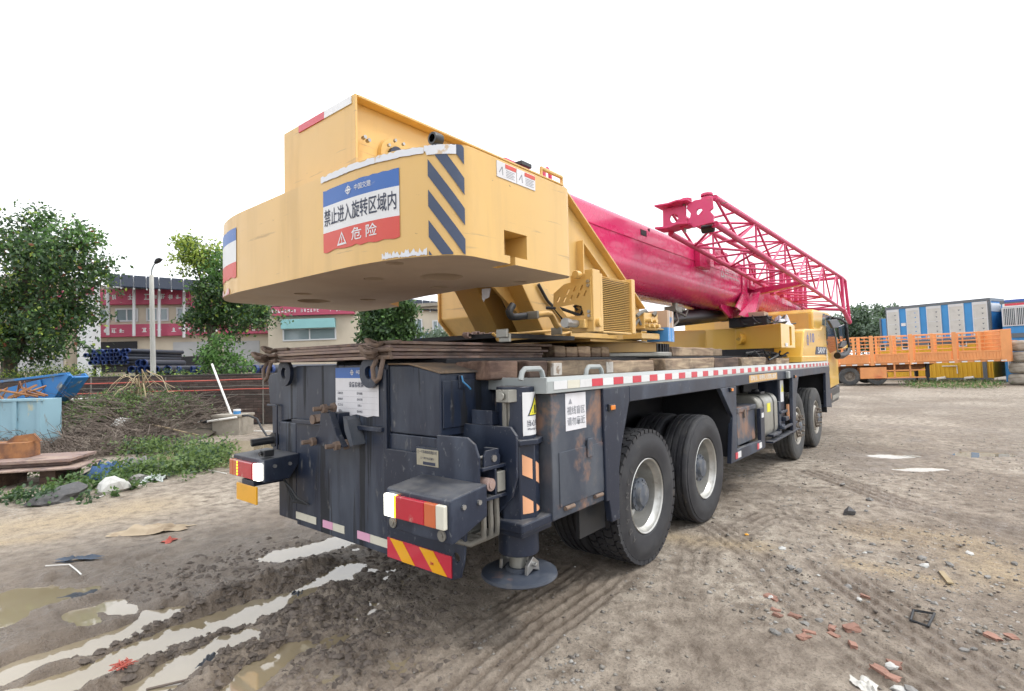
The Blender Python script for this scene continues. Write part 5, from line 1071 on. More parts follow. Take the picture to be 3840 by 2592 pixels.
for a, b_ in ((jp(('R', 'T'), 1.0), p), (jp(('R', 'T'), 1.0) + Vector((0.5, 0, -0.02)), p + Vector((0.85, -0.02, -0.27))), (jp(('L', 'T'), 1.0), jp(('L', 'B'), 1.0)), (jp(('L', 'B'), 1.0), p), (jp(('R', 'T'), 1.0), jp(('L', 'T'), 1.0)), (jp(('R', 'T'), 0.985), p + Vector((0.1, 0, 0)))):
    m = MB(); m.tube([a, b_], 0.035, 8); m.build('end_post', M['red_lattice'], jib, smooth=True)
for x0, x1, y in ((8.2, 8.35, -0.6), (8.9, 9.0, -0.62), (9.6, 9.75, -0.6), (10.2, 10.3, -0.62), (10.8, 10.95, -0.6)):
    m = MB(); m.box(x0, x1, y - 0.04, y + 0.04, 2.88, 3.5); m.build('inner_post', M['red_lattice'], jib, 0.006)

# ------------------------------------------------------------------ driver's cab
YCB = -1.29
m = MB(); m.prism([(7.12, 1.556), (9.62, 1.556), (9.64, 1.80), (9.42, 2.235), (9.2, 2.262), (9.06, 2.20), (7.54, 2.15), (7.40, 2.10)], 'y', YCB, 0.2); fp = m.build('engine_cowl', M['yellow_clean'], crane, 0.03, 30, 3)
m = MB(); m.prism([(7.06, 1.556), (9.62, 1.556), (9.63, 1.665), (7.09, 1.665)], 'y', YCB - 0.02, 0.15); m.build('cowl_skirt', M['yellow_clean'], fp, 0.015)
m = MB(); m.prism([(8.42, 2.0), (8.42, 2.50), (8.50, 2.565), (10.15, 2.60), (10.45, 2.56), (10.95, 2.1), (11.12, 1.75), (11.16, 1.0), (9.92, 0.95), (9.36, 0.99), (9.24, 1.552), (9.62, 1.556)], 'y', -1.26, 1.26); cab = m.build('driver_cab', M['yellow_clean'], crane, 0.035, 30, 3)
m = MB(); m.box(8.412, 8.4195, -1.18, 0.6, 2.12, 2.49); m.build('cab_rear_recess', M['yellow'], cab)
m = MB(); m.prism([(9.30, 2.30), (9.42, 2.53), (9.66, 2.54), (9.66, 2.28)], 'y', -1.264, -1.2605); m.build('quarter_window', M['mirror'], cab)
m = MB(); m.prism([(9.72, 2.26), (9.72, 2.53), (10.30, 2.53), (10.80, 2.08), (10.88, 1.78), (10.1, 1.72), (9.72, 1.85)], 'y', -1.264, -1.2605); m.build('door_window', M['glass'], cab)
m = MB(); m.prism([(10.32, 2.55), (10.45, 2.55), (11.0, 2.05), (11.12, 1.74), (11.0, 1.74), (10.86, 2.05)], 'y', -1.272, -1.2645); m.build('windscreen_pillar', M['blackplastic'], cab)
m = MB(); m.add([(10.50, -1.15, 2.54), (11.0, -1.15, 2.07), (11.0, 1.15, 2.07), (10.50, 1.15, 2.54)], [(0, 1, 2, 3)]); m.build('windscreen', M['glass'], cab)
m = MB(); m.prism([(9.38, 0.62), (10.98, 0.66), (11.2, 0.80), (11.2, 0.98), (9.42, 0.93)], 'y', -1.26, 1.26); bmp = m.build('bumper', M['blackplastic'], crane, 0.02)
m = MB(); m.box(9.93, 10.03, -1.268, -1.2605, 0.74, 0.86); m.build('turn_signal', M['amber'], bmp)
m = MB(); m.prism([(10.15, 0.70), (10.95, 0.73), (11.1, 0.82), (10.2, 0.80)], 'y', -1.27, -1.2605); m.build('step_recess', M['tank'], bmp)
m = MB(); m.box(9.70, 9.80, -1.262, -1.2605, 1.0, 1.62)
m = MB(); m.box(9.37, 9.43, YCB - 0.024, YCB - 0.0205, 1.30, 1.80); rul = m.build('height_scale', M['white'], fp)
m = MB()
for i in range(24): m.box(9.373, 9.40 if i % 4 else 9.42, YCB - 0.0255, YCB - 0.0242, 1.31 + i * 0.02, 1.314 + i * 0.02)
m.build('scale_mark', M['ink'], rul)
m = MB(); m.prism([(8.30, 1.69), (9.52, 1.69), (9.50, 1.84), (8.42, 1.84)], 'y', YCB - 0.006, YCB - 0.0005); bd = m.build('badge_panel', M['ink'], fp)
text('lettering', 'SANY', M['white'], (8.95, YCB - 0.008, 1.765), (1, 0, 0), (0, 0, 1), 0.16, bd, 0.012, 0.8)
M['blue_ink'] = paint('blue_ink', (0.05, 0.12, 0.42), 0.5)
text('lettering', '10', M['blue_ink'], (8.05, YCB - 0.003, 1.99), (1, 0, 0), (0, 0, 1), 0.24, fp, 0.012, 0.36)
m = MB(); m.lathe([(0.075, 0.0), (0.095, 0.0)], (7.68, YCB - 0.003, 1.95), 'y', 24); m.lathe([(0.03, 0.0), (0.045, 0.0)], (7.68, YCB - 0.003, 1.95), 'y', 20); m.bar((7.62, YCB - 0.003, 1.98), (7.70, YCB - 0.003, 2.09), 0.001, 0.02); m.build('emblem', M['blue_ink'], fp)
m = MB(); m.cyl((9.85, -1.262, 1.38), (9.85, -1.27, 1.38), 0.06, 20); m.cyl((9.85, -1.262, 1.47), (9.85, -1.27, 1.47), 0.045, 18); m.build('air_intake', M['dark'], cab)
m = MB(); m.box(9.98, 10.6, -1.268, -1.2605, 1.06, 1.2); m.build('fender_recess', M['yellow_clean'], cab, 0.01)
# mirrors
def mq(a, b_, y): return on('y', y, 2640 + a * .25489, 1000 + b_ * .25489)
def mirror_box(name, pts, y, th, mat, par):
    m = MB(); m.prism([(mq(a, b_, y)[0], mq(a, b_, y)[2]) for a, b_ in pts], 'y', y, y + th); return m.build(name, M[mat], par, 0.01)
m = MB(); m.tube([mq(1960, 1310, -1.36), mq(2030, 1310, -1.42), mq(2100, 1270, -1.48), mq(2125, 1190, -1.5), mq(2110, 1060, -1.5), mq(2095, 900, -1.5), mq(2080, 820, -1.48), mq(2000, 770, -1.42), mq(1890, 755, -1.30)], [0.075, 0.07, 0.06, 0.045, 0.03, 0.03, 0.03, 0.03, 0.03], 10); ma = m.build('mirror_arm', M['blackplastic'], cab, smooth=True)
mirror_box('wide_mirror', [(1840, 790), (1960, 775), (2025, 870), (2020, 900), (1905, 905)], -1.46, 0.05, 'blackplastic', cab)
mirror_box('main_mirror', [(1980, 880), (2090, 850), (2105, 1060), (2000, 1070)], -1.47, 0.04, 'glass', cab)
mirror_box('kerb_mirror', [(2010, 1180), (2040, 1100), (2120, 1085), (2125, 1140), (2060, 1200)], -1.49, 0.05, 'blackplastic', cab)
mirror_box('mirror_shell', [(2040, 1205), (2125, 1135), (2122, 1200)], -1.495, 0.05, 'yellow_clean', cab)

# ------------------------------------------------------------------ loads lying on the crane
yb_ = [(-0.53, 1.05, -1.00, 0.64), (-0.50, 1.07, -0.975, 0.70), (-0.54, 1.04, -1.01, 0.72), (-0.49, 1.02, -0.96, 0.69), (-0.53, 1.0, -0.93, 0.79)]
zc = 1.687
ORD = ('bottom', 'second from the bottom', 'middle', 'second from the top', 'top')
PLATES = []
for i, (y0, y1, x0, x1) in enumerate(yb_):
    th = 0.0195; wv = random.Random(i)
    m = MB(); m.add([], []); m.box(x0, x1, y0, y1, zc, zc + th)
    o = m.build('steel_road_plate', M['rust'], None, 0.003, label='rusty steel road plate, %s of the stack behind the counterweight' % (ORD[i] + ' one'), cat='steel plate', group='steel plates stacked on the crane')
    PLATES.append(o)
    for ys_, sg in ((y1 - 0.07, 1), (y0 + 0.05, -1)):
        if i in (0, 1, 2, 4):
            m = MB(); yy = ys_ + 0.02 * (i % 2); zz = zc + th / 2
            m.cyl((x0 - 0.02, yy - 0.11, zz), (x0 - 0.02, yy + 0.11, zz), 0.014, 8); m.box(x0 - 0.03, x0, yy - 0.06, yy - 0.035, zz - 0.010, zz + 0.010); m.box(x0 - 0.03, x0, yy + 0.035, yy + 0.06, zz - 0.010, zz + 0.010)
            drop = 0.13 if i == 0 else 0.02; L = [(x0 - 0.02, yy + 0.03, zz), (x0 - 0.05, yy + 0.045, zz - drop * 0.5), (x0 - 0.055, yy + 0.03, zz - drop), (x0 - 0.055, yy, zz - drop - 0.02), (x0 - 0.055, yy - 0.03, zz - drop), (x0 - 0.05, yy - 0.045, zz - drop * 0.5), (x0 - 0.02, yy - 0.03, zz)]
            if i: L = [(p[0] - 0.02, p[1] + 0.02 * i, zz + 0.02 * math.sin(k)) for k, p in enumerate(L)]; L = [(p[0] - 0.05 * math.sin(k * math.pi / 6), p[1], p[2]) for k, p in enumerate(L)]
            m.tube(L, 0.0155, 8); m.build('shackle', M['chain'], o, smooth=30)
    zc += th + 0.0045
M['wornwhite'] = paint('worn_white_paint', (0.50, 0.47, 0.43), 0.7, 0, [((0.24, 0.17, 0.12), 0.52, 0.60, 0.9, 16, (1, 1, 1))])
def timber(x0, x1, y0, y1, z0, z1, mat, label, rz=0.0, seed=0, painted=None):
    rg = random.Random(seed); m = MB(); n = 6; vs = []
    cx, cy_ = (x0 + x1) / 2, (y0 + y1) / 2; long_x = (x1 - x0) > (y1 - y0)
    for i in range(n + 1):
        t_ = i / n
        for a, b_ in ((0, 0), (1, 0), (1, 1), (0, 1)):
            j = [rg.uniform(-0.006, 0.006) for _ in range(3)]
            if long_x: p = (x0 + (x1 - x0) * t_ + j[0] - cx, y0 + (y1 - y0) * a + j[1] - cy_, (z0 if b_ == 0 else z1 + j[2]))
            else: p = (x0 + (x1 - x0) * a + j[0] - cx, y0 + (y1 - y0) * t_ + j[1] - cy_, (z0 if b_ == 0 else z1 + j[2]))
            vs.append(p)
    fs = [(0, 1, 2, 3), (4 * n + 3, 4 * n + 2, 4 * n + 1, 4 * n)] + [(4 * i + k, 4 * i + (k + 1) % 4, 4 * i + 4 + (k + 1) % 4, 4 * i + 4 + k) for i in range(n) for k in range(4)]
    m.add(vs, fs); o = m.build('timber_block', M[mat], None, 0.012, 40, 2, label=label, cat='timber', group='timber blocks on the crane deck')
    o.location = (cx, cy_, 0); o.rotation_euler.z = rz
    for px0, px1 in painted or ():
        m = MB(); m.box(px0 - cx, px1 - cx, y0 - cy_ - 0.009, y0 - cy_ + 0.02, z0 + 0.012, z1 - 0.014); m.build('painted_end', M['wornwhite'], o, 0.004)
    return o
ZD = 1.537
timber(-0.58, -0.27, -1.0, -0.7, ZD, ZD + 0.125, 'wood_dark', 'dark wet timber block behind the rear grab handle', 0.05, 1)
timber(-0.25, -0.03, -1.07, -0.72, ZD, ZD + 0.12, 'wood_dark', 'dark rounded timber block between the two grab handles', 0, 2)
timber(-0.01, 0.84, -1.10, -0.90, ZD, ZD + 0.115, 'wood', 'long timber with white painted ends by the front grab handle', 0, 3, ((-0.015, 0.09), (0.735, 0.845)))
timber(0.87, 1.64, -1.10, -0.90, ZD, ZD + 0.108, 'wood', 'clean sawn timber ahead of the white ended one', -0.02, 4)
timber(1.90, 3.33, -1.10, -0.92, ZD, ZD + 0.12, 'wood', 'long pale timber lying beside the slewing ring', 0.01, 5)
timber(3.37, 4.25, -1.09, -0.93, ZD, ZD + 0.115, 'wood_dark', 'split dark timber between two pale ones on the deck', -0.02, 6)
timber(4.28, 5.53, -1.12, -0.95, ZD, ZD + 0.12, 'wood', 'pale rough timber ahead of the split one', 0.01, 7)
timber(5.57, 6.1, -1.0, -0.84, ZD, ZD + 0.10, 'wood_dark', 'short dark timber near the yellow slab', 0, 8)
timber(6.13, 7.02, -1.12, -0.96, ZD, ZD + 0.10, 'wood', 'grey timber furthest forward, against the cab', 0, 9)
for i, (a, b_) in enumerate(((0.80, 0.985), (0.99, 1.19), (1.20, 1.42), (1.435, 1.63), (1.645, 1.80))):
    timber(a, b_ - 0.008, -0.55, 0.5, 1.687, 1.79 - 0.006 * (i % 2), 'wood', ['squared timber end next to the steel plates', 'timber showing curved growth rings, second from the plates', 'middle one of the five timber ends beside the plates', 'cracked timber end, fourth from the plates', 'pale timber end nearest the yellow turntable'][i], 0, 20 + i)
timber(3.15, 4.6, -0.655, -0.50, 1.687, 1.80, 'wood', 'long timber lying high on the frame ahead of the slewing ring', 0, 30)
timber(4.63, 5.1, -0.62, -0.40, 1.687, 1.79, 'wood', 'short pale timber end to end with the high long one', 0, 31)
# carton by the swing valve
cb = empty('oil_carton', (2.36, -0.86, 1.8365), 0.15, 'brown and blue cardboard carton strapped beside the swing valve', 'carton')
m = MB(); m.box(-0.13, 0.13, -0.11, 0.11, 0.0, 0.33); cb_ = m.build('box', M['cardboard'], cb, 0.004)
M['cartonblue'] = paint('carton_blue', (0.06, 0.25, 0.55), 0.6, 0, [((0.7, 0.7, 0.7), 0.6, 0.65, 0.8, 9, (1, 1, 1))])
m = MB(); m.box(-0.1315, 0.1315, -0.1115, 0.1115, 0.003, 0.15); m.build('blue_print', M['cartonblue'], cb)
text('lettering', 'BP', M['cartonblue'], (0.0, -0.1125, 0.23), (1, 0, 0), (0, 0, 1), 0.08, cb, 0.012)
for x in (-0.06, 0.07): m = MB(); m.box(x, x + 0.012, -0.1128, 0.1128, 0.001, 0.3315); m.build('strap', M['white'], cb)
# 4.5 t slab carried behind the driver's cab
sl = empty('counterweight_slab', (0, 0, 0), 0, 'yellow steel slab marked 4.5t carried behind the driver cab', 'counterweight')
half_ = [(6.93, -0.27), (6.62, -0.60), (6.14, -1.20), (7.02, -1.22)]
m = MB(); m.prism([(6.93, 0.27)] + half_ + [(7.02, 1.22), (6.14, 1.2), (6.62, 0.6)], 'z', 1.80, 2.19); sb = m.build('slab', M['yellow_clean'], sl, 0.008)
cut(sb, [MB().box(6.66, 6.80, -1.3, -1.12, 1.845, 2.16)])
d_ = Vector((-0.33, -0.31, 0)).normalized() ; n_ = Vector((-0.73, -0.685, 0)); fdir = Vector((6.62 - 6.93, -0.60 + 0.27, 0)).normalized(); nrm = Vector((fdir.y, -fdir.x, 0)); nrm = nrm if nrm.x < 0 else -nrm
c_ = Vector((6.775, -0.435, 1.985)); m = MB(); m.cyl(c_ - nrm * 0.02, c_ + nrm * 0.085, 0.10, 28); m.build('trunnion', M['yellow_clean'], sl, 0.006, 30)
text('lettering', '4.5t', M['ink'], tuple(c_ + nrm * 0.087), tuple(fdir), (0, 0, 1), 0.07, sl, 0.008)
m = MB(); m.box(6.25, 6.45, -1.2265, -1.2205, 1.82, 1.87)
m = MB(); m.box(6.35, 6.52, -1.216, -1.2105, 1.825, 1.88); m.build('sticker', M['white'], sl)
m = MB(); m.box(6.30, 6.95, -0.9, 0.9, 1.685, 1.80); m.build('slab_stand', M['dark'], sl)
m = MB(); rg = random.Random(5)
for k in range(14):
    x0, y0 = rg.uniform(5.8, 7.0), rg.uniform(-1.05, -0.7); P = [(x0 + rg.uniform(-.2, .2), y0 + rg.uniform(-.12, .12), 1.60 + rg.uniform(0.0, 0.16)) for _ in range(4)]; m.tube(P, 0.016, 6)
m.build('cable_bundle', M['blackhose'], None, smooth=True, label='tangle of black cables between the timbers and the yellow slab', cat='cables')
m = MB()
for k in range(9):
    P = []; y0 = -0.5 - 0.07 * k; z0 = 2.21
    for q in range(9): P.append((6.6 + 0.11 * q + 0.04 * math.sin(q + k), y0 + 0.10 * math.sin(q * 0.9 + k * 2), z0 + 0.02 + (0.16 * abs(math.sin(q * 0.8 + k)) if k % 3 == 0 else 0.02 * abs(math.sin(q)))))
    m.tube(P, 0.013, 6)
m.build('cable_bundle', M['blackhose'], None, smooth=True, label='loops of black hose lying on top of the yellow slab', cat='cables')
m = MB(); m.box(6.72, 7.0, -0.86, -0.22, 2.192, 2.345); m.box(6.71, 7.01, -0.87, -0.21, 2.345, 2.372); m.build('black_crate', M['blackplastic'], None, 0.012, label='flat black plastic crate on top of the yellow slab', cat='crate')
m = MB(); m.box(6.78, 7.06, -0.80, -0.52, 2.373, 2.45); o = m.build('wood_tray', M['cardboard'], None, 0.006, label='tilted brown box on the black crate', cat='box')
def crumple(name, w, l, h, mat, seed, label, cat, loc, rz=0.0, n=26, sink=0.0, group=None):
    rg = np.random.default_rng(seed); u, v = np.meshgrid(np.linspace(-0.5, 0.5, n), np.linspace(-0.5, 0.5, n))
    sx = u * w * (1 + 0.25 * np.sin(v * 9 + seed)) + 0.10 * w * fbm(u + 3 * seed, v, 3.0, 2, seed + 5); sy = v * l * (1 + 0.25 * np.sin(u * 8 + 2 * seed))
    z = h * (0.25 + np.abs(fbm(u + seed, v, 5.0, 2, seed, .5)) * 0.9) * np.clip(1.0 - (2 * np.hypot(u, v) / (1.05 + 0.3 * np.sin(np.arctan2(v, u) * 3 + seed))) ** 3, 0, 1) + 0.003
    g = [(i * n + j, i * n + j + 1, (i + 1) * n + j + 1, (i + 1) * n + j) for i in range(n - 1) for j in range(n - 1)]
    m = MB(); m.add(np.stack([sx, sy, z], -1).reshape(-1, 3), g); m.add(np.stack([sx, sy, z * 0 - 0.012], -1).reshape(-1, 3), [f[::-1] for f in g])
    o = m.build(name, M[mat] if isinstance(mat, str) else mat, None, smooth=60, label=label, cat=cat, group=group); o.location = (loc[0], loc[1], loc[2] - sink); o.rotation_euler.z = rz; return o
M['bagwhite'] = paint('white_plastic_bag', (0.66, 0.66, 0.70), 0.35)
crumple('plastic_bag', 0.42, 0.35, 0.22, 'bagwhite', 3, 'white plastic bag lying on the hoses behind the cab', 'bag', (7.25, -0.95, 2.20))

# ------------------------------------------------------------------ greenery helpers
def leaf_mat(name, c1, c2):
    t = NT(name); c = t.mix(t.noise(3.0, 3), c1, c2); t.set(color=c, rough=0.5)
    tr = t.n.new('ShaderNodeBsdfTranslucent'); t.l.new(t.mix(0.5, c, tuple(min(1, x * 1.6) for x in c2)), tr.inputs[0])
    mx = t.n.new('ShaderNodeMixShader'); mx.inputs[0].default_value = 0.30; out = t.n['Material Output']
    t.l.new(t.b.outputs[0], mx.inputs[1]); t.l.new(tr.outputs[0], mx.inputs[2]); t.l.new(mx.outputs[0], out.inputs[0]); return t.mat
M['leaf_dark'] = leaf_mat('dark_leaf', (0.038, 0.075, 0.040), (0.068, 0.125, 0.058))
M['leaf_mid'] = leaf_mat('mid_leaf', (0.055, 0.115, 0.035), (0.095, 0.17, 0.05))
M['leaf_lime'] = leaf_mat('lime_leaf', (0.24, 0.34, 0.05), (0.37, 0.45, 0.09))
M['leaf_fresh'] = leaf_mat('fresh_leaf', (0.09, 0.20, 0.05), (0.15, 0.29, 0.08))
M['leaf_red'] = leaf_mat('reddish_leaf', (0.16, 0.06, 0.035), (0.26, 0.10, 0.05))
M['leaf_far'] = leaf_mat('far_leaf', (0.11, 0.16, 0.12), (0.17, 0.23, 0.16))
M['bark'] = paint('bark', (0.105, 0.085, 0.065), 0.9, 0, [((0.19, 0.17, 0.13), 0.5, 0.7, 0.7, 5, (1, 1, .3))], bump=(12, .8, (1, 1, .3)))
M['twig'] = paint('dead_twig', (0.15, 0.12, 0.10), 0.9, 0, [((0.33, 0.285, 0.235), 0.5, 0.62, 0.8, 3, (1, 1, 1)), ((0.07, 0.055, 0.045), 0.52, 0.62, 0.8, 4.3, (1, 1, 1))])
M['straw'] = paint('dry_palm_leaf', (0.36, 0.29, 0.18), 0.8, 0, [((0.28, 0.21, 0.12), 0.5, 0.7, 0.7, 6, (1, 1, 1))])
def leaves(name, C, size, mats, idx, parent=None, kind=None, seed=0, aspect=0.5, droop=0.3, label=None, cat=None):
    """C: leaf positions; each leaf is a folded diamond of its own"""
    rg = np.random.default_rng(seed); n = len(C)
    d = rg.normal(size=(n, 3)); d[:, 2] -= droop; d /= np.linalg.norm(d, axis=1, keepdims=True)
    q = rg.normal(size=(n, 3)); q[:, 2] *= 0.4; q -= d * (q * d).sum(1, keepdims=True); q /= np.linalg.norm(q, axis=1, keepdims=True)
    nn = np.cross(d, q); L = size * rg.uniform(0.6, 1.35, (n, 1)); W = L * aspect * 0.5
    V = np.stack([C, C + d * L * 0.5 + q * W + nn * L * 0.06, C + d * L, C + d * L * 0.5 - q * W + nn * L * 0.06], 1).reshape(-1, 3)
    me = bpy.data.meshes.new(name); me.vertices.add(4 * n); me.vertices.foreach_set('co', V.ravel())
    b_ = np.arange(n) * 4; T = np.stack([b_, b_ + 1, b_ + 2, b_, b_ + 2, b_ + 3], 1).reshape(-1)
    me.loops.add(6 * n); me.loops.foreach_set('vertex_index', T); me.polygons.add(2 * n); me.polygons.foreach_set('loop_start', np.arange(2 * n) * 3)
    for m_ in mats: me.materials.append(m_)
    me.polygons.foreach_set('material_index', np.repeat(idx, 2).astype(np.int32)); me.update(calc_edges=True)
    o = link(name, me, parent); return props(o, label, cat, None, kind)
def crown_points(blobs, nclump, per, spread, seed):
    rg = np.random.default_rng(seed); vol = np.array([b_[3] * b_[4] * b_[5] for b_ in blobs]); pick = rg.choice(len(blobs), nclump, p=vol / vol.sum())
    P = []; I = []
    for k in pick:
        b_ = blobs[k]; u = rg.normal(size=3); u /= np.linalg.norm(u); r = rg.uniform(0.2, 1.25) ** 0.6
        c_ = np.array(b_[:3]) + u * r * np.array(b_[3:6]); m_ = max(4, int(per * rg.uniform(0.5, 1.5)))
        P.append(c_ + rg.normal(size=(m_, 3)) * spread * np.array([1, 1, 0.75])); I += [k] * m_
    return np.vstack(P), np.array(I)
def tree(name, label, base, trunk, blobs, nclump, per, spread, size, mats, weights, seed, group=None):
    """trunk: list of branches, each a list of (x, y, z, r) relative to base; blobs: (x, y, z, rx, ry, rz, bias)"""
    t_ = empty(name, base, 0, label, 'tree', group); t_.rotation_euler = PLUMB
    m = MB()
    for br_ in trunk: m.tube([p[:3] for p in br_], [p[3] for p in br_], 8)
    m.build('trunk', M['bark'], t_, smooth=True)
    P, I = crown_points(blobs, nclump, per, spread, seed); rg = np.random.default_rng(seed + 1)
    n = len(P); cl = rg.choice(len(mats), n, p=np.array(weights) / sum(weights))
    for k, b_ in enumerate(blobs):
        if len(b_) > 6: mk = (I == k) & (rg.random(n) < 0.7); cl[mk] = b_[6]
    leaves('crown', P, size, [M[x] for x in mats], cl, t_, seed=seed + 2, aspect=0.55); return t_
VX = np.array([*RH, 0.0]); VY = np.array([*FH, 0.0])     # across and along the view
def vb(px, py, depth, rx, rz_, ry=None, *bias):
    """blob relative to nothing: picture centre at a depth, radii in metres"""
    p = CAM + ray(px, py) * depth; return [p[0], p[1], p[2], rx, ry or rx, rz_, *bias]
def rel(blobs, base): return [[b_[0] - base[0], b_[1] - base[1], b_[2] - base[2], *b_[3:]] for b_ in blobs]

# ------------------------------------------------------------------ the old brick wall along the yard
DW = 15.8
wl0, wl1 = far(-420, DW), far(1760, DW); rzv = YAW - math.pi / 2
HW = hz(500, 1416, DW); LW = float(np.linalg.norm(wl1 - wl0))
M['brick'] = paint('mouldy_brick', (0.115, 0.082, 0.07), 0.9, 0, [((0.045, 0.042, 0.042), 0.40, 0.62, 0.85, 1.1, (1, 1, 1)), ((0.20, 0.11, 0.085), 0.56, 0.70, 0.7, 1.7, (1, 1, 1)), ((0.19, 0.18, 0.165), 0.62, 0.72, 0.6, 3, (1, 1, 1))], var=0.28, bump=(12, .5))
M['mortar'] = paint('dark_mortar', (0.07, 0.063, 0.058), 0.95, 0, [((0.035, 0.033, 0.033), 0.4, 0.7, 0.8, 1.2, (1, 1, 1)), ((0.14, 0.13, 0.12), 0.6, 0.8, 0.6, 4, (1, 1, 1))], bump=(20, .5))
wall = empty('brick_wall', (wl0[0], wl0[1], 0), rzv, 'low mouldy dark brick wall along the back of the yard', 'wall')
m = MB(); m.box(0, LW, 0.0, 0.22, -0.2, HW); m.build('wall_core', M['mortar'], wall)
m = MB(); m.box(0, LW, -0.03, 0.25, HW, HW + 0.05); m.build('coping', M['mortar'], wall, 0.01)
bl, bh, mo = 0.24, 0.062, 0.012
cand = []
row = 0; z = 0.05
while z + bh < HW:
    x = (0.126 if row % 2 else 0.0)
    while x + bl < LW:
        px_l = -420 + (x + bl / 2) / LW * 2180; cand.append((abs(px_l - 760) + abs(z - 0.95) * 260, x, z)); x += bl + mo
    z += bh + mo; row += 1
cand.sort()
bm_ = MB(); bm_.box(0, bl, -0.014, 0.0, 0, bh); bme = bm_.mesh('brick', M['brick']); rg = random.Random(1)
for k, (_, x, z) in enumerate(cand[:300]):
    o = link('brick', bme, wall); o.location = (x, -rg.uniform(0, 0.008), z)
m = MB()
for _, x, z in cand[300:]: m.box(x, x + bl, -0.012 - 0.008 * rg.random(), 0.001, z, z + bh)
m.build('brickwork', M['brick'], wall, kind='stuff')
M['redpipe'] = paint('red_pipe', (0.50, 0.10, 0.075), 0.5)
for za, zb, mt, r_ in ((1440, 1420, 'redpipe', 0.016), (1477, 1456, 'redpipe', 0.016), (1458, 1444, 'hose', 0.009), (1487, 1478, 'hose', 0.008)):
    p, q = far(230, DW - 0.35), far(1200, DW - 0.35); z0, z1 = hz(262, za, DW - 0.35), hz(1000, zb, DW - 0.35); n = 14; P = [(p[0] + (q[0] - p[0]) * i / n, p[1] + (q[1] - p[1]) * i / n, z0 + (z1 - z0) * i / n * 1.25 - 0.015 * math.sin(math.pi * (i % 5) / 5)) for i in range(n + 1)]
    m = MB(); m.tube(P, r_, 6); m.build('wall_pipe' if mt == 'redpipe' else 'wall_wire', M[mt], wall if False else None, smooth=True, label={1440: 'upper red pipe strung along the brick wall', 1477: 'lower red pipe strung along the brick wall', 1458: 'grey wire between the two red pipes', 1487: 'grey wire below the red pipes'}[za], cat='pipe' if mt == 'redpipe' else 'wire')
for k, px in enumerate((341, 620, 985)):
    p = far(px, DW - 0.30); m = MB(); m.cyl((p[0], p[1], 0), (p[0], p[1], hz(px, 1415, DW)), 0.02, 8); m.build('fence_stake', M['hose'], None, label=['thin stake by the wall above the blue trough', 'thin stake by the wall behind the dry palm leaves', 'thin stake by the wall next to the crane'][k], cat='stake')

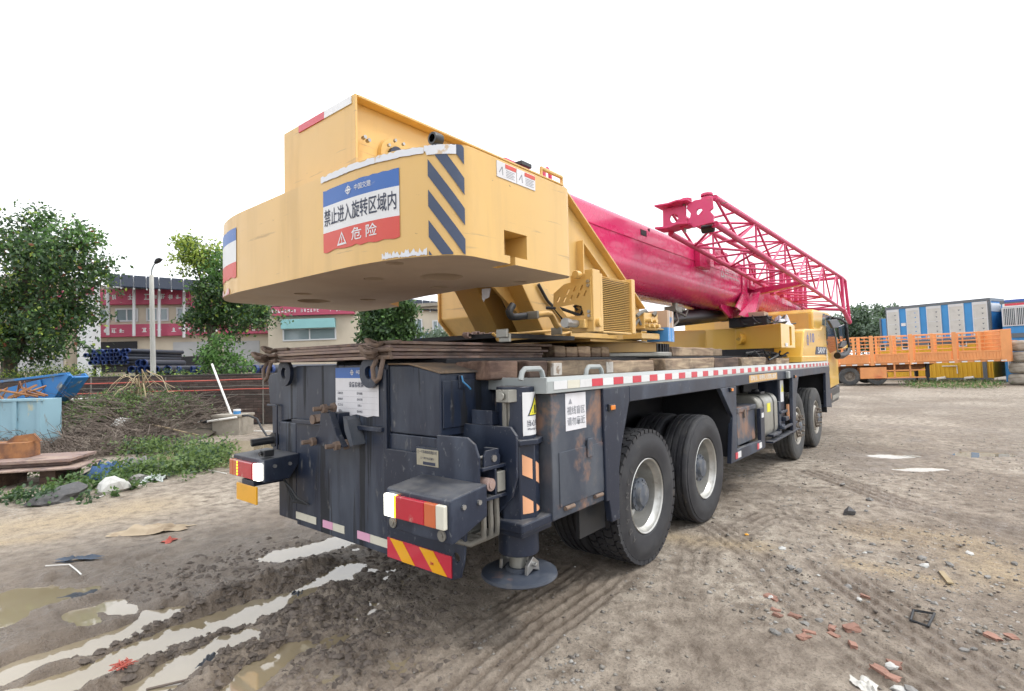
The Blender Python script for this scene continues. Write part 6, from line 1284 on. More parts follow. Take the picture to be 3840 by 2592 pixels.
# ------------------------------------------------------------------ shops and houses behind the wall
M['cream'] = paint('cream_render', (0.56, 0.50, 0.40), 0.85, 0, [((0.40, 0.35, 0.28), 0.5, 0.8, 0.5, 0.6, (1, 1, .3))])
M['whitemetal'] = paint('white_corrugated', (0.60, 0.62, 0.64), 0.5)
M['redsign'] = paint('red_signboard', (0.42, 0.07, 0.13), 0.6)
M['tealsign'] = paint('teal_signboard', (0.25, 0.50, 0.52), 0.5)
M['solar'] = paint('solar_panel', (0.02, 0.026, 0.04), 0.85); M['solar'].node_tree.nodes['Principled BSDF'].inputs['Specular IOR Level'].default_value = 0.1
M['shutter'] = paint('grey_shutter', (0.40, 0.41, 0.42), 0.5)
M['wglass'] = glass('pale_window_glass', (0.20, 0.26, 0.28))
def building(name, label, px0, px1, d0, d1, ytop, rows, roof=None, depth=6.0):
    a, b_ = far(px0, d0), far(px1, d1); L = float(np.linalg.norm(b_ - a)); ang = math.atan2(b_[1] - a[1], b_[0] - a[0])
    H = hz(px0, ytop, d0); e = empty(name, (a[0], a[1], 0), ang, label, 'building')
    e.rotation_euler = (Matrix.Rotation(ROL, 3, Vector((_cy, _sy, 0))) @ Matrix.Rotation(ang, 3, 'Z')).to_euler()
    m = MB(); m.box(0, L, 0, depth, -0.5, H); m.build('wall', M[rows.get('wall', 'cream')], e)
    m = MB(); m.box(-0.2, L + 0.2, -0.25, depth + .2, H, H + 0.18); m.build('roof', M['concrete'], e)
    def X(px): return max(0.0, min(L, L * (px - px0) / (px1 - px0)))
    def Z(py, px): return hz(px, py, d0 + (d1 - d0) * (px - px0) / (px1 - px0))
    for (x0, x1, y0, y1, mt, nm, bars) in rows['items']:
        A, B, z0, z1 = X(x0), X(x1), Z(y1, (x0 + x1) / 2), Z(y0, (x0 + x1) / 2)
        m = MB()
        if nm == 'window':
            fr = 0.07; m.box(A - fr, B + fr, -0.06, -0.002, z0 - fr, z0); m.box(A - fr, B + fr, -0.06, -0.002, z1, z1 + fr); m.box(A - fr, A, -0.06, -0.002, z0, z1); m.box(B, B + fr, -0.06, -0.002, z0, z1); m.box((A + B) / 2 - 0.03, (A + B) / 2 + 0.03, -0.05, -0.002, z0, z1)
            for i in range(bars): xx = A + (B - A) * (i + .5) / bars; m.box(xx - 0.012, xx + 0.012, -0.09, -0.075, z0 - 0.05, z1 + 0.05)
            w_ = m.build('window', M['whitemetal'], e); m = MB(); m.box(A, B, -0.02, -0.003, z0, z1); m.build('pane', M[mt], w_)
        elif nm == 'signboard':
            m.box(A, B, -0.35, -0.01, z0, z1); s_ = m.build('signboard', M[mt], e, 0.01)
            if bars:
                m = MB(); n = int(bars); rg = random.Random(n)
                for i in range(n):
                    if rg.random() < 0.15: continue
                    xx = A + (B - A) * (i + .3) / n; wd = (B - A) / n * 0.62; zm = (z0 + z1) / 2; hh = min((z1 - z0) * 0.2, 0.22)
                    for q in range(4):
                        if rg.random() < .5: u_ = rg.uniform(0, .7); m.box(xx + wd * u_, xx + wd * (u_ + .22), -0.365, -0.352, zm - hh * rg.uniform(.5, 1), zm + hh * rg.uniform(.4, 1))
                        else: u_ = rg.uniform(-1, .75); m.box(xx, xx + wd, -0.3655, -0.352, zm + hh * u_, zm + hh * (u_ + .25))
                m.build('faded_characters', M['white'], s_, kind='stuff')
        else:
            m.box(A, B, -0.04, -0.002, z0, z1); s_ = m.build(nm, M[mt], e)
    return e, L, H
W_ = 'window'
e, L, H = building('shop_building', 'long two storey cream shop building with red signboards behind the pipe stacks', 270, 1180, 27, 30, 1092, dict(items=[
    (300, 700, 1092, 1148, 'redsign', 'signboard', 14), (705, 960, 1140, 1165, 'redsign', 'signboard', 18),
    (330, 400, 1165, 1205, 'wglass', W_, 0), (430, 500, 1165, 1205, 'wglass', W_, 0), (540, 610, 1165, 1205, 'wglass', W_, 0), (650, 705, 1165, 1205, 'wglass', W_, 0), (745, 770, 1168, 1200, 'wglass', W_, 0),
    (280, 705, 1222, 1268, 'redsign', 'signboard', 16), (720, 1000, 1232, 1265, 'redsign', 'signboard', 12),
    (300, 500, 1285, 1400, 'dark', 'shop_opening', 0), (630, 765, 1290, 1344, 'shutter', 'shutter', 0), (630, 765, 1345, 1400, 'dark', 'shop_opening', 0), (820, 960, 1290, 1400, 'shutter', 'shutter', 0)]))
e2, L2, H2 = building('shop_building', 'cream building with teal shopfront sign beside the long shop building', 1010, 1345, 27.5, 28, 1150, dict(items=[
    (1030, 1340, 1152, 1186, 'redsign', 'signboard', 26), (1065, 1265, 1200, 1235, 'tealsign', 'signboard', 0), (1070, 1260, 1237, 1275, 'wglass', W_, 0)]))
e3, L3, H3 = building('cream_house', 'cream two storey house with a blue sign behind the round tree', 1330, 1760, 31, 30, 1166, dict(items=[
    (1354, 1372, 1196, 1242, 'wglass', W_, 0), (1558, 1590, 1206, 1252, 'wglass', W_, 0), (1636, 1665, 1212, 1258, 'wglass', W_, 0), (1535, 1620, 1257, 1284, 'blue_print', 'signboard', 5)]))
e4, L4, H4 = building('grey_house', 'pale house with barred windows half hidden by the big tree', -260, 250, 25, 26, 1055, dict(wall='cream', items=[
    (5, 68, 1130, 1192, 'wglass', W_, 8), (110, 170, 1130, 1192, 'wglass', W_, 8), (-120, -40, 1130, 1192, 'wglass', W_, 8), (150, 250, 1100, 1128, 'redsign', 'signboard', 4), (0, 300, 1215, 1248, 'redsign', 'signboard', 6), (20, 240, 1290, 1400, 'shutter', 'shutter', 0)]))
m = MB(); p, q = far(200, 25.8), far(330, 26.4); 
def block(name, label, cat, px0, px1, py0, py1, depth, thick, mat, parts=None):
    a, b_ = far(px0, depth), far(px1, depth); L = float(np.linalg.norm(b_ - a)); z0, z1 = hz((px0 + px1) / 2, py1, depth), hz((px0 + px1) / 2, py0, depth)
    e = empty(name, (a[0], a[1], 0), 0, label, cat); e.rotation_euler = (Matrix.Rotation(ROL, 3, Vector((_cy, _sy, 0))) @ Matrix.Rotation(rzv, 3, 'Z')).to_euler()
    m = MB(); m.box(0, L, 0, thick, z0, z1); m.build('body', M[mat], e, 0.01); return e, L, z0, z1
e, L, z0, z1 = block('metal_shed', 'white corrugated shed with a small red sign beside the big tree', 'shed', 292, 345, 1068, 1420, 25.2, 0.6, 'whitemetal')
m = MB(); m.box(0.35, 0.85, -0.05, -0.002, hz(330, 1105, 25.2), hz(330, 1078, 25.2)); m.build('signboard', M['redsign'], e)
for i in range(9): m = MB(); zz = z1 - 0.25 - i * 0.12; m.box(0.02, L - 0.02, -0.02, -0.001, zz, zz + 0.05); m.build('corrugation', M['whitemetal'], e)
# solar canopies on the roofs
def canopy(label, px0, px1, ya0, ya1, yb0, yb1, d0, d1):
    e = empty('solar_canopy', (*far(px0, d0), 0), 0, label, 'canopy', 'solar canopies above the shops')
    o = Vector((*far(px0, d0), 0))
    T0, T1 = Vector(CAM + ray(px0, ya0) * (d0 + 4)), Vector(CAM + ray(px1, ya1) * (d1 + 4)); B0, B1 = Vector(CAM + ray(px0, yb0) * d0), Vector(CAM + ray(px1, yb1) * d1)
    n = 7
    for i in range(n):
        a, b_ = i / n, (i + 0.93) / n; m = MB(); up = Vector((0, 0, 0.05)); q = [B0.lerp(B1, a), B0.lerp(B1, b_), T0.lerp(T1, b_), T0.lerp(T1, a)]
        m.add([v - o for v in q] + [v - o + up for v in q], [(3, 2, 1, 0), (4, 5, 6, 7), (0, 1, 5, 4), (1, 2, 6, 5), (2, 3, 7, 6), (3, 0, 4, 7)]); m.build('solar_panel', M['solar'], e)
    for i in range(n + 1):
        a = i / n; m = MB(); b0, b1 = B0.lerp(B1, a) - o, T0.lerp(T1, a) - o; m.tube([b0 - Vector((0, 0, .06)), b1 - Vector((0, 0, .06))], 0.04, 6); m.build('purlin', M['whitemetal'], e)
        if i % 2 == 0: m = MB(); m.tube([b0.lerp(b1, .2) - Vector((0, 0, .05)), b0.lerp(b1, .2) - Vector((0, 0, 2.6))], 0.07, 6); m.build('post', M['whitemetal'], e)
canopy('long black solar canopy above the red signboards', 405, 735, 1029, 1053, 1074, 1092, 26, 27.4)
canopy('black solar canopy above the cream house', 1500, 1700, 1120, 1140, 1160, 1168, 30.5, 30)

# pipes stacked behind the wall
t = NT('blue_pipe'); M['bluepipe'] = t.set(color=(0.03, 0.065, 0.22), rough=0.4)
M['blackpipe'] = paint('black_pipe', (0.035, 0.042, 0.06), 0.45)
def pipe_mesh(r, L):
    m = MB(); m.cur = 0; m.lathe([(r * 0.97, 0.12), (r, 0.10), (r, L)], ax='y', n=14); m.cur = 1; m.lathe([(r * 0.97, 0.12), (r * 1.05, 0.1), (r * 1.05, 0.0), (r * 0.82, 0.0), (r * 0.80, 0.15), (r * 0.80, L)], ax='y', n=14)
    return m.mesh('pipe', [M['blackpipe'], M['bluepipe']], 40)
def pipe_stack(px0, px1, py_top, py_bot, depth, r, L, label, group, yaw=0.0, rag=0):
    me = pipe_mesh(r, L); a, b_ = far(px0, depth), far(px1, depth); W = float(np.linalg.norm(b_ - a)); z1, z0 = hz((px0 + px1) / 2, py_top, depth), hz((px0 + px1) / 2, py_bot, depth)
    u = (b_ - a) / W; z = z0 + r; row = 0; rg = random.Random(px0); cnt = 0; STK = []
    while z + r <= z1 + 0.01:
        x = r + (r if row % 2 else 0)
        while x + r <= W - rag * row * r:
            o = link('pipe', me); p = a + u * x; o.location = (p[0] + FH[0] * rg.uniform(-.12, .12), p[1] + FH[1] * rg.uniform(-.12, .12), z); o.rotation_euler.z = rzv + yaw + rg.uniform(-.01, .01)
            STK.append((row, o)); x += 2 * r * 1.02; cnt += 1
        z += r * 1.76; row += 1
    ON = ('first', 'second', 'third', 'fourth', 'fifth', 'sixth', 'seventh', 'eighth', 'ninth', 'tenth', 'eleventh', 'twelfth')
    for rw in range(row):
        L_ = [o for q, o in STK if q == rw]; rn = 'single row' if row == 1 else ('bottom row' if rw == 0 else ('top row' if rw == row - 1 else ON[rw] + ' row up'))
        for k, o in enumerate(L_): props(o, '%s, %s from the left in the %s' % (label, ON[k], rn), 'pipe', group)
    # rack under the stack
    m = MB(); c0 = Vector((a[0], a[1], 0)); ur = Vector((u[0], u[1], 0)); f3 = Vector((FH[0], FH[1], 0))
    for dd in (0.4, 2.2): m.bar(c0 + f3 * dd + Vector((0, 0, z0 - 0.055)), c0 + f3 * dd + ur * W + Vector((0, 0, z0 - 0.055)), 0.1, 0.1)
    for s_ in (0.02, 0.98):
        for dd in (0.4, 2.2): m.bar(c0 + f3 * dd + ur * W * s_ + Vector((0, 0, 0)), c0 + f3 * dd + ur * W * s_ + Vector((0, 0, z0 - 0.06)), 0.08, 0.08, (1, 0, 0))
    return m.build('pipe_rack', M['dark'], None, label='low steel rack under the ' + group, cat='rack')
pipe_stack(322, 488, 1297, 1368, 21, 0.086, 3.5, 'small blue pipe, honeycomb stack', 'honeycomb pipe stack')
pipe_stack(488, 575, 1328, 1398, 20.6, 0.135, 3, 'large blue pipe, middle stack', 'middle pipe stack', 0.1, 0)
pipe_stack(575, 632, 1352, 1398, 20.6, 0.135, 3, 'large blue pipe, lamp post stack', 'right hand pipe stack', 0.15, 1)
pipe_stack(660, 775, 1366, 1402, 20.2, 0.15, 3.2, 'slanting black pipe, shutter pile', 'slanting pipe pile', -0.75)
pipe_stack(930, 1060, 1352, 1402, 20.2, 0.17, 3.2, 'thick black pipe, lifting eye pile', 'thick pipe pile', -0.6)
# lamp post
lb = far(577, 20.4); e = empty('street_lamp', (lb[0], lb[1], 0), 0, 'tall white pole street lamp with a curved arm beside the pipe stacks', 'street lamp'); e.rotation_euler = PLUMB
zt_ = hz(577, 1030, 20.4); m = MB(); m.cyl((0, 0, 0), (0, 0, zt_), 0.105, 14, 0.075); m.build('pole', M['pvc'], e, smooth=True)
v3 = Vector((RH[0], RH[1], 0)); m = MB(); m.tube([Vector((0, 0, zt_)), v3 * 0.02 + Vector((0, 0, zt_ + 0.22)), v3 * 0.09 + Vector((0, 0, zt_ + 0.38)), v3 * 0.2 + Vector((0, 0, zt_ + 0.48))], 0.028, 8); m.build('arm', M['silver'], e, smooth=True)
m = MB(); q = v3 * 0.25 + Vector((0, 0, zt_ + 0.55)); m.prism([(-0.10, -0.12), (0.06, -0.06), (0.15, 0.05), (0.12, 0.10), (0.0, 0.08), (-0.08, -0.02)], 'y', -0.09, 0.09); hd = m.build('lamp_head', M['dark'], e, 0.02); hd.location = q; hd.rotation_euler.z = rzv
# overhead wires
for k, (y0, y1) in enumerate(((900, 985), (930, 978), (845, 880))):
    m = MB(); P = []
    for i in range(13): px = -200 + i * 90; py = y0 + (y1 - y0) * i / 12 + 14 * math.sin(math.pi * i / 12); P.append(CAM + ray(px, py) * 34)
    m.tube(P, 0.010, 5); m.build('overhead_wire', M['hose'], None, label='thin overhead wire, %s of three crossing above the shops' % ('middle', 'lowest', 'highest')[k], cat='wire')

# ------------------------------------------------------------------ trees
b0 = far(30, 17.5); base = (b0[0], b0[1], 0)
def tp(px, py, d): p = CAM + ray(px, py) * d; return p[0] - base[0], p[1] - base[1], p[2]
def branch(pts, r0, r1): n = len(pts); return [(*p, r0 + (r1 - r0) * i / (n - 1)) for i, p in enumerate(pts)]
tr = [branch([(0, 0, 0), tp(40, 1350, 17.5), tp(80, 1290, 17.5), tp(100, 1200, 17.5), tp(115, 1080, 17.5), tp(120, 950, 17.5), tp(120, 850, 17.5)], 0.24, 0.04), branch([tp(100, 1200, 17.5), tp(180, 1080, 17.3), tp(280, 950, 17.2), tp(340, 900, 17)], 0.12, 0.03),
      branch([tp(115, 1080, 17.5), tp(60, 960, 17.6), tp(30, 860, 17.7)], 0.09, 0.02), branch([tp(95, 1230, 17.5), tp(260, 1150, 17), tp(390, 1060, 17)], 0.08, 0.02)]
bl_ = rel([vb(110, 820, 17.5, 0.5, 0.4), vb(190, 870, 17.5, 0.6, 0.5, None, 3), vb(70, 900, 17.6, 0.55, 0.7), vb(250, 960, 17.2, 0.85, 0.75), vb(330, 910, 17, 0.45, 0.42, None, 3), vb(130, 1020, 17.4, 0.85, 0.9), vb(250, 1090, 17.2, 0.75, 0.85), vb(60, 1130, 17.5, 0.9, 0.9), vb(240, 1230, 17.2, 0.95, 0.9), vb(120, 1280, 17.6, 1.0, 0.7), vb(395, 1030, 17, 0.36, 0.5), vb(20, 840, 17.6, 0.3, 0.35), vb(30, 1230, 17.8, 0.8, 0.8), vb(340, 1000, 17, 0.7, 0.7)], base)
tree('broadleaf_tree', 'tall leafy tree with a leaning trunk behind the blue trough', base, tr, bl_, 230, 88, 0.24, 0.14, ['leaf_dark', 'leaf_mid', 'leaf_lime', 'leaf_fresh', 'leaf_red'], [5, 3, 0.6, 0.8, 0.25], 5, 'trees behind the wall')
b0 = far(800, 20); base = (b0[0], b0[1], 0)
tr = [branch([(0, 0, 0), tp(805, 1300, 20), tp(790, 1180, 20), tp(770, 1060, 20), tp(740, 960, 20)], 0.2, 0.04), branch([tp(800, 1250, 20), tp(850, 1120, 20), tp(860, 1020, 20)], 0.1, 0.03), branch([tp(790, 1180, 20), tp(900, 1150, 20), tp(960, 1180, 20)], 0.07, 0.02)]
bl_ = rel([vb(715, 915, 20, 0.38, 0.4, None, 2), vb(740, 975, 20, 0.55, 0.5, None, 2), vb(800, 960, 20, 0.5, 0.5, None, 2), vb(850, 1010, 20, 0.6, 0.65, None, 3), vb(790, 1075, 20, 0.5, 0.55), vb(850, 1110, 20, 0.7, 0.65), vb(780, 1190, 20, 0.6, 0.6), vb(880, 1200, 20, 0.7, 0.6), vb(950, 1190, 20, 0.7, 0.5), vb(1020, 1175, 20, 0.5, 0.35), vb(870, 1370, 18.5, 0.55, 0.55, None, 3), vb(830, 1330, 18.5, 0.5, 0.5, None, 3), vb(790, 1300, 18.5, 0.4, 0.35)], base)
tree('broadleaf_tree', 'tree with a lime green top standing right of the street lamp', base, tr, bl_, 190, 74, 0.19, 0.14, ['leaf_dark', 'leaf_mid', 'leaf_lime', 'leaf_fresh'], [4, 3, 0.4, 1.0], 25, 'trees behind the wall')
b0 = far(1460, 20); base = (b0[0], b0[1], 0)
tr = [branch([(0, 0, 0), tp(1458, 1280, 20), tp(1460, 1200, 20), tp(1470, 1130, 20)], 0.13, 0.03), branch([tp(1458, 1260, 20), tp(1400, 1200, 20)], 0.06, 0.02), branch([tp(1458, 1250, 20), tp(1530, 1190, 20)], 0.06, 0.02)]
bl_ = rel([vb(1470, 1130, 20, 0.6, 0.5), vb(1420, 1180, 20, 0.7, 0.6), vb(1520, 1170, 20, 0.55, 0.55, None, 1), vb(1460, 1220, 20, 0.8, 0.6), vb(1410, 1270, 20, 0.55, 0.5), vb(1510, 1250, 20, 0.6, 0.5, None, 1), vb(1470, 1300, 20, 0.8, 0.5)], base)
tree('broadleaf_tree', 'round dense green tree seen under the counterweight in front of the cream house', base, tr, bl_, 330, 50, 0.13, 0.15, ['leaf_dark', 'leaf_mid', 'leaf_fresh'], [4, 3, .6], 45, 'trees behind the wall')
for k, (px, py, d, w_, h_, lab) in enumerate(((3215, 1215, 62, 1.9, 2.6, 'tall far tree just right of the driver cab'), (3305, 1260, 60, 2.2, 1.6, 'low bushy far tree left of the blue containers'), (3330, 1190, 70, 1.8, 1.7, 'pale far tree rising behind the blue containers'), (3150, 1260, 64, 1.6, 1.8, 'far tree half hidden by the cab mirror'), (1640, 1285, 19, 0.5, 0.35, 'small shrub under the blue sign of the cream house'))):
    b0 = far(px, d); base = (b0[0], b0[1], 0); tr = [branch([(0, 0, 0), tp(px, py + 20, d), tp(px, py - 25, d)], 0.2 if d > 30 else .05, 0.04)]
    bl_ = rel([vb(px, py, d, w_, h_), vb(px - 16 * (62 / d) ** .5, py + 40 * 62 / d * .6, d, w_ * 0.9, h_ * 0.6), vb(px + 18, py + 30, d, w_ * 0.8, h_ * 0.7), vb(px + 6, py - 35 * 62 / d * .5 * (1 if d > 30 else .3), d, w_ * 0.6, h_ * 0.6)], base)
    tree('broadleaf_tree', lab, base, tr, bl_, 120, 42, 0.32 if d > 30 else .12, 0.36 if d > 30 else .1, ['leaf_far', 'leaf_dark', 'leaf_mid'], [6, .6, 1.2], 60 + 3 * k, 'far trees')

# ------------------------------------------------------------------ scrap corner on the left
def gpt(px, py): p = gp(px, py); return p[0], p[1], gz(p[0], p[1])
# raised plates
def slab_view(name, label, cat, px0, px1, d0, d1, z0, z1, mat, group=None, skew=0.0):
    a, b_ = far(px0, d0), far(px1, d0 + skew); L = float(np.linalg.norm(b_ - a)); e = MB(); e.box(0, L, 0, d1 - d0, z0, z1)
    o = e.build(name, M[mat], None, 0.006, label=label, cat=cat, group=group); o.location = (a[0], a[1], 0); o.rotation_euler.z = math.atan2(b_[1] - a[1], b_[0] - a[0]); return o
for k, px in enumerate((-330, -60, 150)):
    slab_view('sleeper', ['dark sleeper under the scrap plates at the picture edge', 'dark sleeper under the middle of the scrap plates', 'dark sleeper under the right end of the scrap plates'][k], 'timber', px, px + 60, 7.75 + .0008 * px, 8.2 + .0008 * px, -0.03, 0.235, 'wood_dark')
slab_view('scrap_plate', 'lower rusty steel plate of the scrap stack on the left', 'steel plate', -400, 285, 7.25, 8.0, 0.237, 0.262, 'rust', 'scrap plates', 0.5)
slab_view('scrap_beam', 'rusty flat beam lying between the two scrap plates', 'steel beam', -400, 255, 7.5, 8.1, 0.263, 0.325, 'rust', None, 0.5)
slab_view('scrap_plate', 'upper rusty steel plate of the scrap stack on the left', 'steel plate', -400, 265, 7.4, 8.15, 0.326, 0.372, 'rust', 'scrap plates', 0.5)
e = slab_view('rusty_girder', 'thick orange rusted girder lying on the scrap plates', 'girder', -330, 105, 7.75, 8.05, 0.373, 0.60, 'rust_orange', None, 0.3)
m = MB(); m.prism([(1.1, 0.60), (1.55, 0.60), (1.45, 0.72), (1.2, 0.69)], 'y', 0.12, 0.16); m.build('rib', M['rust_orange'], e)
slab_view('skip_bin', 'light blue dented steel bin full of scrap rods', 'bin', -420, 155, 11.0, 11.5, 0.0, 1.10, None or 'rust', None)
M['paleblue'] = paint('pale_blue_paint', (0.27, 0.44, 0.52), 0.5, 0, [((0.50, 0.50, 0.36), 0.60, 0.64, 0.85, 2.2, (1, 1, .5)), ((0.20, 0.16, 0.12), 0.6, 0.7, 0.7, 6, (1, 1, .4))])
M['strongblue'] = paint('strong_blue_paint', (0.035, 0.19, 0.47), 0.45, 0, [((0.16, 0.18, 0.20), 0.53, 0.58, 0.8, 1.8, (1, 1, 1)), ((0.45, 0.45, 0.35), 0.64, 0.67, 0.7, 4, (1, 1, 1))])
sb_ = [o for o in SC.objects if o.name.startswith('skip_bin')][0]; sb_.data.materials[0] = M['paleblue']
Lb = (580 / FPX) * 11.0
for x in (Lb - 0.05, Lb - 0.55, Lb - 1.15, Lb - 1.8): m = MB(); m.box(x - 0.04, x + 0.04, -0.035, -0.001, 0.0, 1.06); m.build('rib', M['paleblue'], sb_)
m = MB(); m.box(-0.02, Lb + 0.02, -0.045, 0.03, 1.06, 1.12); m.build('rim', M['paleblue'], sb_, 0.01)
m = MB(); rg = random.Random(8)
for k in range(9): p = far(20 + 14 * k, 11.3 + .1 * k); m.tube([(p[0] + rg.uniform(-.2, .2), p[1] + rg.uniform(-.2, .2), 1.1), (p[0] + rg.uniform(-.3, .3), p[1] + rg.uniform(-.2, .2), 1.2 + 0.28 * rg.random()), (p[0] + rg.uniform(-.5, .5), p[1] + rg.uniform(-.2, .2), 1.12)], 0.022, 6)
m.build('scrap_rods', M['rust_orange'], None, smooth=True, label='bent rusty rods sticking out of the light blue bin', cat='rods')
# blue trough with a raked bow
DT = 12.7; a = far(-380, DT)
def tz(px, py): return (float(((far(px, DT) - a) * RH).sum()), hz(px, py, DT))
e = empty('tipper_trough', (a[0], a[1], 0), rzv, 'strong blue steel trough with a raked pointed end by the wall', 'trough')
pr = [tz(-380, 1482), tz(0, 1462), tz(120, 1430), tz(258, 1401), tz(272, 1416), tz(222, 1486), tz(160, 1532), tz(-380, 1560)]
m = MB(); m.prism(pr, 'y', 0.0, 0.05); m.build('side', M['strongblue'], e, 0.006); m = MB(); m.prism(pr, 'y', 0.45, 0.5); m.build('side', M['strongblue'], e, 0.006)
m = MB(); P = [tz(272, 1414), tz(222, 1487), tz(160, 1533), tz(-380, 1561)]
for p, q in zip(P[:-1], P[1:]): m.bar((p[0], 0.25, p[1]), (q[0], 0.25, q[1]), 0.399, 0.05)
m.build('floor', M['strongblue'], e); m = MB(); p, q = tz(150, 1425), tz(165, 1500); m.bar((p[0], -0.03, p[1]), (q[0], -0.03, q[1]), 0.05, 0.08, (1, 0, 0)); p, q = tz(262, 1404), tz(205, 1490); m.bar((p[0], -0.04, p[1]), (q[0], -0.04, q[1]), 0.08, 0.10, (1, 0, 0)); p, q = tz(-380, 1478), tz(262, 1400); m.bar((p[0], -0.02, p[1]), (q[0], -0.02, q[1]), 0.06, 0.05); m.build('stiffener', M['strongblue'], e, 0.005)
m = MB(); z_ = tz(160, 1533)[1]; x_ = tz(120, 1500)[0]; m.box(x_ - 1.6, x_ - 1.2, 0.06, 0.44, 0, z_ + 0.05); m.box(x_ - 0.3, x_, 0.06, 0.44, 0, z_ + 0.0); m.build('trestle', M['rust'], e)
# heap of brushwood
hc = far(520, 13.2)
def heap_h(x, y):
    dx, dy = x - hc[0], y - hc[1]; u = dx * RH[0] + dy * RH[1]; v = dx * FH[0] + dy * FH[1]
    return 0.82 * np.exp(-(u / 1.5) ** 2 - ((v - 0.3) / 1.5) ** 2) + 0.35 * np.exp(-((u + 1.7) / 1.1) ** 2 - (v / 1.4) ** 2) + 0.05 * np.exp(-((u - 1.3) / 0.6) ** 2 - ((v + .6) / 1.2) ** 2)
uu, vv = np.meshgrid(np.linspace(-4.2, 1.9, 50), np.linspace(-4.5, 2.5, 50)); hx = hc[0] + uu * RH[0] + vv * FH[0]; hy = hc[1] + uu * RH[1] + vv * FH[1]
hz_ = heap_h(hx, hy) * (1 + 0.25 * fbm(hx, hy, 2.5, 4, 7)) - 0.10 + 0.02 * fbm(hx, hy, 9, 3, 3)
M['litter'] = paint('leaf_litter', (0.085, 0.072, 0.058), 0.95, 0, [((0.15, 0.12, 0.085), 0.5, 0.65, 0.8, 9, (1, 1, 1)), ((0.04, 0.05, 0.025), 0.5, 0.7, 0.6, 3, (1, 1, 1))], bump=(25, 1.0))
m = MB(); m.add(np.stack([hx, hy, hz_], -1).reshape(-1, 3), [(i * 50 + j, i * 50 + j + 1, (i + 1) * 50 + j + 1, (i + 1) * 50 + j) for i in range(49) for j in range(49)]); m.build('brush_mound', M['litter'], None, smooth=60, kind='structure')
rg = np.random.default_rng(9); m = MB()
def ribbon_twigs(n, ulo, uhi, vlo, vhi, L, r, lift):
    for _ in range(n):
        u, v = rg.uniform(ulo, uhi), rg.uniform(vlo, vhi); x, y = hc[0] + u * RH[0] + v * FH[0], hc[1] + u * RH[1] + v * FH[1]
        z = float(heap_h(x, y)) - 0.08; a = rg.uniform(0, 2 * math.pi); l = L * rg.uniform(.4, 1.3); d = np.array([math.cos(a), math.sin(a), rg.uniform(-.1, lift)])
        p = np.array([x, y, max(z, 0) + rg.uniform(0, .12)]); q = p + d * l * 0.5 + rg.normal(size=3) * 0.05; e_ = p + d * l + rg.normal(size=3) * 0.09
        for w_ in (q, e_): w_[2] = max(w_[2], float(heap_h(w_[0], w_[1])) - 0.05, 0.0)
        m.tube([p, q, e_], [r, r * .8, r * .4], 3, cap=False)
ribbon_twigs(4200, -2.7, 1.45, -2.8, 1.2, 0.75, 0.0085, 0.55); ribbon_twigs(1500, -1.5, 1.3, -3.6, -2.2, 0.5, 0.007, 0.3); ribbon_twigs(260, -2.5, 1.3, -2.4, 1.0, 1.3, 0.016, 0.15)
m.build('brushwood', M['twig'], None, kind='stuff', label='heap of dead brown brushwood', cat='brushwood')
# dry palm fronds
pc = far(525, 13.6); pz = float(heap_h(pc[0], pc[1])) - 0.1; e = empty('dry_palm', (pc[0], pc[1], pz), 0, 'clump of dry straw coloured palm fronds on the brush heap', 'dead plant')
for k in range(44):
    a = R(rg.uniform(0, 360)); l = rg.uniform(0.4, 1.35); w_ = rg.uniform(0.007, 0.028); top = rg.uniform(0.2, 0.85); kink = rg.uniform(0.25, 0.6); P = []
    for t_ in np.linspace(0, 1, 7):
        up = top * min(t_ / kink, 1.0) - max(t_ - kink, 0) * rg.uniform(0.5, 1.1) * 1.2; out_ = l * (0.25 * t_ + 0.75 * max(t_ - kink * 0.6, 0)); P.append(Vector((math.cos(a) * out_ + rg.normal() * .02, math.sin(a) * out_ + rg.normal() * .02, 0.1 + up)))
    q = Vector((-math.sin(a), math.cos(a), 0)); m = MB(); vs = []
    for i, p in enumerate(P): ww = w_ * (1 - 0.7 * i / 6); vs += [p - q * ww, p + Vector((0, 0, 0.012)), p + q * ww]
    m.add(vs, [(3 * i + c_, 3 * i + c_ + 1, 3 * i + c_ + 4, 3 * i + c_ + 3) for i in range(6) for c_ in (0, 1)]); m.build('frond', M['straw'], e, smooth=60)
m = MB(); m.tube([(0, 0, 0), (0.02, 0, 0.3), (0.0, 0.02, 0.5)], [0.07, 0.06, 0.03], 8); m.build('stem', M['straw'], e, smooth=True)
for k, (u0, u1) in enumerate(((-1.9, -0.2), (-1.5, 0.4), (0.9, 2.0))):
    m = MB(); P = []
    for i in range(7): u = u0 + (u1 - u0) * i / 6; v = -0.5 - .2 * k; x, y = hc[0] + u * RH[0] + v * FH[0], hc[1] + u * RH[1] + v * FH[1]; P.append((x, y, float(heap_h(x, y)) + 0.06))
    m.tube(P, [0.03 - .003 * i for i in range(7)], 6); m.build('dry_cane', M['straw'], None, smooth=True, label=['long dry cane on the left slope of the brush heap', 'long dry cane crossing the middle of the brush heap', 'dry cane on the right foot of the brush heap'][k], cat='cane')
M['leaf_weed'] = leaf_mat('weed_leaf', (0.10, 0.17, 0.045), (0.17, 0.25, 0.08))
